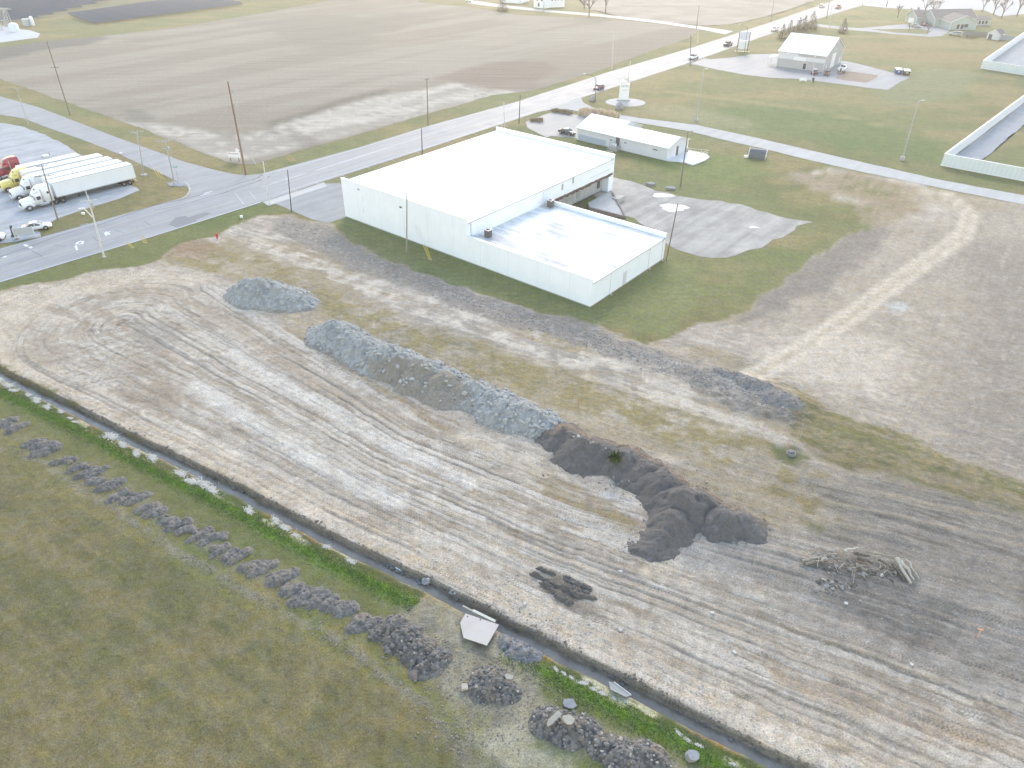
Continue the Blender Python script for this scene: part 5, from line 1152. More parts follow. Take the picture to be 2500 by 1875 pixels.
# ================================================================== POLES, LAMPS, SIGNS
WOOD = mat('weathered pole wood', (.20, .165, .135), .85, .25, 6, bump=.01); WOODD = mat('dark pole wood', (.085, .08, .078), .85, .2, 6); WOODB = mat('brown pole wood', (.22, .145, .10), .85, .25, 5)
STEELP = mat('galvanised pole', (.42, .43, .44), .45, .06, 5, metal=.4); PALEP = mat('pale pole', (.60, .60, .58), .5, .06, 5); YELG = mat('yellow guy guard', (.62, .47, .10), .55, .1, 5); INS = mat('grey insulator', (.35, .37, .38), .4, .1)
def pole(label, base, top, r=.15, m_=None, group='utility poles', name='utility_pole', cat='utility pole', arms=(), posts=(), lamp=None, foot=None, transf=None, armm=None):
    """arms: (fraction of height, half length, azimuth); posts: (fraction, side) ; lamp: tip pixel; foot: (radius, height)"""
    m_ = m_ or WOOD; b_ = at(*base); tp = top_of(base, top); d = tp - b_
    t = thing(name, label, cat, tuple(b_), 0, group)
    z0 = foot[1] if foot else -.2
    MB().tube((0, 0, z0) if not foot else d * (z0 / d.length), d, r, r * .68, 8).build('pole', m_, t)
    if foot: MB().lathe((0, 0, 0), [(foot[0], 0), (foot[0] * .96, foot[1]), (foot[0] * .8, foot[1] + .05)], 12).build('concrete_base', CONCB, t)
    for (k, hl_, az) in arms:
        c = d * k; e = Vector((math.cos(az), math.sin(az), 0)) * hl_
        a_ = MB().tube(c - e + Vector((0, -.12, 0)), c + e + Vector((0, -.12, 0)), .07, n=4).build('crossarm', armm or m_, t)
        for q in (-.92, -.45, .45, .92): MB().lathe(c + e * q + Vector((0, -.12, .06)), [(.05, 0), (.09, .1), (.05, .22)], 6).build('insulator', INS, a_)
        for q in (-.5, .5): MB().tube(c + e * q + Vector((0, -.1, 0)), c - Vector((0, .05, .55)), .025, n=4).build('brace', GREYM, a_)
    for (k, s, ln) in posts:
        c = d * k; MB().tube(c, c + Vector((s * ln, 0, ln * .35)), .05, .07, 6).build('post_insulator', INS, t)
    if transf:
        c = d * transf; MB().lathe(c + Vector((.38, -.1, -.45)), [(.22, 0), (.26, .1), (.26, .75), (.15, .9)], 10).build('transformer', INS, t)
    if lamp:
        tip = top_of(base, lamp) - b_; st = d * (lamp_frac if False else .97)
        MB().path([st, st.lerp(tip, .4) + Vector((0, 0, .25)), tip], .06, 6).build('lamp_arm', m_, t)
        dd = (tip - st); dd.z = 0; dd.normalize() if dd.length > .01 else None
        MB().box(tip + dd * .3, (.75, .32, .14), math.atan2(dd.y, dd.x)).build('lamp_head', PALEP, t, bevel=.04)
    return t
RD = R(49); PR = R(139)
pole('tall wooden pole in the field corner verge, farthest left', (171, 281), (114, 101), .17, arms=((.66, 1.0, R(20)),), posts=((.985, -1, .5),))
pole('tallest brown wooden pole at the road junction corner', (600, 427), (556, 199), .24, WOODB, posts=((.89, 1, .9), (.75, -1, .9), (.74, 1, .9)))
pole('thin pole on the far left side road verge', (70, 307), (39, 214), .11, STEELP, arms=((.97, .6, R(10)),))
pole('grey pole on a small concrete pad beside the yellow guards', (351, 427), (334, 319), .13, STEELP, arms=((.97, 1.4, R(20)),), foot=(.7, .12), posts=((.86, 1, .6),))
pole('grey pole on a stone pad in the grass corner', (427, 451), (402, 339), .14, STEELP, arms=((.96, 1.7, R(20)), (.80, 1.0, R(20))), foot=(.3, .6), transf=.8)
pole('dark two-armed pole at the edge of the truck yard', (141, 537), (101, 401), .14, WOOD, arms=((.97, .9, R(15)), (.80, 1.6, R(25))))
pole('white roadside pole with a forked lamp arm by the near verge', (254.6, 628), (214, 478), .16, PALEP, arms=((.93, 1.3, R(20)),), transf=.86, foot=(.35, .1))
pole('pale metal pole at the end of the concrete strip', (658, 495.5), (642, 394), .14, PALEP)
pole('black slim pole at the forecourt corner', (711.5, 516), (702, 415), .11, WOODD)
pole('wooden pole with a small arm on the far road verge', (1045, 305), (1042, 192), .16, arms=((.985, .9, R(50)),))
pole('banded pole half hidden behind the warehouse roof', (1031, 383), (1029, 314), .13, WOODD)
pole('pale pole just past the warehouse far corner', (1232, 312), (1230, 249), .12, PALEP)
pole('dark wooden pole on the grass before the office parking', (1267, 301), (1270, 233), .14, WOODD)
pole('wooden pole with crossarm and transformer behind the long office building', (1661, 455), (1680, 321), .17, arms=((.985, 1.6, R(40)),), transf=.68)
pole('slim wooden pole at the outer corner of the warehouse wing', (1626.5, 636), (1655, 497), .12)
pole('bare grey pole standing beside the long white wall', (992.5, 614), (993.5, 470), .14, mat('grey pole wood', (.30, .28, .25), .85, .2, 6))
pole('pale pole with a crossarm far along the road verge', (1494, 168), (1499, 77), .15, PALEP, arms=((.985, 1.2, R(30)),))
pole('thin pole behind the white monument sign', (1532, 215), (1539, 149), .12, PALEP)
pole('dark pole with a grey transformer at the shop driveway mouth', (1685, 160), (1687, 84), .13, WOODD, transf=.93)
pole('dark pole at the far lane junction', (1700, 70), (1707, 13), .16)
pole('pale pole just right of the far lane junction pole', (1704, 105), (1706, 48), .13, PALEP)
pole('dark pole beside the main road beyond the conifers', (2018, 46), (2026, -2), .15, WOODD)
pole('pale pole at the mouth of the house driveway', (2025, 68), (2031, 8), .15, PALEP)
pole('thin pole far up the road on the field side', (1882, 52), (1890, -3), .13)
pole('dark pole at the edge of the far paved lot', (2164, 16), (2169, -4), .2, WOODD)
pole('thin pole at the far lawn corner by the main road', (2105, 15), (2107, -3), .12, STEELP)
pole('thin pole before the white farmhouse', (1327, 30), (1328, 0), .14)
LG = 'street lamps'
pole('street lamp with a curved arm over the road near the monument sign', (1453, 249), (1455, 190), .10, DARKM, LG, 'street_lamp', 'street lamp', lamp=(1430, 180))
pole('street lamp with an arm over the road beside the pylon sign', (1817, 130), (1826, 68), .11, DARKM, LG, 'street_lamp', 'street lamp', lamp=(1808, 59))
pole('tall steel lamp post on the lawn left, above the office building', (1700, 296), (1718, 170), .15, STEELP, LG, 'street_lamp', 'street lamp', foot=(.45, .8), lamp=(1722, 168))
pole('tall steel lamp post on the lawn right, beside the white lane', (2202, 391), (2243, 246), .16, STEELP, LG, 'street_lamp', 'street lamp', foot=(.5, .9), lamp=(2250, 245))
pole('slim yard lamp at the shop driveway edge', (1981, 201), (1993, 121), .10, PALEP, LG, 'street_lamp', 'street lamp', foot=(.3, .3), lamp=(1999, 121))
# the forked lamp arm of the white roadside pole
b_ = at(254.6, 628); a0 = top_of((254.6, 628), (225, 530)); a1 = top_of((254.6, 628), (205, 509))
for o in bpy.data.objects:
    if o.get('label', '').startswith('white roadside pole'):
        MB().path([a0, a0.lerp(a1, .4) + Vector((0, 0, .1)), a1], .09, 6).build('lamp_arm', PALEP, o, True); MB().box(a1 + Vector((-.4, 0, 0)), (.9, .35, .16), .3).build('lamp_head', PALEP, o, True)
        a2 = top_of((254.6, 628), (208, 464)); MB().path([top_of((254.6, 628), (214, 480)), a2], .06, 6).build('upper_arm', PALEP, o, True)
# yellow guards on the guy wires
def guards(base, top, n, lab, gap, m_=YELG):
    for k in range(n):
        bp = (base[0] + gap[0] * k, base[1] + gap[1] * k); tpx = (top[0] + gap[0] * k * 1.1, top[1] + gap[1] * k)
        b_ = at(*bp); t_ = top_of(bp, tpx); t = thing('guy_guard', lab, 'cable guard', tuple(b_), 0, 'guy wire guards ' + lab[-24:])
        d = t_ - b_; MB().tube((0, 0, 0), d, .055, .05, 6).build('tube', m_, t); MB().tube(d, d * 2.6, .012, n=4).build('wire', GREYM, t); MB().lathe((0, 0, -.02), [(.12, 0), (.10, .06)], 8).build('anchor', CONCB, t)
guards((388, 434), (372, 410), 3, 'yellow guy wire guard in the row beside the side road pole', (6.5, 2.4))
guards((1047, 633), (1034, 601), 3, 'yellow guy wire guard in the row below the long white wall', (3.2, .8))
guards((323, 606), (309, 592), 2, 'yellow guy wire guard in the near road verge', (4, -1))
guards((352, 594), (342, 577), 3, 'yellow guy wire guard in the row right of the white roadside pole', (3.4, -.6))
guards((712, 396), (698, 382), 3, 'orange guy wire guard on the far side of the main road', (5, -1.2), mat('orange guy guard', (.58, .36, .16), .6, .1))
guards((625, 402), (612, 380), 1, 'pale guy wire guard near the tallest brown pole', (0, 0), PALEP)

def sign_thing(name, lab, px, rz, cat='sign', group=None): 
    q = at(*px); return thing(name, lab, cat, tuple(q), rz, group)
def text(body, size, loc, rot, m_, parent, name='lettering', ex=.004):
    c = bpy.data.curves.new(name, 'FONT'); c.body = body; c.size = size; c.align_x = 'CENTER'; c.align_y = 'CENTER'; c.extrude = ex
    o = bpy.data.objects.new(name, c); dg = bpy.context.evaluated_depsgraph_get(); COL.objects.link(o); dg.update(); me = bpy.data.meshes.new_from_object(o.evaluated_get(dg)); bpy.data.objects.remove(o)
    me.materials.clear(); me.materials.append(m_); o = bpy.data.objects.new(name, me); COL.objects.link(o); o.parent = parent; o.location = loc; o.rotation_euler = rot; return o
GREYL = mat('faded blue grey lettering', (.42, .50, .54), .6); 
t = sign_thing('monument_sign', 'white monument sign with a rounded corner on a gravel bed', (1522, 246), R(-3))
MB().prism([(-2.0, -.45), (2.0, -.45), (2.0, .45), (-2.0, .45)], 0, .35).build('base', CONCB, t)
pf = [(-1.45, .35), (1.45, .35), (1.45, 4.9), (.45, 4.95), (.4, 5.4), (-.1, 5.75), (-.9, 5.75), (-1.4, 5.3)]
mb = MB(); mb.extr([(x, -.3, z) for x, z in pf], (0, -.3, 0), (0, .3, 0)); mb.build('sign_face', WTRIM, t)
for z, w, h in ((4.25, 2.2, .55), (3.1, 1.4, .35)):
    for k in range(5 if w > 2 else 4): MB().box((-w / 2 + w * (k + .5) / (5 if w > 2 else 4), -.32, z), (w / 7, .03, h * (.8 + .2 * (k % 2)))).build('illegible_letter', GREYL, t)
q = at(1527, 250); c_ = sheet('sign_bed', [(q.x + math.cos(a_) * 6.0, q.y + math.sin(a_) * 5.2) for a_ in np.linspace(0, 2 * math.pi, 22)[:-1]], .03, pavement_mat('bed gravel', (.42, .40, .38), .8, .15), label='gravel bed round the monument sign')
t = sign_thing('pylon_sign', 'tall white two-panel pylon sign beside the main road', (1811, 127), R(-8))
for s in (-1, 1): MB().box((s * 2.0, 0, 3.6), (.28, .28, 7.2)).build('post', WOODD, t)
MB().box((0, 0, 5.9), (3.4, .3, 3.0)).build('upper_panel', mat('lilac white panel', (.62, .63, .72), .5, .05), t); MB().box((0, 0, 2.6), (3.4, .3, 3.0)).build('lower_panel', WTRIM, t)
MB().box((0, 0, .25), (4.6, .4, .14)).build('base_rail', CAPW, t); MB().box((0, -.18, 2.9), (.7, .04, .9)).build('emblem', mat('pale mint print', (.60, .76, .74), .6), t)
for x in (-2.6, -.7, .9, 2.6): MB().lathe((x, -.5, .2), [(.16, 0), (.2, .3), (.1, .4)], 8).build('floodlight', CAPW, t)
t = sign_thing('board_sign', 'small white board sign by the road near the monument sign', (1527, 206), R(20))
for s in (-.6, .6): MB().box((s, 0, .9), (.08, .08, 1.8)).build('post', PALEP, t)
MB().box((0, 0, 1.5), (1.7, .08, .9)).build('board', WTRIM, t); MB().box((1.6, 0, .8), (.7, .08, .8)).build('small_board', WTRIM, t)
t = sign_thing('board_sign', 'white low board sign with faint red print at the junction corner', (574, 394), R(-6))
for s in (-1.0, 1.0): MB().box((s, 0, .4), (.12, .12, .8)).build('post', WOODD, t)
MB().box((0, 0, 1.15), (2.9, .10, .55)).build('lower_board', WTRIM, t); MB().box((0, 0, 1.8), (3.1, .10, .65)).build('upper_board', WTRIM, t); MB().box((1.0, .02, 2.5), (.8, .08, .8), ry=.6).build('corner_board', WTRIM, t)
MB().box((0, -.06, 1.8), (2.5, .02, .28)).build('printed_band', mat('faded pink print', (.66, .48, .50), .6, .2, 8), t)
t = sign_thing('frame_sign', 'low empty sign frame beside the black post at the left yard edge', (62, 578), R(18))
for s in (-1.6, 1.6): MB().box((s, 0, .9), (.12, .12, 1.8)).build('post', PALEP, t)
for z in (.5, 1.7): MB().box((0, 0, z), (3.3, .08, .12)).build('rail', STEELP, t)
MB().box((0, .02, 1.1), (3.1, .03, 1.0)).build('panel', mat('faded sign panel', (.40, .42, .43), .6, .1), t)
t = sign_thing('black_post', 'thick black post at the left edge of the truck yard', (34, 577), 0, 'post')
tp = top_of((34, 577), (26, 551)) - at(34, 577); MB().tube((0, 0, 0), tp, .26, .24, 8).build('post', BLACKP, t); MB().lathe((0, 0, 0), [(.5, 0), (.4, .3), (.3, .35)], 8).build('footing', BLACKP, t); MB().box(tp * .5 + Vector((.3, .05, 0)), (.12, .2, tp.length * .8)).build('side_plate', WTRIM, t)
for px, lab in (((294, 385), 'tiny'), ):
    pass
t = sign_thing('street_sign', 'slim green street name sign on a thin post at the junction', (437, 450), 0); MB().tube((0, 0, 0), tuple(top_of((437, 450), (428, 410)) - at(437, 450)), .05, n=6).build('post', STEELP, t); tp = top_of((437, 450), (428, 408)) - at(437, 450); MB().box(tp, (1.0, .04, .22), .3).build('name_plate', mat('pale green plate', (.20, .42, .36), .5), t); MB().box(tp + Vector((0, 0, .24)), (1.0, .04, .22), 1.8).build('name_plate', mat('pale green plate', (.2, .42, .36), .5), t)
q = at(531, 582); t = thing('fire_hydrant', 'red fire hydrant in the dry grass by the road', 'hydrant', tuple(q)); HY = mat('red hydrant paint', (.50, .045, .05), .45, .1)
MB().lathe((0, 0, 0), [(.26, 0), (.26, .08), (.17, .10), (.17, .70), (.22, .72), (.22, .78), (.18, .88), (.08, 1.0), (.05, 1.08)], 12).build('barrel', HY, t)
for s in (-1, 1): MB().tube((0, 0, .6), (s * .32, 0, .6), .09, .08, 8).build('nozzle', HY, t)
MB().tube((0, 0, .55), (0, -.32, .55), .12, .11, 8).build('pumper_nozzle', HY, t); MB().lathe((0, 0, -.02), [(.5, 0), (.48, .06)], 12).build('pad', CONCB, t)
def stake(px, top, m_, lab, flag=None):
    b_ = at(*px); tp = top_of(px, top) - b_; t = thing('survey_stake', lab, 'stake', tuple(b_), 0, 'survey stakes'); b_.z = 0
    MB().tube((0, 0, -.1), tp, .05, .05, 4).build('stake', m_, t)
    if flag: MB().box(tp + Vector((-.12, 0, -.06)), (.34, .03, .14), .3).build('ribbon', m_, t); MB().tube(tp * .7 , tp * .7 + Vector((.01, -.06, .05)), .06, n=4).build('knot', m_, t)
ORG = mat('orange paint', (.75, .22, .10), .6, .1); GRN = mat('bright green paint', (.12, .55, .22), .6, .1)
stake((2388, 1556), (2396, 1537), mat('timber stake', (.62, .42, .28), .7), 'wooden stake with an orange ribbon in the right dirt'); 
o = [x for x in bpy.data.objects if x.get('label') == 'wooden stake with an orange ribbon in the right dirt'][0]; MB().box(tuple(top_of((2388, 1556), (2394, 1537)) - at(2388, 1556)), (.40, .05, .13), -.3).build('ribbon', mat('pale orange ribbon', (.70, .36, .22), .6), o)
stake((1413, 992), (1413, 974), ORG, 'orange stake in the tan strip behind the grey spoil')
stake((1926, 1096), (1926, 1081), mat('faded orange paint', (.62, .30, .20), .6), 'faded orange stake beside the manhole ring')
stake((1450, 794), (1450, 783), GRN, 'bright green stake at the lawn edge below the warehouse')
q = at(1931, 1108); t = thing('manhole_ring', 'round concrete manhole ring with a dark lid in the green patch', 'manhole', tuple(q)); MB().lathe((0, 0, -.1), [(.52, 0), (.52, .34), (.42, .36)], 18).build('ring', mat('old ring concrete', (.22, .21, .19), .9, .2, 3), t); MB().lathe((0, 0, .26), [(.38, 0), (.38, .06), (.1, .07)], 16).build('lid', DARKM, t)
for px, lab in (((1447, 247), 'pale round boulder at the lane corner by the street lamp'), ((1512, 266), 'larger grey boulder beside the white lane')):
    q = at(*px); t = thing('boulder', lab, 'boulder', tuple(q), 0, 'boulders by the lane mouth'); bm = bmesh.new(); bmesh.ops.create_icosphere(bm, subdivisions=3, radius=1.0); rs = 1.25 if 'larger' in lab else 1.0
    for v in bm.verts: 
        k = 1 + .16 * math.sin(v.co.x * 4.1 + v.co.y * 3 + rs) + .1 * math.sin(v.co.z * 7 + v.co.x * 5); v.co = Vector((v.co.x * k * rs, v.co.y * k * rs * .9, max(-.15, v.co.z * k * rs + .55)))
    me = bpy.data.meshes.new('rock'); bm.to_mesh(me); bm.free(); link_mesh('rock', me, t, False, mat('grey boulder', (.34, .32, .31), .85, .2, 2.5, bump=.03))
t = sign_thing('bench', 'white bench at the edge of the shop driveway', (1960, 200), R(-8), 'bench'); MB().box((0, 0, .5), (2.4, .5, .1)).build('seat', WTRIM, t); MB().box((0, .3, .85), (2.4, .08, .5)).build('backrest', WTRIM, t)
for s in (-.9, .9): MB().box((s, .05, .24), (.1, .5, .46)).build('leg', WTRIM, t)
t = sign_thing('trash_bin', 'black bin at the foot of the shop yard lamp', (1984, 199), 0, 'bin'); MB().lathe((0, 0, 0), [(.38, 0), (.46, 1.0), (.4, 1.1)], 10).build('body', BLACKP, t); MB().lathe((0, 0, 1.1), [(.47, 0), (.3, .12)], 10).build('lid', BLACKP, t)

# ---- substation corner and solar rows
t = thing('storage_tank', 'white domed tank on the substation gravel', 'tank', tuple(at(37, 77)), 0, 'substation tanks'); MB().lathe((0, 0, 0), [(1.9, 0), (1.9, 2.6), (1.4, 3.2), (.4, 3.5)], 20).build('shell', mat('pale tank paint', (.60, .67, .70), .5, .05), t); MB().lathe((0, 0, 3.2), [(1.4, 0), (.4, .36)], 20).build('dome', WTRIM, t)
t = thing('storage_tank', 'tall white silo beside the grey substation cabinet', 'tank', tuple(at(81, 62)), 0, 'substation tanks'); MB().lathe((0, 0, 0), [(.85, 0), (.85, 3.1), (.6, 3.6)], 16).build('shell', WTRIM, t); MB().lathe((0, 0, 3.6), [(.6, 0), (.2, .3)], 16).build('dome', WTRIM, t)
t = thing('control_cabinet', 'grey blue substation cabinet left of the tall silo', 'cabinet', tuple(at(67, 63)), R(10)); MB().box((0, 0, 1.35), (2.6, 2.2, 2.7)).build('casing', BLUEP, t); MB().box((0, 0, 2.78), (2.8, 2.4, .14)).build('roof', GREYM, t); MB().box((-.4, -1.12, 1.1), (.9, .05, 1.9)).build('door', GREYM, t)
def lattice(base, top, lab):
    b_ = at(*base); tp = top_of(base, top); t = thing('lattice_tower', lab, 'tower', tuple(b_), 0, 'substation towers'); h = (tp - b_).z; dx = (tp - b_).x
    lg = [(-1.2, -1.2), (1.2, -1.2), (1.2, 1.2), (-1.2, 1.2)]
    for x, y in lg: MB().tube((x, y, 0), (x * .35 + dx, y * .35, h), .10, n=4).build('leg', STEELP, t)
    for k in range(6):
        f0, f1 = k / 6, (k + 1) / 6
        for i in range(4):
            a_, b2 = lg[i], lg[(i + 1) % 4]; s0, s1 = 1 - .65 * f0, 1 - .65 * f1
            MB().tube((a_[0] * s0 + dx * f0, a_[1] * s0, h * f0), (b2[0] * s1 + dx * f1, b2[1] * s1, h * f1), .05, n=4).build('brace', STEELP, t)
    MB().box((dx, 0, h), (5.5, .2, .25)).build('crossarm', STEELP, t)
lattice((22, 66), (12, 22), 'pale lattice tower nearer the domed tank'); lattice((14, 65), (4, 20), 'pale lattice tower left of the other one'); lattice((-2, 76), (-6, 50), 'short lattice tower at the left picture edge')
SOL = mat('dark solar glass', (.030, .052, .080), .6, .2, 2, spec=.12)
def solar_row(a_, b_, k):
    A_, B_ = at(*a_), at(*b_); d = B_ - A_; an = math.atan2(d.y, d.x); t = thing('solar_row', 'long row of tilted dark solar panels in the distant solar farm', 'solar panels', tuple((A_ + B_) / 2), an, 'solar panel rows'); L = d.length
    c, s = math.cos(R(24)), math.sin(R(24)); n_ = max(1, int(L / 9))
    pm_ = MB(); w = L / n_ - .25; pm_.add([(-w / 2, -1.5 * c, 1.5 - 1.5 * s), (w / 2, -1.5 * c, 1.5 - 1.5 * s), (w / 2, 1.5 * c, 1.5 + 1.5 * s), (-w / 2, 1.5 * c, 1.5 + 1.5 * s), (-w / 2, -1.5 * c, 1.42 - 1.5 * s), (w / 2, -1.5 * c, 1.42 - 1.5 * s), (w / 2, 1.5 * c, 1.42 + 1.5 * s), (-w / 2, 1.5 * c, 1.42 + 1.5 * s)], [(0, 1, 2, 3), (7, 6, 5, 4), (0, 4, 5, 1), (1, 5, 6, 2), (2, 6, 7, 3), (3, 7, 4, 0)])
    me = pm_.mesh('solar_panel'); me.materials.append(SOL); pp = MB().box((0, .3, .75), (.15, .15, 1.6)).mesh('post'); pp.materials.append(STEELP)
    for i in range(n_):
        x = -L / 2 + L * (i + .5) / n_; o = link_mesh('solar_panel', me, t); o.location.x = x
        if k < 6: o = link_mesh('post', pp, t); o.location.x = x
# lower block, seen clearly: 7 rows; upper block runs out of the picture
for k in range(8):
    f = k / 7; solar_row((172 + 52 * f, 43.5 + 17.5 * f), (495 + 95 * f, -3.5 + 17 * f), k)
for k in range(17):
    f = k / 16; y0 = 57 - 92 * f; x1 = 95 + 560 * f; solar_row((-70, y0 + 7), (x1, y0 - (x1 + 70) * .066 * (1 + .35 * f)), 9)
for k in range(3): solar_row((600 + 14 * k, 2 - 6 * k), (690 + 10 * k, -8 - 5 * k), 9)

# ================================================================== TREES
BARK = mat('grey bark', (.15, .125, .105), .9, .2, 4); TWIG = mat('bare twigs', (.17, .135, .115), .9, .2, 3)
m, n, l, p = new_mat('evergreen needles'); tc = n.new('ShaderNodeTexCoord'); nz = n.new('ShaderNodeTexNoise'); nz.inputs['Scale'].default_value = 1.3; nz.inputs['Detail'].default_value = 4; l.new(tc.outputs['Object'], nz.inputs['Vector'])
cr = n.new('ShaderNodeValToRGB'); cr.color_ramp.elements[0].color = (.022, .032, .016, 1); cr.color_ramp.elements[1].color = (.060, .068, .034, 1); cr.color_ramp.elements[0].position = .3; cr.color_ramp.elements[1].position = .7; l.new(nz.outputs['Fac'], cr.inputs[0]); l.new(cr.outputs[0], p.inputs['Base Color']); p.inputs['Roughness'].default_value = .8
NEED = m
def conifer_mesh(seed, h=8.0, w=2.3, n=900):
    r = random.Random(seed); mb = MB()
    for i in range(n):
        f = r.random() ** 1.45; z = .3 + f * (h - .4); a_ = r.uniform(0, 6.283); rad = w * (1 - f) ** .75 * r.uniform(.62, 1.10) * (1 + .18 * math.sin(a_ * 3 + z * 1.7)); x, y = rad * math.cos(a_), rad * math.sin(a_)
        s = r.uniform(.25, .55) * (1 - .4 * f); o = Vector((math.cos(a_), math.sin(a_), r.uniform(-.1, .7))); q = Vector((-math.sin(a_), math.cos(a_), r.uniform(-.3, .3)))
        c = Vector((x, y, z)); mb.add([c - q * s * .5, c + o * s, c + q * s * .5, c - o * s * .4 + Vector((0, 0, s * .3))], [(0, 1, 2, 3)])
    return mb.mesh('foliage')
CM = [conifer_mesh(5 + k, 8, 2.1) for k in range(3)]
for me in CM: me.materials.append(NEED)
tk = MB().tube((0, 0, -.1), (0, 0, 6.5), .22, .05, 7).mesh('trunk'); tk.materials.append(BARK)
for i, (bp, tp, k, lab) in enumerate((((1908, 95), (1913, 58), 1.0, 'dark conifer at the left end of the row behind the metal shop'), ((1926, 85), (1931, 48), .9, 'slim conifer second from the left in the row'), ((1934, 92), (1936, 62), 1.0, 'lower conifer standing before the row behind the shop roof'),
                                      ((1947, 81), (1949, 45), 1.05, 'broad conifer in the middle of the row'), ((1961, 76), (1964, 37), .9, 'slim tall conifer fourth along the row'), ((1979, 72), (1983, 27), 1.1, 'tallest conifer at the right end of the row'), ((2057, 80), (2063, 44), 1.1, 'lone conifer on the lawn beside the house driveway'), ((1977, 93), (1978, 82), .9, 'tiny conifer behind the metal shop roof'), ((1227, 28), (1224, -12), 1.15, 'evergreen on the lane left of the farmhouse'))):
    b_ = at(*bp); h = top_of(bp, tp).z; t = thing('conifer', lab, 'tree', tuple(b_), i * 1.3, 'conifers'); o = link_mesh('foliage', CM[i % 3], t); o.scale = (k * h / 6.2, k * h / 6.2, h / 8); o = link_mesh('trunk', tk, t); o.scale = (1, 1, h / 8)
def bare_tree_mesh(seed, h, spread):
    r = random.Random(seed); tr = MB(); br = MB()
    def grow(p, d, L, rad, lev):
        q = p + d * L; (tr if lev == 0 else br).tube(p, q, rad, rad * .66, 6 if lev < 2 else 3, False)
        if lev >= 5: return
        for k in range(r.choice((2, 3, 3)) if lev else 5):
            dd = (d + Vector((r.uniform(-1, 1), r.uniform(-1, 1), r.uniform(-.1, .7))) * spread).normalized(); grow(p.lerp(q, r.uniform(.55, 1)), dd, L * r.uniform(.55, .8), max(.036, rad * .60), lev + 1)
    grow(Vector((0, 0, -.1)), Vector((0, 0, 1)), h * .33, h * .024, 0); return tr.mesh('trunk'), br.mesh('crown')
BT = []
for s_, sp in ((1, .65), (2, .8), (5, .72)):
    a_, b_ = bare_tree_mesh(s_, 10, sp); a_.materials.append(BARK); b_.materials.append(TWIG); BT.append((a_, b_))
for i, (bp, h, kk, lab) in enumerate((((2191, 43), 7.5, 0, 'slim bare tree alone on the far lawn'), ((2234, 48), 8, 1, 'bushy bare tree left of the parked cars'), ((2256, 36), 12, 2, 'tall bare tree behind the parked cars'), ((2275, 40), 11, 1, 'bare tree right behind the parked cars'), ((2218, 76), 4.5, 0, 'small bare sapling at the driveway edge'), ((2263, 82), 5.5, 2, 'dark bare sapling before the red car'),
                                      ((2425, 36), 14, 1, 'spreading bare tree right of the green house'), ((2445, 44), 12, 2, 'bare tree with many stems right of the green house'), ((2482, 40), 14, 0, 'bare tree near the upper right corner'), ((2398, 30), 11, 2, 'bare tree just behind the green house'), ((1438, 40), 15, 1, 'thick bare tree beside the farm lane, left one'), ((1478, 33), 15, 2, 'thick bare tree beside the farm lane, right one'), ((1426, 22), 10, 0, 'thinner bare tree right of the farmhouse'), ((2520, 50), 13, 1, 'bare tree cut by the right picture edge'))):
    t = thing('bare_tree', lab, 'tree', tuple(at(*bp)), i * 1.9, 'bare trees'); s = h / 10
    o = link_mesh('trunk', BT[kk][0], t); o.scale = (s,) * 3; o = link_mesh('crown', BT[kk][1], t); o.scale = (s,) * 3
# ornamental grasses and low shrubs at the office parking edge
STRAW = mat('dry ornamental grass', (.74, .60, .46), .9, .2, 2); SHR = mat('dull shrub leaves', (.40, .33, .23), .9, .35, 2)
def tuft_mesh(seed, h, w, n):
    r = random.Random(seed); mb = MB()
    for i in range(n):
        a_ = r.uniform(0, 6.28); b0 = Vector((r.gauss(0, w * .25), r.gauss(0, w * .25), 0)); tp = b0 + Vector((math.cos(a_) * w * r.uniform(.1, .6), math.sin(a_) * w * r.uniform(.1, .6), h * r.uniform(.6, 1))); q = Vector((-math.sin(a_), math.cos(a_), 0)) * .05
        mb.add([b0 - q, b0 + q, tp + q * 1.4, tp - q * 1.4], [(0, 1, 2, 3)])
    return mb.mesh('blades')
GT = [tuft_mesh(k, 1.7, 1.0, 260) for k in range(2)]; ST = [tuft_mesh(7 + k, .8, 1.1, 160) for k in range(2)]
for me in GT: me.materials.append(STRAW)
for me in ST: me.materials.append(SHR)
for i, (px, py) in enumerate(((1417, 280), (1424, 282), (1432, 283), (1441, 284), (1449, 283), (1466, 287), (1474, 288), (1480, 289), (1490, 291), (1498, 293), (1503, 294))):
    t = thing('ornamental_grass', 'tan clump of tall dry grass in the row at the office parking edge', 'grass clump', tuple(at(px, py)), i * 2.1, 'ornamental grass clumps'); o = link_mesh('blades', GT[i % 2], t); o.scale = (1.0 + .2 * (i % 3),) * 3
for i, (px, py) in enumerate(((1351, 273), (1358, 274), (1366, 275), (1375, 276), (1384, 275), (1389, 278), (1310, 296), (1318, 297), (1300, 296))):
    t = thing('low_shrub', 'low brown shrub in the bed beside the office parking', 'shrub', tuple(at(px, py)), i * 1.7, 'low shrubs by the office parking'); o = link_mesh('blades', ST[i % 2], t); o.scale = (1.0 + .3 * (i % 2),) * 3
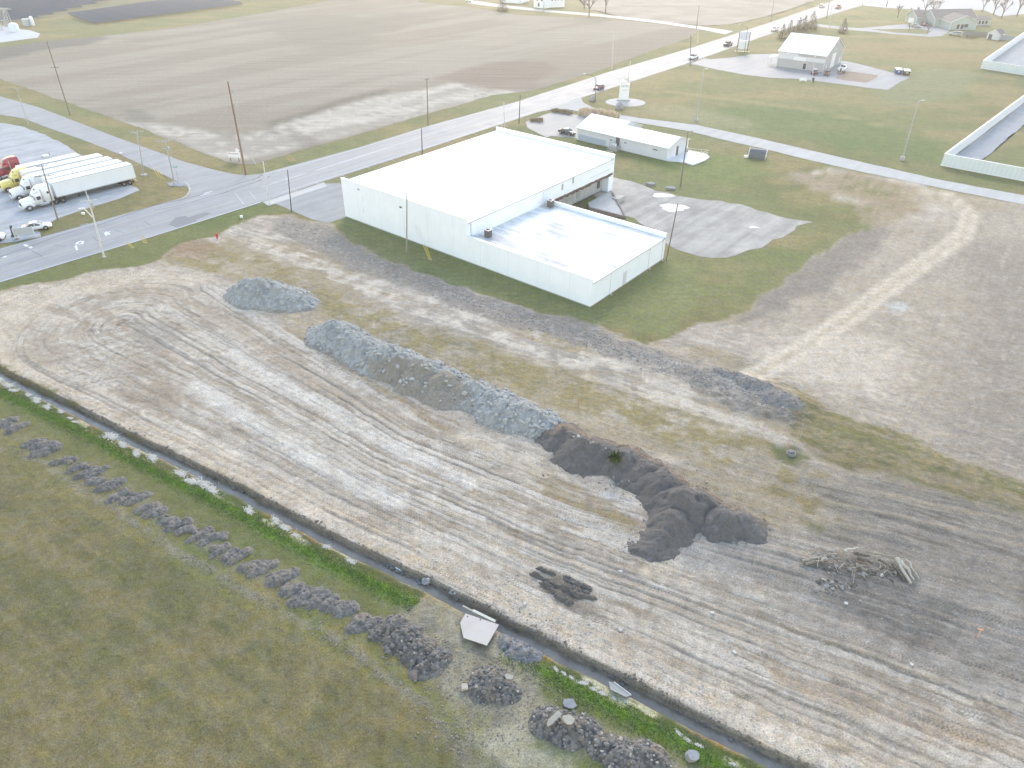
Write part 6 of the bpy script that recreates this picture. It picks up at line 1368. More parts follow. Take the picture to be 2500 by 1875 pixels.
# ================================================================== SPOIL HEAPS, RUBBLE, DITCH DETAIL
def earth_mat(name, var=.16, bump=.05):
    m, n, l, p = new_mat(name); tc = n.new('ShaderNodeTexCoord'); a_ = n.new('ShaderNodeAttribute'); a_.attribute_name = 'albedo'
    fs = []
    for sc_, lo, hi in ((1.6, 1 - var, 1 + var), (7, 1 - var, 1 + var), (26, .86, 1.14)):
        x = n.new('ShaderNodeTexNoise'); x.inputs['Scale'].default_value = sc_; x.inputs['Detail'].default_value = 6; x.inputs['Roughness'].default_value = .7; l.new(tc.outputs['Object'], x.inputs['Vector'])
        y = n.new('ShaderNodeMapRange'); y.inputs[1].default_value = .28; y.inputs[2].default_value = .72; y.inputs[3].default_value = lo; y.inputs[4].default_value = hi; l.new(x.outputs['Fac'], y.inputs[0]); fs.append((x, y))
    v = fs[0][1].outputs[0]
    for _, y in fs[1:]:
        q = n.new('ShaderNodeMath'); q.operation = 'MULTIPLY'; l.new(v, q.inputs[0]); l.new(y.outputs[0], q.inputs[1]); v = q.outputs[0]
    cc = n.new('ShaderNodeCombineXYZ')
    for i in range(3): l.new(v, cc.inputs[i])
    mx = n.new('ShaderNodeMixRGB'); mx.blend_type = 'MULTIPLY'; mx.inputs[0].default_value = 1; l.new(a_.outputs['Color'], mx.inputs[1]); l.new(cc.outputs[0], mx.inputs[2]); l.new(mx.outputs[0], p.inputs['Base Color'])
    p.inputs['Roughness'].default_value = .95; p.inputs['Specular IOR Level'].default_value = .2
    q = n.new('ShaderNodeMath'); q.operation = 'ADD'; l.new(fs[1][0].outputs['Fac'], q.inputs[0]); l.new(fs[2][0].outputs['Fac'], q.inputs[1])
    b = n.new('ShaderNodeBump'); b.inputs['Distance'].default_value = bump; l.new(q.outputs[0], b.inputs['Height']); l.new(b.outputs[0], p.inputs['Normal']); return m
EARTH = earth_mat('heaped earth'); EARTHR = earth_mat('smooth earth', .22, .07)
def rock_mesh(name, seed, flat=1.0, sub=1, m_=None):
    r = random.Random(seed); bm = bmesh.new(); bmesh.ops.create_icosphere(bm, subdivisions=sub, radius=.5)
    sx, sy, sz = r.uniform(.8, 1.3), r.uniform(.65, 1.0), r.uniform(.5, .85) * flat
    for v in bm.verts: 
        k = r.uniform(.70, 1.28); v.co = Vector((v.co.x * sx * k, v.co.y * sy * k, v.co.z * sz * k))
    me = bpy.data.meshes.new(name); bm.to_mesh(me); bm.free(); me.materials.append(m_); return me
CL_GREY = [rock_mesh('clod', k, .9, 1, mat('grey clay clod', (.34, .335, .305), .95, .2, 3, bump=.02)) for k in range(6)]
CL_BROWN = [rock_mesh('clod', 20 + k, .8, 1, mat('brown clay clod', (.24, .205, .16), .95, .25, 3, bump=.02)) for k in range(5)]
CL_DARK = [rock_mesh('clod', 40 + k, .8, 1, mat('dark soil clod', (.135, .118, .10), .95, .25, 3, bump=.02)) for k in range(5)]
CL_SLATE = [rock_mesh('clod', 60 + k, .8, 1, mat('slate grey clod', (.165, .155, .138), .95, .25, 3, bump=.02)) for k in range(6)]
STONE = [rock_mesh('stone', 80 + k, .75, 1, mat('tan rubble stone', (.36, .325, .27), .9, .25, 2.5, bump=.02)) for k in range(6)]
STONEG = [rock_mesh('stone', 100 + k, .75, 1, mat('grey rubble stone', (.27, .262, .25), .9, .25, 2.5, bump=.02)) for k in range(5)]

def heap(name, label, cat, prims, step, base_col, rough=.10, lump=.8, group=None, clods=(), paint_=None, material=None, seed=0, plinth=.06, cpow=2.6):
    """prims: (px, py, height, radius_long, radius_short, azimuth, kind) -> heightfield mound on the ground; cone or slab shapes merged"""
    pts = [(at(p[0], p[1]), p) for p in prims]; R_ = max(max(p[3], p[4]) for p in prims) + 1.0
    x0, x1 = min(q.x for q, _ in pts) - R_, max(q.x for q, _ in pts) + R_; y0, y1 = min(q.y for q, _ in pts) - R_, max(q.y for q, _ in pts) + R_
    gx = np.arange(x0, x1, step); gy = np.arange(y0, y1, step); X, Y = np.meshgrid(gx, gy); X = X.astype(np.float32); Y = Y.astype(np.float32)
    wx_ = (fbm(X * lump, Y * lump, 201 + seed, 3) - .5) * 1.3; wy_ = (fbm(X * lump, Y * lump, 211 + seed, 3) - .5) * 1.3
    Zh = np.zeros_like(X) - .4
    for q, (px, py, h, rl, rs, az, kind) in pts:
        k = 1.0 if kind == 'cone' else .20
        dx, dy = X + wx_ * k - q.x, Y + wy_ * k - q.y; a_ = (dx * math.cos(az) + dy * math.sin(az)) / rl; b_ = (-dx * math.sin(az) + dy * math.cos(az)) / rs
        d = np.sqrt(a_ * a_ + b_ * b_)
        if kind == 'cone': z = h * (1.06 - np.sqrt(d * d + .012)) 
        elif kind == 'dome': z = h * (1.02 - d ** 1.35)
        else:                                                     # slab: a bucketful dragged out, steep along the sides
            z = h * (1 - np.abs(b_) ** 2.2) * (1 - .40 * np.clip(a_, -1, 1)) - h * 2.2 * np.clip(np.abs(a_) - .75, 0, 9)
        z = np.maximum(z, -.4)
        kk = .10; hh = np.clip(.5 + .5 * (z - Zh) / kk, 0, 1); Zh = Zh * (1 - hh) + z * hh + kk * hh * (1 - hh)   # smooth union
    body = np.clip((Zh + .06) / .16, 0, 1)
    n_a = fbm(X * 1.7, Y * 1.7, 221 + seed, 3); n_b = fbm(X * 4.3, Y * 4.3, 231 + seed, 3); n_c = np.abs(fbm(X * 2.6, Y * 2.6, 241 + seed, 2) - .5) * 2
    n_d = np.abs(fbm(X * 6.5, Y * 6.5, 251 + seed, 2) - .5) * 2; Zh = Zh + body * rough * ((n_a - .5) * 2.0 + (n_b - .5) * 1.5 - (n_c - .3) * .5 - (n_d - .3) * .5 + (fbm(X * 11, Y * 11, 261 + seed, 2) - .5) * .9)
    keep = Zh > -.12
    gz = np.vectorize(ground_z)(X[::4, ::4], Y[::4, ::4]); GZ = np.kron(gz, np.ones((4, 4)))[:X.shape[0], :X.shape[1]]
    idx = -np.ones(X.shape, np.int32); q4 = keep[:-1, :-1] | keep[1:, :-1] | keep[:-1, 1:] | keep[1:, 1:]
    use = np.zeros(X.shape, bool); use[:-1, :-1] |= q4; use[1:, :-1] |= q4; use[:-1, 1:] |= q4; use[1:, 1:] |= q4
    idx[use] = np.arange(use.sum()); c = pts[len(pts) // 2][0]; ox, oy = c.x, c.y
    vz = np.maximum(Zh, -.25) + GZ
    V = np.stack([X[use] - ox, Y[use] - oy, vz[use]], -1).astype(np.float32)
    ii_ = idx; Q = np.stack([ii_[:-1, :-1][q4], ii_[:-1, 1:][q4], ii_[1:, 1:][q4], ii_[1:, :-1][q4]], -1)
    CC = np.zeros(X.shape + (3,), np.float32) + np.array(base_col, np.float32)
    if paint_ is not None: CC = paint_(X, Y, Zh, CC, n_a, n_b)
    t = thing(name, label, cat, (ox, oy, 0), 0, group)
    me = grid_mesh('mound', V, Q); color_attr(me, np.clip(CC[use], .01, .8)); o = link_mesh('mound', me, t, False, material or EARTH)
    r = random.Random(seed + 5)
    ys_, xs_ = np.where(Zh > .02); 
    for (meshes, cnt, smin, smax, test, pname) in clods:
        k = 0; tries = 0
        while k < cnt and tries < cnt * 30:
            tries += 1; i = r.randrange(len(xs_)); a_, b_ = ys_[i], xs_[i]
            if test is not None and not test(X[a_, b_], Y[a_, b_], Zh[a_, b_]): continue
            s = smin + (smax - smin) * r.random() ** cpow
            oo = bpy.data.objects.new(pname, meshes[r.randrange(len(meshes))]); COL.objects.link(oo); oo.parent = t
            oo.location = (X[a_, b_] - ox, Y[a_, b_] - oy, vz[a_, b_] + s * .05); oo.rotation_euler = (r.uniform(-.6, .6), r.uniform(-.6, .6), r.uniform(0, 6.28)); oo.scale = (s, s, s); k += 1
    return t
def vv_(X, Y): return to_uv(X, Y)[1]
GREYC = (.30, .298, .268)
SG = 'grey clay spoil heaps'
def paint_grey(X, Y, Z, C_, a, b):
    C_ = mixc(C_, col(.36, .36, .34), sstep(.52, .66, b)); C_ = mixc(C_, col(.205, .205, .195), sstep(.54, .68, a) * .6)
    return mixc(C_, col(.235, .20, .155), sstep(.35, .0, Z) * .5)
heap('spoil_heap', 'separate grey clay heap farthest left, nearest the road', 'spoil heap', [(640, 722, 3.3, 5.0, 4.4, 0, 'cone'), (612, 716, 2.6, 4.0, 4.0, 0, 'cone'), (690, 732, 2.6, 4.6, 4.0, 0, 'cone'), (728, 742, 1.5, 3.2, 2.8, 0, 'cone')], .13, GREYC, .13, group=SG,
     clods=((CL_GREY, 170, .16, .7, None, 'clod'),), paint_=paint_grey, seed=1, cpow=1.9)
def paint_ridge(X, Y, Z, C_, a, b):
    C_ = paint_grey(X, Y, Z, C_, a, b); u_, v_ = to_uv(X, Y)
    fr = poly_sd(X, Y, at2([(905, 900), (1000, 905), (1060, 925), (1130, 950), (1150, 985), (1080, 1010), (980, 975), (910, 935)])); C_ = mixc(C_, col(.255, .220, .17), (1 - sstep(-.6, .6, fr + (a - .5) * 2)) * .9)
    return C_
heap('spoil_heap', 'grey clay heap at the left end of the long ridge', 'spoil heap', [(823, 822, 2.7, 4.2, 3.6, 0, 'cone'), (800, 815, 1.8, 3.2, 3.0, 0, 'cone'), (858, 842, 2.3, 3.6, 3.4, 0, 'cone'), (890, 862, 2.5, 3.8, 3.6, 0, 'cone'), (905, 872, 1.7, 3.4, 3.2, 0, 'cone')], .12, GREYC, .12, group=SG,
     clods=((CL_GREY, 120, .16, .6, None, 'clod'), (CL_BROWN, 70, .15, .4, lambda x, y, z: z < .9, 'clod')), paint_=paint_ridge, seed=2, cpow=2.0)
heap('spoil_heap', 'long grey clay ridge with brown rubble along its front foot', 'spoil heap', [(946, 884, 2.9, 4.2, 3.9, 0, 'cone'), (985, 900, 2.6, 4.0, 3.8, 0, 'cone'), (1030, 918, 2.6, 4.0, 3.8, 0, 'cone'), (1090, 944, 2.4, 3.9, 3.6, 0, 'cone'), (1150, 966, 2.1, 3.6, 3.4, 0, 'cone'),
     (1010, 945, 1.1, 3.4, 2.2, R(-30), 'cone'), (1080, 972, 1.1, 3.4, 2.2, R(-30), 'cone')], .11, GREYC, .13, group=SG, clods=((CL_GREY, 190, .18, .78, lambda x, y, z: z > .5, 'clod'), (CL_BROWN, 105, .14, .42, lambda x, y, z: z < 1.3, 'clod')), paint_=paint_ridge, seed=3, cpow=1.9)
heap('spoil_heap', 'pale lumpy grey clay heap touching the dark topsoil', 'spoil heap', [(1205, 988, 2.0, 3.4, 3.2, 0, 'cone'), (1224, 1004, 2.1, 3.3, 3.2, 0, 'cone'), (1265, 1018, 2.2, 3.4, 3.2, 0, 'cone'), (1305, 1030, 1.9, 3.0, 2.9, 0, 'cone'), (1330, 1038, 1.3, 2.4, 2.4, 0, 'cone')], .10, (.33, .325, .298), .14, group=SG,
     clods=((CL_GREY, 270, .18, .75, None, 'clod'),), paint_=paint_grey, seed=4, cpow=1.8)
DK = 'dark topsoil heaps'
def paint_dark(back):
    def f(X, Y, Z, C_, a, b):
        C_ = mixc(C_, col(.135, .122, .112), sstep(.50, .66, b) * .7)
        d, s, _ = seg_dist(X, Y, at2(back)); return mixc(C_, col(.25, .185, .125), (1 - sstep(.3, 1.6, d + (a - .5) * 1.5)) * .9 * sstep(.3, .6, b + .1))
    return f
DARKC = (.150, .136, .122)
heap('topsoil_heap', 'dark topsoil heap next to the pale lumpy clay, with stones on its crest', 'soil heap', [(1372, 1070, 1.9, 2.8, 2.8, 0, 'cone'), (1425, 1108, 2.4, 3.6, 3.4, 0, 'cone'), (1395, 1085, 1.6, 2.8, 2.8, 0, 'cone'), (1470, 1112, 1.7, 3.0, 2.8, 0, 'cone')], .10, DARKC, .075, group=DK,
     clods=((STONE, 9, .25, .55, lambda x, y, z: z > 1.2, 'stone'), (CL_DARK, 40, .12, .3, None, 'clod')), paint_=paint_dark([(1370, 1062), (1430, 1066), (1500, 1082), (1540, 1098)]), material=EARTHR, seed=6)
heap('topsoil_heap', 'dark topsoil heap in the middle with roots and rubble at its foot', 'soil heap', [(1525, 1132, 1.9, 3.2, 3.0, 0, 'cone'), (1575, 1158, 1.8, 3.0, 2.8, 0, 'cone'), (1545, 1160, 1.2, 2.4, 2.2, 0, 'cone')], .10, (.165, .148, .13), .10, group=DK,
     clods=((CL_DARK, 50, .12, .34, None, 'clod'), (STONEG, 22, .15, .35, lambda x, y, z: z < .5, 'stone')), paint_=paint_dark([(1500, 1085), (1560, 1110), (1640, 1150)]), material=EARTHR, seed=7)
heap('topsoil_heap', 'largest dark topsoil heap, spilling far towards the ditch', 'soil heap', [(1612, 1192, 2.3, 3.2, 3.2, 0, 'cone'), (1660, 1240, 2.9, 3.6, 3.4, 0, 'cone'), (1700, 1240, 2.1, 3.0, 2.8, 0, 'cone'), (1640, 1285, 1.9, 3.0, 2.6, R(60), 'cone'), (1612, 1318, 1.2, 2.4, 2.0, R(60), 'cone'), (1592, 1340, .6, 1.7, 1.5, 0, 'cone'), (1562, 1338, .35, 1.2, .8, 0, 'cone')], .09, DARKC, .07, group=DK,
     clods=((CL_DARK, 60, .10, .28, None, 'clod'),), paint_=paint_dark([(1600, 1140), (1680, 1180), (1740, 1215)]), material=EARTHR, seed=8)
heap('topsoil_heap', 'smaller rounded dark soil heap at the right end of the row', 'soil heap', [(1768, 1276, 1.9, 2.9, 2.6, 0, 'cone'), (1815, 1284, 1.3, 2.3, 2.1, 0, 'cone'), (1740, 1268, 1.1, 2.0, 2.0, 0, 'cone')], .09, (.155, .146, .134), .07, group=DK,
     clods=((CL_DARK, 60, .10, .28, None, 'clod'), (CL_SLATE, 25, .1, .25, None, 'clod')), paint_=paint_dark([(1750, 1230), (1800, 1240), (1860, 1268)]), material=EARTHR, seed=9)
def shrub_on(px, h, lab):
    t = thing('weed_clump', lab, 'weeds', tuple(at(*px, h)), 0, 'weeds on the soil heaps'); GM = mat('weed leaves', (.085, .11, .035), .9, .3, 3)
    me = tuft_mesh(33 + int(px[0]), .9, .9, 150); me.materials.clear(); me.materials.append(GM); link_mesh('blades', me, t)
shrub_on((1500, 1125), 1.2, 'green weed clump growing between two dark soil heaps')

# ---- excavated lumps beside the drain trench: slabs of clay laid in rows
LG2 = 'excavated clay lumps along the trench'
az = math.atan2(*(lambda d: (d.y, d.x))(at(360, 1075) - at(260, 1110)))
def paint_lump(X, Y, Z, C_, a, b):
    C_ = mixc(C_, col(.205, .192, .172), sstep(.5, .66, b)); C_ = mixc(C_, col(.25, .21, .155), sstep(.54, .68, a) * .55); return mixc(C_, col(.13, .125, .12), sstep(.46, .34, b) * .5)
lump_specs = [
 (((22, 1024), (45, 1040), (5, 1036)), 'two grey slabs at the far left end of the trench spoil'), (((86, 1078), (110, 1084), (100, 1106), (128, 1090)), 'broad pair of grey clay slabs on the left grass'), (((160, 1122),), 'single small clay lump between two bigger ones on the left'),
 (((190, 1138), (215, 1150), (240, 1148)), 'broken clay lump with ragged pieces, fifth from the left'), (((238, 1172), (268, 1184), (282, 1174)), 'clay lump with two pale upturned edges'), (((290, 1206), (318, 1214), (342, 1212)), 'clay lump of two long grey slabs'), (((366, 1236), (382, 1246)), 'neat double clay slab on the left grass'),
 (((415, 1268), (440, 1276), (455, 1290)), 'rounded clay lump with a pale top, nearer the ditch grass'), (((492, 1300), (512, 1312), (530, 1306)), 'square topped grey clay lump'), (((540, 1338), (566, 1350), (588, 1352)), 'three overlapping clay slabs with a grassy end'),
 (((612, 1378), (634, 1388), (650, 1382)), 'striped clay slabs in the middle of the row'), (((684, 1408), (700, 1404)), 'single thick clay slab in the middle of the row'), (((716, 1436), (740, 1448), (732, 1462), (762, 1446)), 'wide heap of grey clay slabs'), (((780, 1456), (806, 1466), (832, 1476), (850, 1484)), 'long crumbling run of clay slabs'),
 (((876, 1516), (900, 1522)), 'low crumbled clay lump with little clods')]
for i, (ps, lab) in enumerate(lump_specs):
    r = random.Random(i); pr = []
    for p in ps:
        far = p[1] < 1200; pr.append((p[0], p[1] + 3, r.uniform(.20, .34), r.uniform(.8, 1.3), r.uniform(.48, .74), az + r.uniform(-.35, .35), 'slab'))
        for _ in range(2): pr.append((p[0] + r.uniform(-16, 16), p[1] + r.uniform(-7, 9), r.uniform(.14, .34), r.uniform(.3, .6), r.uniform(.22, .42), r.uniform(0, 3), 'slab'))
    heap('clay_lump', lab, 'clay lump', pr, .055, (.150, .138, .122), .11, 1.7, LG2, clods=((CL_SLATE, 7 + 2 * len(ps), .10, .30, None, 'clod'), (CL_BROWN, 5, .08, .2, lambda x, y, z: z < .25, 'clod')), paint_=paint_lump, seed=20 + i)
RB = 'rubble heaps by the crossing'
def paint_rub(X, Y, Z, C_, a, b):
    C_ = mixc(C_, col(.20, .188, .168), sstep(.52, .66, b)); C_ = mixc(C_, col(.265, .205, .145), sstep(.56, .70, a) * .5); return mixc(C_, col(.085, .08, .075), sstep(.44, .32, b) * .7)
heap('rubble_heap', 'long dark clay and rubble heap left of the steel plate', 'rubble heap', [(955, 1535, 0.94, 1.6, 1.3, az, 'dome'), (985, 1560, 1.01, 1.8, 1.5, az, 'dome'), (1020, 1590, 0.94, 1.7, 1.4, az, 'dome'), (1050, 1622, 0.62, 2.0, 1.2, az, 'dome'), (925, 1545, 0.55, 1.0, .9, az, 'dome')], .055, (.138, .128, .114), .13, 1.3, RB,
     clods=((CL_SLATE, 150, .08, .55, None, 'clod'), (STONE, 8, .15, .4, None, 'stone')), paint_=paint_rub, seed=51)
heap('rubble_heap', 'round isolated dark rubble heap below the steel plate', 'rubble heap', [(1200, 1670, 0.94, 1.9, 1.5, R(-20), 'dome'), (1180, 1685, 0.70, 1.3, 1.2, 0, 'dome'), (1235, 1690, 0.70, 1.3, 1.1, 0, 'dome')], .05, (.138, .128, .114), .13, 1.4, RB,
     clods=((CL_SLATE, 110, .08, .55, None, 'clod'), (STONE, 16, .15, .42, None, 'stone')), paint_=paint_rub, seed=52)
heap('rubble_heap', 'rubble heap with a pale concrete slab leaning on it', 'rubble heap', [(1345, 1765, 0.94, 1.7, 1.4, 0, 'dome'), (1390, 1785, 1.01, 1.7, 1.5, 0, 'dome'), (1425, 1780, 0.78, 1.3, 1.2, 0, 'dome')], .05, (.138, .128, .114), .13, 1.4, RB,
     clods=((CL_SLATE, 110, .08, .55, None, 'clod'), (STONEG, 26, .15, .45, None, 'stone'), (STONE, 14, .15, .40, None, 'stone')), paint_=paint_rub, seed=53)
heap('rubble_heap', 'stony rubble heap at the bottom edge of the picture', 'rubble heap', [(1475, 1825, 0.70, 1.4, 1.2, 0, 'dome'), (1520, 1850, 0.94, 1.7, 1.5, 0, 'dome'), (1575, 1850, 1.01, 1.7, 1.4, 0, 'dome'), (1605, 1865, 0.70, 1.1, 1.1, 0, 'dome')], .05, (.138, .128, .114), .13, 1.4, RB,
     clods=((CL_SLATE, 110, .08, .55, None, 'clod'), (STONE, 30, .14, .42, None, 'stone'), (STONEG, 20, .14, .4, None, 'stone')), paint_=paint_rub, seed=54)
heap('rubble_heap', 'flat mound of churned blue grey clay right of the steel plate', 'rubble heap', [(1262, 1578, .5, 1.8, 1.2, R(-30), 'dome'), (1292, 1590, .5, 1.2, .9, 0, 'dome')], .07, (.21, .218, .225), .12, 1.2, RB, clods=((CL_SLATE, 70, .1, .3, None, 'clod'),), paint_=paint_lump, seed=55)
r = random.Random(5); heap('mud_patch', 'dark sticky mud pushed up in the middle of the lot', 'mud', [(1330 + 105 * f + r.gauss(0, 9), 1424 + 28 * f + r.gauss(0, 13), r.uniform(.12, .32), r.uniform(.35, .9), r.uniform(.18, .35), R(-30) + r.gauss(0, .25), 'slab') for f in [k / 15 for k in range(16)]], .05, (.135, .122, .105), .13, 2.2, None, clods=((CL_DARK, 60, .06, .22, None, 'clod'),), material=EARTH, seed=56)
heap('gravel_mound', 'low stony grey mound on the clay beyond the dark heaps', 'mound', [(1835, 945, .5, 2.6, 1.6, R(-30), 'dome'), (1905, 985, .55, 3.0, 1.8, R(-30), 'dome'), (1775, 920, .35, 2.2, 1.3, R(-30), 'dome')], .13, (.22, .21, .195), .12, 1.0, None, clods=((CL_SLATE, 110, .12, .35, None, 'clod'),), paint_=paint_lump, seed=57)

def block(name, label, cat, px, size, rz, m_, group=None, z=0.0, rx=0, ry=0, jag=.12, seed=1):
    p = at(*px, z); t = thing(name, label, cat, (p.x, p.y, p.z + (ground_z(p.x, p.y) if z == 0 else 0)), 0, group); r = random.Random(seed); n_ = 9
    poly = [(math.cos(a_) * size[0] / 2 * r.uniform(1 - jag, 1 + jag) * min(1.25, 1 / max(abs(math.cos(a_)), abs(math.sin(a_)))), math.sin(a_) * size[1] / 2 * r.uniform(1 - jag, 1 + jag) * min(1.25, 1 / max(abs(math.cos(a_)), abs(math.sin(a_))))) for a_ in np.linspace(0, 2 * math.pi, n_ + 1)[:-1]]
    o = MB().prism(poly, -size[2] / 2, size[2] / 2).build('chunk', m_, t, bevel=.02); o.rotation_euler = (rx, ry, rz); o.location.z = size[2] * .4; return t
TANC_ = mat('tan broken concrete', (.40, .355, .285), .85, .15, 2, bump=.01); GRYC_ = mat('grey broken concrete', (.27, .265, .265), .85, .15, 2, bump=.01)
CB = 'broken concrete pieces'
block('concrete_slab', 'pale tan concrete slab leaning on the rubble heap', 'concrete piece', (1352, 1756), (1.35, .42, .30), R(40), TANC_, CB, 1.05, .4, -.25, .12, 3)
block('concrete_slab', 'flat grey concrete slab standing on the grass above the rubble', 'concrete piece', (1390, 1720), (.95, .75, .26), R(20), GRYC_, CB, 0, .25, .1, .2, 4)
block('concrete_slab', 'small brownish concrete piece on the rubble crest', 'concrete piece', (1387, 1760), (.8, .6, .25), R(-20), TANC_, CB, 1.1, .2, .3, .2, 5)
block('rock', 'dark rock alone at the right of the bottom rubble', 'rock', (1688, 1850), (.9, .7, .6), R(10), GRYC_, CB, 0, .2, .2, .25, 6)
block('rock', 'pale rock at the left foot of the round rubble heap', 'rock', (1133, 1680), (.6, .5, .4), R(10), TANC_, CB, 0, .1, .2, .2, 7)
block('concrete_slab', 'tan plate of concrete on the round rubble heap', 'concrete piece', (1243, 1653), (.7, .4, .15), R(-15), TANC_, CB, .8, .3, .1, .2, 8)
for i, (px, py, lab) in enumerate(((1515, 1395, 'pale flat stone on the lot right of the mud'), (2225, 1623, 'white lump of clay alone on the grey dirt'), (1793, 1592, 'pale stone on the smooth grey lot'), (1739, 1497, 'pale broken stone left of the wheel ruts'), (1282, 1474, 'small pale slab stone left of the dark mud'), (1514, 1537, 'round pale stone between mud and ditch'), (2065, 1473, 'pale clay lump below the brush pile'))):
    block('rock', lab, 'stone', (px, py), (.34, .25, .16), i, mat('pale lone stone', (.47, .45, .42), .9, .15, 3), 'lone stones on the lot', 0, .1, .1, .2, 30 + i)

# ---- steel plate, plank, ditch debris
q = at(1175, 1546); t = thing('road_plate', 'big pale rectangular plate laid on the dirt at the ditch crossing', 'plate', tuple(q)); PLT = mat('dusty plate', (.40, .365, .33), .65, .06, .8, dirt=(.33, .29, .25), dirt_amt=.5)
cs = [at(1137, 1504), at(1218, 1531), at(1189, 1584), at(1132, 1565), at(1124, 1527)]; zz = [.32, .30, .42, .42, .33]
mb = MB(); lo_ = [Vector((c.x, c.y, z + ground_z(q.x, q.y))) for c, z in zip(cs, zz)]; up_ = [c + Vector((0, 0, .06)) for c in lo_]; mb.add(lo_[::-1] and lo_ + up_, [(0, 1, 2, 3, 4), (9, 8, 7, 6, 5)] + [(i, 5 + i, 5 + (i + 1) % 5, (i + 1) % 5) for i in range(5)]); o = mb.build('plate', PLT, t, True)
for k, (x, y) in enumerate(((1142, 1512), (1173, 1519), (1184, 1574))): c = at(x, y); MB().lathe((c.x, c.y, .40 + ground_z(q.x, q.y)), [(.06, -.02), (.06, .03)], 10).build('lifting_hole', DARKM, t, True)
A_, B_ = at(1154, 1494), at(1209, 1521); t = thing('plank', 'long pale timber beam between the plate and the ditch', 'beam', tuple((A_ + B_) / 2)); d = B_ - A_; MB().box(tuple((A_ + B_) / 2 + Vector((0, 0, .16))), (d.length, .26, .22), math.atan2(d.y, d.x)).build('beam', mat('bleached timber', (.46, .44, .38), .8, .15, 5), t, True, .015)
A_, B_ = at(1130, 1481), at(1154, 1494); t = thing('plank', 'thinner second timber in line with the long beam', 'beam', tuple((A_ + B_) / 2)); d = B_ - A_; MB().box(tuple((A_ + B_) / 2 + Vector((0, 0, .1))), (d.length, .14, .14), math.atan2(d.y, d.x)).build('beam', mat('grey timber', (.34, .31, .26), .8, .15, 5), t, True)
q = at(971, 1384, -.72); t = thing('foam_board', 'clean white board floating in the ditch', 'board', tuple(q)); MB().box((0, 0, 0), (1.35, .5, .10), R(-42)).build('board', mat('clean white plastic', (.82, .82, .80), .4, .03), t, bevel=.03)
q = at(1043, 1421, -.75); t = thing('boulder', 'round pale boulder standing in the ditch water', 'boulder', tuple(q)); me = rock_mesh('rock', 7, 1.2, 3, mat('pale ditch boulder', (.36, .35, .33), .8, .15, 2)); o = link_mesh('rock', me, t); o.scale = (.95, .95, 1.1); o.location.z = .2
q = at(1110, 1448, -.5); t = thing('boulder', 'brown grey boulder on the ditch bank above the round one', 'boulder', tuple(q)); o = link_mesh('rock', rock_mesh('rock', 9, 1.0, 2, GRYC_), t); o.scale = (1.0, .9, .9); o.location.z = .25
q = at(1510, 1676, -.4); t = thing('covered_slab', 'grey cloth covered slab on the grassy ditch bank', 'slab', tuple(q)); mb = MB(); cs = [at(1486, 1660), at(1500, 1657), at(1542, 1689), at(1528, 1700), at(1490, 1682)]; zz = [-.25, -.55, -.55, -.15, -.1]
pv_ = [Vector((c.x, c.y, z)) for c, z in zip(cs, zz)]; mb.add(pv_ + [c + Vector((0, 0, .06)) for c in pv_], [(4, 3, 2, 1, 0), (5, 6, 7, 8, 9)] + [(i, (i + 1) % 5, 5 + (i + 1) % 5, 5 + i) for i in range(5)]); mb.build('panel', mat('grey cloth', (.24, .245, .24), .9, .08, 3), t, True); MB().tube(pv_[1] + Vector((0, 0, .08)), pv_[2] + Vector((0, 0, .08)), .07, n=6).build('edge_pipe', mat('pale pipe', (.55, .52, .46), .6), t, True)
r = random.Random(12)
DSTONE = [rock_mesh('stone', 120 + k, .8, 1, mat('wet dark stone', (.15, .145, .14), .7, .3, 3)) for k in range(5)]
for i in range(46):
    u_ = r.choice((r.uniform(-30, 45), r.uniform(4, 9), r.uniform(26, 40))); w_ = r.uniform(.15, .5); x, y = from_uv(u_, ditch_v + w_); s = r.uniform(.25, .5)
    t = bpy.data.objects.new('ditch_stone', DSTONE[i % 5]); COL.objects.link(t); t.location = (x, y, -.85 + s * .3 + .15 * (w_ - .3)); t.rotation_euler = (r.uniform(-.4, .4), r.uniform(-.4, .4), r.uniform(0, 6)); t.scale = (s, s, s * .9); tag(t, 'dark wet stone lying at the foot of the ditch bank', 'stone', 'stones in the ditch')
def scatter(name, label, spots, meshes_mat, seed, smin, smax, sub=0):
    """many little lumps joined into one object"""
    r = random.Random(seed); base = []; bm = bmesh.new(); bmesh.ops.create_icosphere(bm, subdivisions=1, radius=.5); bv_ = [v.co.copy() for v in bm.verts]; bf = [tuple(v.index for v in f.verts) for f in bm.faces]; bm.free(); mb = MB()
    for (x, y, z) in spots:
        s = smin + (smax - smin) * r.random() ** 2; a_ = r.uniform(0, 6.28); c, sn = math.cos(a_), math.sin(a_); kx, ky, kz = r.uniform(.8, 1.3), r.uniform(.6, 1), r.uniform(.4, .8)
        vs = []
        for v in bv_:
            k = s * r.uniform(.8, 1.2); px, py = v.x * kx * k, v.y * ky * k; vs.append((x + px * c - py * sn, y + px * sn + py * c, z + v.z * kz * k))
        mb.add(vs, bf)
    me = bpy.data.meshes.new(name); me.from_pydata(mb.v, [], mb.f); me.update(); o = link_mesh(name, me, None, False, meshes_mat); tag(o, label, kind='stuff'); return o
sp_ = []
for i in range(1500):
    u_ = r.uniform(-95, 60); w_ = abs(r.gauss(.50, .16)); x, y = from_uv(u_, ditch_v + w_ + .12 * math.sin(u_ * .9)); sp_.append((x, y, ground_z(x, y) + .04))
scatter('ditch_clods', 'dark muddy clods along the cut ditch bank', sp_, mat('muddy bank clod', (.12, .108, .092), .85, .3, 4), 3, .08, .32)
sp_ = []
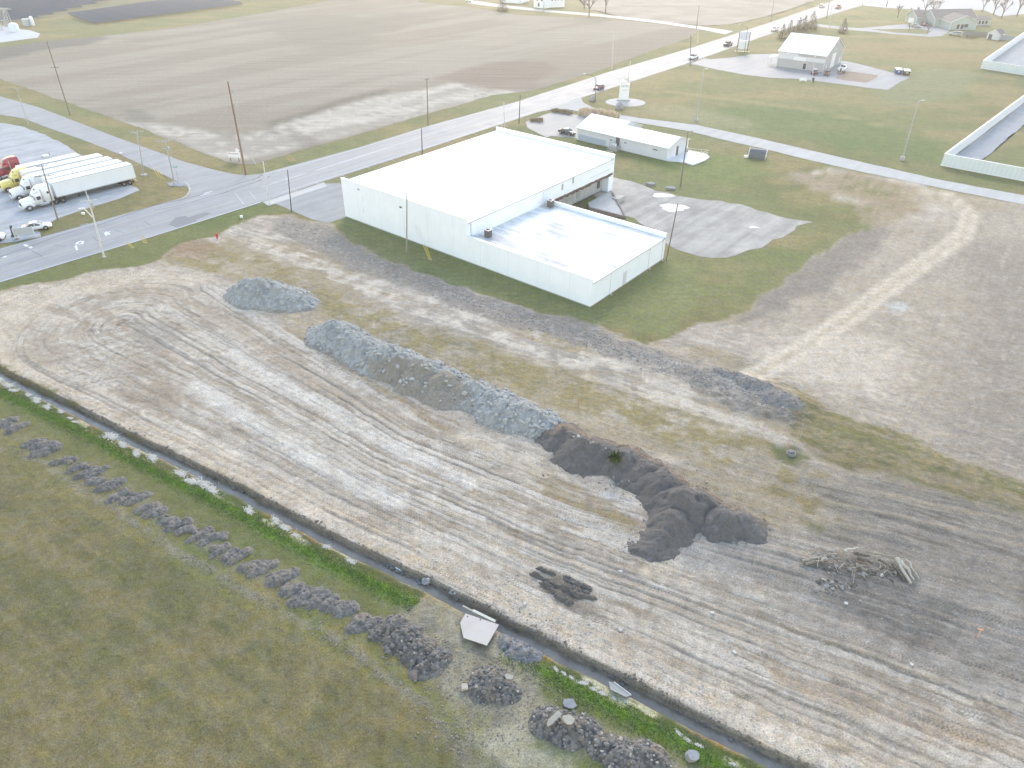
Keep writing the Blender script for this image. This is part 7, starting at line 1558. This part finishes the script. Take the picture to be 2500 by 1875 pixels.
for i in range(3600):
    u_ = r.uniform(-60, 62); v_ = r.uniform(-31, 0); 
    if r.random() < .35: u_ = r.gauss(25, 18); v_ = -30.5 + abs(r.gauss(0, 1.6))
    x, y = from_uv(u_, v_); sp_.append((x, y, ground_z(x, y) + .01))
scatter('lot_clods', 'small clods and stones scattered over the clay lot', sp_, mat('pale clay crumb', (.36, .335, .30), .95, .3, 3), 5, .06, .20)
sp_ = []
for i in range(2600):
    k = r.random(); a_, b_ = ((690, 545), (1180, 745)) if k < .4 else ((1180, 745), (1600, 880)) if k < .75 else ((1600, 880), (1960, 1020)); f = r.random(); q = at(a_[0] + (b_[0] - a_[0]) * f, a_[1] + (b_[1] - a_[1]) * f + r.gauss(0, 12)); sp_.append((q.x, q.y, ground_z(q.x, q.y) + .02))
scatter('rubble_strip', 'broken stone lying along the grey strip below the lawn', sp_, mat('strip rubble', (.25, .238, .222), .95, .3, 3), 6, .10, .34)

sp_ = []
for i in range(2200):
    cx, cy, sx, sy = r.choice(((1405, 1120, 48, 22), (1540, 1165, 40, 18), (1640, 1270, 55, 45), (1590, 1335, 30, 16), (1790, 1300, 48, 14), (1640, 1200, 60, 25))); q = at(r.gauss(cx, sx), r.gauss(cy, sy)); sp_.append((q.x, q.y, ground_z(q.x, q.y) + .01))
scatter('soil_crumbs', 'dark crumbs of topsoil spilled round the heaps', sp_, mat('soil crumb', (.15, .135, .12), .95, .3, 3), 8, .05, .22)
sp_ = []; scr_px = [(-40, 1085), (100, 1130), (200, 1195), (300, 1265), (420, 1340), (560, 1425), (700, 1500), (830, 1570), (950, 1660), (1060, 1740), (1130, 1830)]
for i in range(1300):
    k = r.randrange(len(scr_px) - 1); f = r.random(); a_, b_ = scr_px[k], scr_px[k + 1]; dd = -34 if i % 3 == 0 else 0; q = at(a_[0] + (b_[0] - a_[0]) * f + r.gauss(0, 16), a_[1] + (b_[1] - a_[1]) * f + r.gauss(0, 10) + dd); sp_.append((q.x, q.y, ground_z(q.x, q.y) + .01))
for i in range(1300):
    q = at(r.gauss(1190, 90), r.gauss(1670, 95)); sp_.append((q.x, q.y, ground_z(q.x, q.y) + .01))
scatter('trench_crumbs', 'grey crumbs of clay along the trench line and the crossing', sp_, mat('trench crumb', (.20, .178, .145), .95, .35, 3), 9, .05, .24)
sp_ = []
for i in range(2600):
    f = r.random(); q = at(790 + 560 * f + r.gauss(0, 16), 850 + 205 * f + r.gauss(0, 26)); sp_.append((q.x, q.y, ground_z(q.x, q.y) + .01))
for i in range(500): q = at(r.gauss(665, 55), r.gauss(735, 20)); sp_.append((q.x, q.y, ground_z(q.x, q.y) + .01))
scatter('clay_crumbs', 'pale crumbs of clay spilled round the grey ridge', sp_, mat('clay crumb', (.31, .295, .262), .95, .3, 3), 10, .08, .34)
# ---- brush pile of logs, roots and stones
q = at(2095, 1392); t = thing('brush_pile', 'pile of logs, roots and stones on the grey dirt', 'brush pile', (q.x, q.y, 0))
LOG = mat('weathered log', (.26, .225, .17), .9, .25, 4, bump=.02); LOGP = mat('bleached log', (.40, .36, .30), .85, .15, 4, bump=.015); ROOT = mat('dark root wood', (.13, .112, .088), .9, .3, 4, bump=.02)
def log(a_, b_, z0, z1, rad, m_, bend=.15, seed=0):
    r = random.Random(seed); A_, B_ = at(*a_), at(*b_); A_.z = z0 + ground_z(A_.x, A_.y); B_.z = z1 + ground_z(B_.x, B_.y); pts = [A_.lerp(B_, k / 4) + Vector((r.uniform(-bend, bend), r.uniform(-bend, bend), r.uniform(0, bend))) * (0 if k in (0, 4) else 1) for k in range(5)]
    mb = MB()
    for i in range(4): mb.tube(pts[i], pts[i + 1], rad * (1 - .12 * i), rad * (1 - .12 * (i + 1)), 7)
    mb.build('log', m_, t, True)
for i, (a_, b_, z0, z1, rad, m_) in enumerate((((1958, 1374), (2040, 1362), .3, .5, .18, LOG), ((1966, 1380), (2030, 1372), .2, .35, .13, LOG), ((2058, 1358), (2092, 1350), .55, .7, .16, LOGP), ((2182, 1376), (2222, 1428), .75, .2, .24, LOGP), ((2192, 1384), (2230, 1420), .8, .2, .20, LOGP), ((2205, 1380), (2242, 1416), .7, .15, .13, LOGP), ((2176, 1386), (2206, 1420), .5, .15, .17, ROOT),
                                               ((2080, 1362), (2118, 1368), .6, .6, .22, ROOT), ((2090, 1370), (2128, 1382), .5, .4, .20, ROOT), ((2020, 1350), (2046, 1346), .3, .4, .06, LOGP), ((2130, 1362), (2180, 1372), .5, .6, .12, LOG), ((2140, 1376), (2172, 1392), .5, .4, .12, ROOT), ((2160, 1392), (2196, 1402), .3, .3, .10, ROOT), ((2188, 1368), (2218, 1372), .6, .4, .06, LOG))):
    log(a_, b_, z0, z1, rad, m_, .12, i)
r = random.Random(77)
for i in range(110):
    k = r.random(); px = 1985 + 230 * k; py = 1366 + 26 * math.sin(k * 2.6) + r.gauss(0, 9) + 14 * k
    if i > 80: px, py = r.gauss(2035, 22), r.gauss(1432, 9)
    c = at(px, py); s = .14 + .5 * r.random() ** 2.5; o = bpy.data.objects.new('stone', (STONEG + STONE + CL_DARK)[r.randrange(16)]); COL.objects.link(o); o.parent = t; hz = max(0, .45 * math.exp(-((py - 1372) / 16) ** 2)) if i <= 80 else 0
    o.location = (c.x - q.x, c.y - q.y, ground_z(c.x, c.y) + r.uniform(0, 1) * hz + s * .2); o.rotation_euler = (r.uniform(-1, 1), r.uniform(-1, 1), r.uniform(0, 6)); o.scale = (s, s, s)
for i in range(70):
    k = r.random(); c = at(1975 + 250 * k, 1362 + 24 * math.sin(k * 2.6) + r.gauss(0, 8) + 16 * k); a_ = r.uniform(0, 6.28); L_ = r.uniform(.5, 1.5); z = ground_z(c.x, c.y); p0 = Vector((c.x, c.y, z + r.uniform(.1, .5))); MB().tube(p0, p0 + Vector((math.cos(a_) * L_, math.sin(a_) * L_, r.uniform(-.1, .35))), r.uniform(.02, .05), .015, 4).build('stick', (LOG, ROOT, LOGP)[i % 3], t, True)

# ---- long grass on the ditch bank and loose blades over the meadow
def grass(name, label, spots, hmin, hmax, m_, seed):
    r = np.random.RandomState(seed); P = np.array(spots, np.float32); n_ = len(P); a_ = r.uniform(0, 6.28, n_); h = r.uniform(hmin, hmax, n_); ln = r.uniform(.2, .9, n_) * h; w = r.uniform(.025, .06, n_)
    dx, dy = np.cos(a_), np.sin(a_); b0 = P + np.stack([-dy * w, dx * w, 0 * w], -1); b1 = P - np.stack([-dy * w, dx * w, 0 * w], -1); tp = P + np.stack([dx * ln, dy * ln, h], -1)
    V = np.stack([b0, b1, tp], 1).reshape(-1, 3).astype(np.float32); me = bpy.data.meshes.new(name); me.vertices.add(n_ * 3); me.vertices.foreach_set('co', V.ravel()); me.loops.add(n_ * 3); me.loops.foreach_set('vertex_index', np.arange(n_ * 3, dtype=np.int32)); me.polygons.add(n_); me.polygons.foreach_set('loop_start', np.arange(0, n_ * 3, 3, dtype=np.int32)); me.update()
    o = link_mesh(name, me, None, False, m_); tag(o, label, kind='stuff'); return o
def sample_gz(x, y):
    u_, v_ = to_uv(x, y); i = np.clip(np.searchsorted(gv, v_), 1, nv_ - 1); j = np.clip(np.searchsorted(gu, u_), 1, nu_ - 1); return Z[i, j]
rs_ = np.random.RandomState(9)
u_ = rs_.uniform(-58, 60, 60000); w_ = rs_.normal(-2.35, .55, 60000); ok = ~((u_ > 9.8) & (u_ < 18.8)) & (w_ < -.9); x = OX + u_[ok] * UX + (ditch_v + w_[ok]) * VX; y = OY + u_[ok] * UY + (ditch_v + w_[ok]) * VY
grass('ditch_grass', 'bright long grass on the ditch bank', np.stack([x, y, sample_gz(x, y)], -1), .04, .11, mat('lush grass blade', (.125, .19, .04), .8, .35, .9), 1)
u_ = rs_.uniform(-62, 62, 150000); w_ = -7 - np.abs(rs_.uniform(0, 28, 150000)); x = OX + u_ * UX + (ditch_v + w_) * VX; y = OY + u_ * UY + (ditch_v + w_) * VY; cl = fbm(x.astype(np.float32) * .5, y.astype(np.float32) * .5, 300, 3); ok = (rs_.random_sample(len(x)) < .5) & (y > 18)
grass('meadow_grass', 'dry tufts of grass over the meadow', np.stack([x[ok], y[ok], sample_gz(x[ok], y[ok])], -1), .02, .06, mat('dry grass blade', (.25, .22, .12), .85, .4, .7), 2)
# ================================================================== ROAD MARKINGS AND REPAIRS
def strip(name, pts, w, m_, parent, z=.036, wob=0.0, seed=0):
    r = random.Random(seed); P = [at(*p) for p in pts]; fine_ = []
    for a_, b_ in zip(P[:-1], P[1:]):
        k = max(1, int((b_ - a_).length / 3)) if wob else 1
        for j in range(k): fine_.append(a_.lerp(b_, j / k) + Vector((r.uniform(-wob, wob), r.uniform(-wob, wob), 0)))
    fine_.append(P[-1]); L_, R_ = [], []
    for i, q in enumerate(fine_):
        d = (fine_[min(i + 1, len(fine_) - 1)] - fine_[max(i - 1, 0)]); nn = Vector((-d.y, d.x, 0)).normalized() * (w / 2 * (r.uniform(.6, 1.4) if wob else 1)); L_.append((q.x + nn.x, q.y + nn.y, z)); R_.append((q.x - nn.x, q.y - nn.y, z))
    n_ = len(L_); mb = MB(); mb.add(L_ + R_, [(n_ + i, n_ + i + 1, i + 1, i) for i in range(n_ - 1)]); return mb.build(name, m_, parent, False)
YLINE = mat('worn yellow road paint', (.38, .335, .26), .7, .15, 2, dirt=(.28, .278, .272), dirt_amt=.9); WLINE = mat('worn white road paint', (.52, .53, .54), .7, .1, 2, dirt=(.30, .305, .31), dirt_amt=.8)
SEAL = mat('dark crack seal', (.085, .085, .09), .7, .25, 3); SKID = mat('skid mark', (.05, .05, .055), .7, .3, 3); PATCH = pavement_mat('asphalt patch', (.165, .168, .175), .6, .12, spec=.3); JOINT = mat('pale joint seal', (.42, .43, .44), .7, .1, 2)
for k in (0, 1.6): strip('lane_line', [(-120, 692 + k), (0, 662.5 + k), (111, 625 + k), (209, 599 + k), (338, 560 + k), (480, 516 + k), (570, 492 + k)], .12, YLINE, main_road)
for k in (0, 1.4): strip('lane_line', [(-120, 668 + k), (0, 636 + k), (99, 607 + k), (169, 584.5 + k), (298, 543 + k), (400, 512 + k)], .12, YLINE, main_road)
strip('lane_line', [(660, 448), (800, 408), (950, 361), (1040, 333), (1240, 269), (1450, 204), (1690, 135), (1870, 74), (2040, 22), (2130, -6)], .14, WLINE, main_road)
strip('lane_line', [(690, 470), (880, 411), (1035, 362), (1240, 293), (1452, 224), (1683, 150), (1858, 88)], .13, WLINE, main_road)
strip('lane_line', [(640, 457), (860, 388), (1040, 329), (1250, 263), (1480, 190), (1690, 127), (1870, 67), (2035, 14)], .13, WLINE, main_road)
strip('edge_line', [(0, 688), (170, 638), (347, 584.5), (500, 537), (636, 493.5)], .28, JOINT, main_road); strip('edge_line', [(0, 609), (150, 569), (246, 541)], .16, JOINT, main_road)
strip('edge_line', [(644, 426), (790, 387), (880, 361.5), (1045, 310), (1255, 252), (1480, 179.5), (1690, 118)], .22, JOINT, main_road)
for i, (x, y) in enumerate(((716, 462), (770, 444), (830, 425), (890, 405), (950, 387), (1010, 368), (1085, 344), (1150, 323), (1215, 302))): strip('joint', [(x, y), (x + 14, y + 8 - i * .3)], .14, JOINT, main_road)
strip('crack_seal', [(-80, 652), (0, 627), (70, 603.5), (149, 574), (252, 546), (376, 502), (440, 489), (521, 467), (632, 434)], .20, SEAL, main_road, .040, .04, 1)
strip('crack_seal', [(376, 515), (440, 501.5), (554, 469), (634, 441)], .17, SEAL, main_road, .040, .04, 2)
for k, (a_, b_) in enumerate((((632, 441), (638, 439)), ((634, 430), (642, 427)), ((630, 434), (634, 432)), ((653, 433), (659, 431)), ((666, 423), (669, 422)), ((549, 470), (556, 468)), ((617, 439), (622, 437)))): strip('skid_mark', [a_, b_], .32, SKID, main_road, .044)
for k, pts in enumerate(([(78, 614), (95, 622), (105, 629)], [(224, 577), (235, 586), (250, 593)], [(352, 540), (364, 548), (370, 552)], [(575, 472), (582, 482), (595, 498)], [(607, 465), (616, 477), (625, 487)], [(280, 562), (300, 568)], [(130, 598), (160, 602)], [(20, 645), (60, 636), (112, 622)])): strip('crack_seal', pts, .09, SEAL if k not in (3, 4) else WLINE, main_road, .042, .05, 5 + k)
pm_ = [at(*p) for p in ((411, 549), (428, 532), (451, 527), (460, 531), (503, 518), (516, 522), (478, 537), (481, 540), (432, 556))]
MB().add([(q.x, q.y, .038) for q in pm_[::-1]], [tuple(range(9))]).build('asphalt_patch', PATCH, main_road)
WARR = mat('white turn arrow paint', (.62, .63, .63), .65, .08, 2, dirt=(.4, .4, .4), dirt_amt=.4)
strip('turn_arrow', [(188.5, 611), (185, 600)], .34, WARR, main_road, .042); strip('turn_arrow_hook', [(186, 597), (190, 592), (197, 589.5), (203, 590), (201, 595), (192, 597)], .42, WARR, main_road, .042)
for k, (a_, b_) in enumerate((((256, 568), (260, 573)), ((259, 566), (268, 573)), ((264, 567), (270, 566)), ((256, 573), (262, 575)))): strip('turn_arrow_stroke', [a_, b_], .34, WARR, main_road, .042)
for a_, b_ in (((60, 597), (67, 602)), ((72, 603), (78, 606)), ((8, 629), (16, 626))): strip('stop_bar', [a_, b_], .5, WARR, main_road, .042)
strip('kerb', [(452, 445), (460, 452), (463.5, 460), (463, 468), (457, 477), (444, 486)], .34, CONC, side_road, .10)
for a_ in ((490, 478), (498, 473)): strip('stop_bar', [a_, (a_[0] + 22, a_[1] - 6.5)], .22, WARR, main_road, .042)
sp = sheet('stone_pad', at2([(408, 448), (425, 443), (446, 447), (456, 452), (440, 456), (415, 455)]), .05, pavement_mat('grey stone pad', (.24, .26, .285), .8, .15), label='grey stone pad at the foot of the corner pole')
q = at(206, 549); t = thing('storm_drain', 'dark storm drain grate at the far road edge', 'drain', tuple(q), R(49)); MB().box((0, 0, .05), (1.4, .6, .06)).build('frame', CONCB, t)
for k in range(5): MB().box((-.5 + k * .25, 0, .09), (.12, .5, .03)).build('bar', BLACKP, t)
# pale broken spots beside the road and white patches in the yard
WP = mat('white spilled lime', (.74, .72, .68), .9, .06, 1.5); 
def blob(name, px, rx_, ry_, m_, z, lab, h=.12, seed=1):
    c = at(*px); r = random.Random(seed); mb = MB(); n_ = 22; k_ = 4; vs = [(c.x, c.y, z + h)]
    for j in range(1, k_ + 1):
        for i in range(n_):
            a_ = 6.283 * i / n_; f = j / k_; rr_ = f * (1 + .16 * math.sin(3 * a_ + seed) + .10 * math.sin(7 * a_ + seed * 2) + r.uniform(-.05, .05)); vs.append((c.x + math.cos(a_) * rx_ * rr_, c.y + math.sin(a_) * ry_ * rr_, z + h * (1 - f ** 2) + r.uniform(0, .03) * (j < k_)))
    fs = [(0, 1 + i, 1 + (i + 1) % n_) for i in range(n_)]
    for j in range(k_ - 1): fs += [(1 + j * n_ + i, 1 + (j + 1) * n_ + i, 1 + (j + 1) * n_ + (i + 1) % n_, 1 + j * n_ + (i + 1) % n_) for i in range(n_)]
    mb.add(vs, fs, True); o = mb.build(name, m_, None); return tag(o, lab, 'pile', 'white heaps in the gravel yard')
blob('lime_patch', (1645, 507), 2.9, 2.2, WP, .0, 'flat bright white heap at the foot of the slim pole in the yard', .22, 1); blob('lime_patch', (1617, 477), 2.3, 1.3, WP, .0, 'ragged white heap at the far edge of the gravel yard', .2, 2); blob('lime_patch', (1841, 555), 1.0, .55, WP, .0, 'small pale heap inside the gravel yard turning loop', .12, 3)
block('concrete_kerb', 'grey concrete lump on the weedy edge of the gravel yard, left one', 'concrete piece', (1588, 452), (1.8, 1.0, .6), R(10), GRYC_, CB, 0, .1, .05, .2, 40); block('concrete_kerb', 'grey concrete lump on the weedy edge of the gravel yard, right one', 'concrete piece', (1637, 462), (1.9, 1.0, .5), R(-8), GRYC_, CB, 0, .1, .05, .2, 41)
for i, (px, lab) in enumerate((((204, 524), 'tiny white box on the verge right of the white roadside pole'), ((296, 377), 'small white box on the grass of the side road'), ((590, 532), 'pale flat stone slab in the verge grass'))): 
    q = at(*px); t = thing('marker_box', lab, 'box', tuple(q), .3, 'little pale markers'); MB().box((0, 0, .2), (.5, .4, .4)).build('box', WTRIM, t, bevel=.04); MB().box((0, 0, .42), (.54, .44, .04)).build('lid', WTRIM, t)
# ---- bleached dead reeds on the ditch bank
REED = mat('bleached dead reeds', (.47, .44, .375), .9, .3, 3)
def flat_clump(seed, n_=260):
    r = random.Random(seed); mb = MB()
    for i in range(n_):
        a_ = r.uniform(0, 6.28); d = abs(r.gauss(0, .42)); c = Vector((math.cos(a_) * d * 1.7, math.sin(a_) * d * .8, r.uniform(.02, .16))); b_ = r.uniform(0, 6.28); e = Vector((math.cos(b_), math.sin(b_), r.uniform(-.15, .35))) * r.uniform(.12, .34); q = Vector((-math.sin(b_), math.cos(b_), 0)) * r.uniform(.03, .07)
        mb.add([c - e - q, c + e - q * .5, c + e + q * .5, c - e + q], [(0, 1, 2, 3)])
    me = mb.mesh('reeds'); me.materials.append(REED); return me
FC_ = [flat_clump(k) for k in range(4)]
for i, (px, py, s) in enumerate(((12, 918, 1.5), (34, 930, 1.7), (52, 940, 1.3), (80, 955, 1.0), (99, 970, 1.7), (134, 982, 1.4), (160, 994, .9), (184, 1010, .8), (196, 1018, .8), (270, 1062, 1.9), (307, 1077, 1.3), (354, 1092, 1.4), (384, 1107, 1.5), (455, 1143, 1.6), (484, 1160, 1.9), (505, 1170, 1.6), (532, 1182, 1.7), (629, 1228, 1.4), (688, 1254, 1.1), (715, 1268, 1.2), (745, 1282, .9), (812, 1316, .8), (872, 1352, .9), (1360, 1626, .5), (1378, 1642, .5), (1396, 1652, .45), (1424, 1666, .7), (1447, 1680, .7), (1470, 1690, .6), (1500, 1702, .5), (1658, 1788, .5), (1680, 1806, .6), (1705, 1818, .6), (1790, 1866, .5))):
    q = at(px, py, -.2); uu_, v2_ = to_uv(q.x, q.y); q.x, q.y = from_uv(uu_, min(v2_, ditch_v - 1.0 - .25 * (i % 3))); t = thing('dead_reed_clump', 'flattened clump of bleached dead reeds on the grassy ditch bank', 'dead reeds', (q.x, q.y, ground_z(q.x, q.y) + .03), R(-30) + .5 * math.sin(i), 'bleached reeds along the ditch'); o = link_mesh('reeds', FC_[i % 4], t); o.scale = (s * .46, s * .46, s * .30)

# ================================================================== AIR
m = bpy.data.materials.new('air'); m.use_nodes = True; n = m.node_tree.nodes; l = m.node_tree.links
n.remove(n['Principled BSDF'])
pv = n.new('ShaderNodeVolumePrincipled'); pv.inputs['Density'].default_value = 0.00040; pv.inputs['Anisotropy'].default_value = 0.7
pv.inputs['Color'].default_value = (1.0, .975, .94, 1)
l.new(pv.outputs[0], n['Material Output'].inputs['Volume'])
hb = MB().box((0, 450, 28), (3000, 1400, 60))
tag(hb.build('haze', m), kind='stuff')
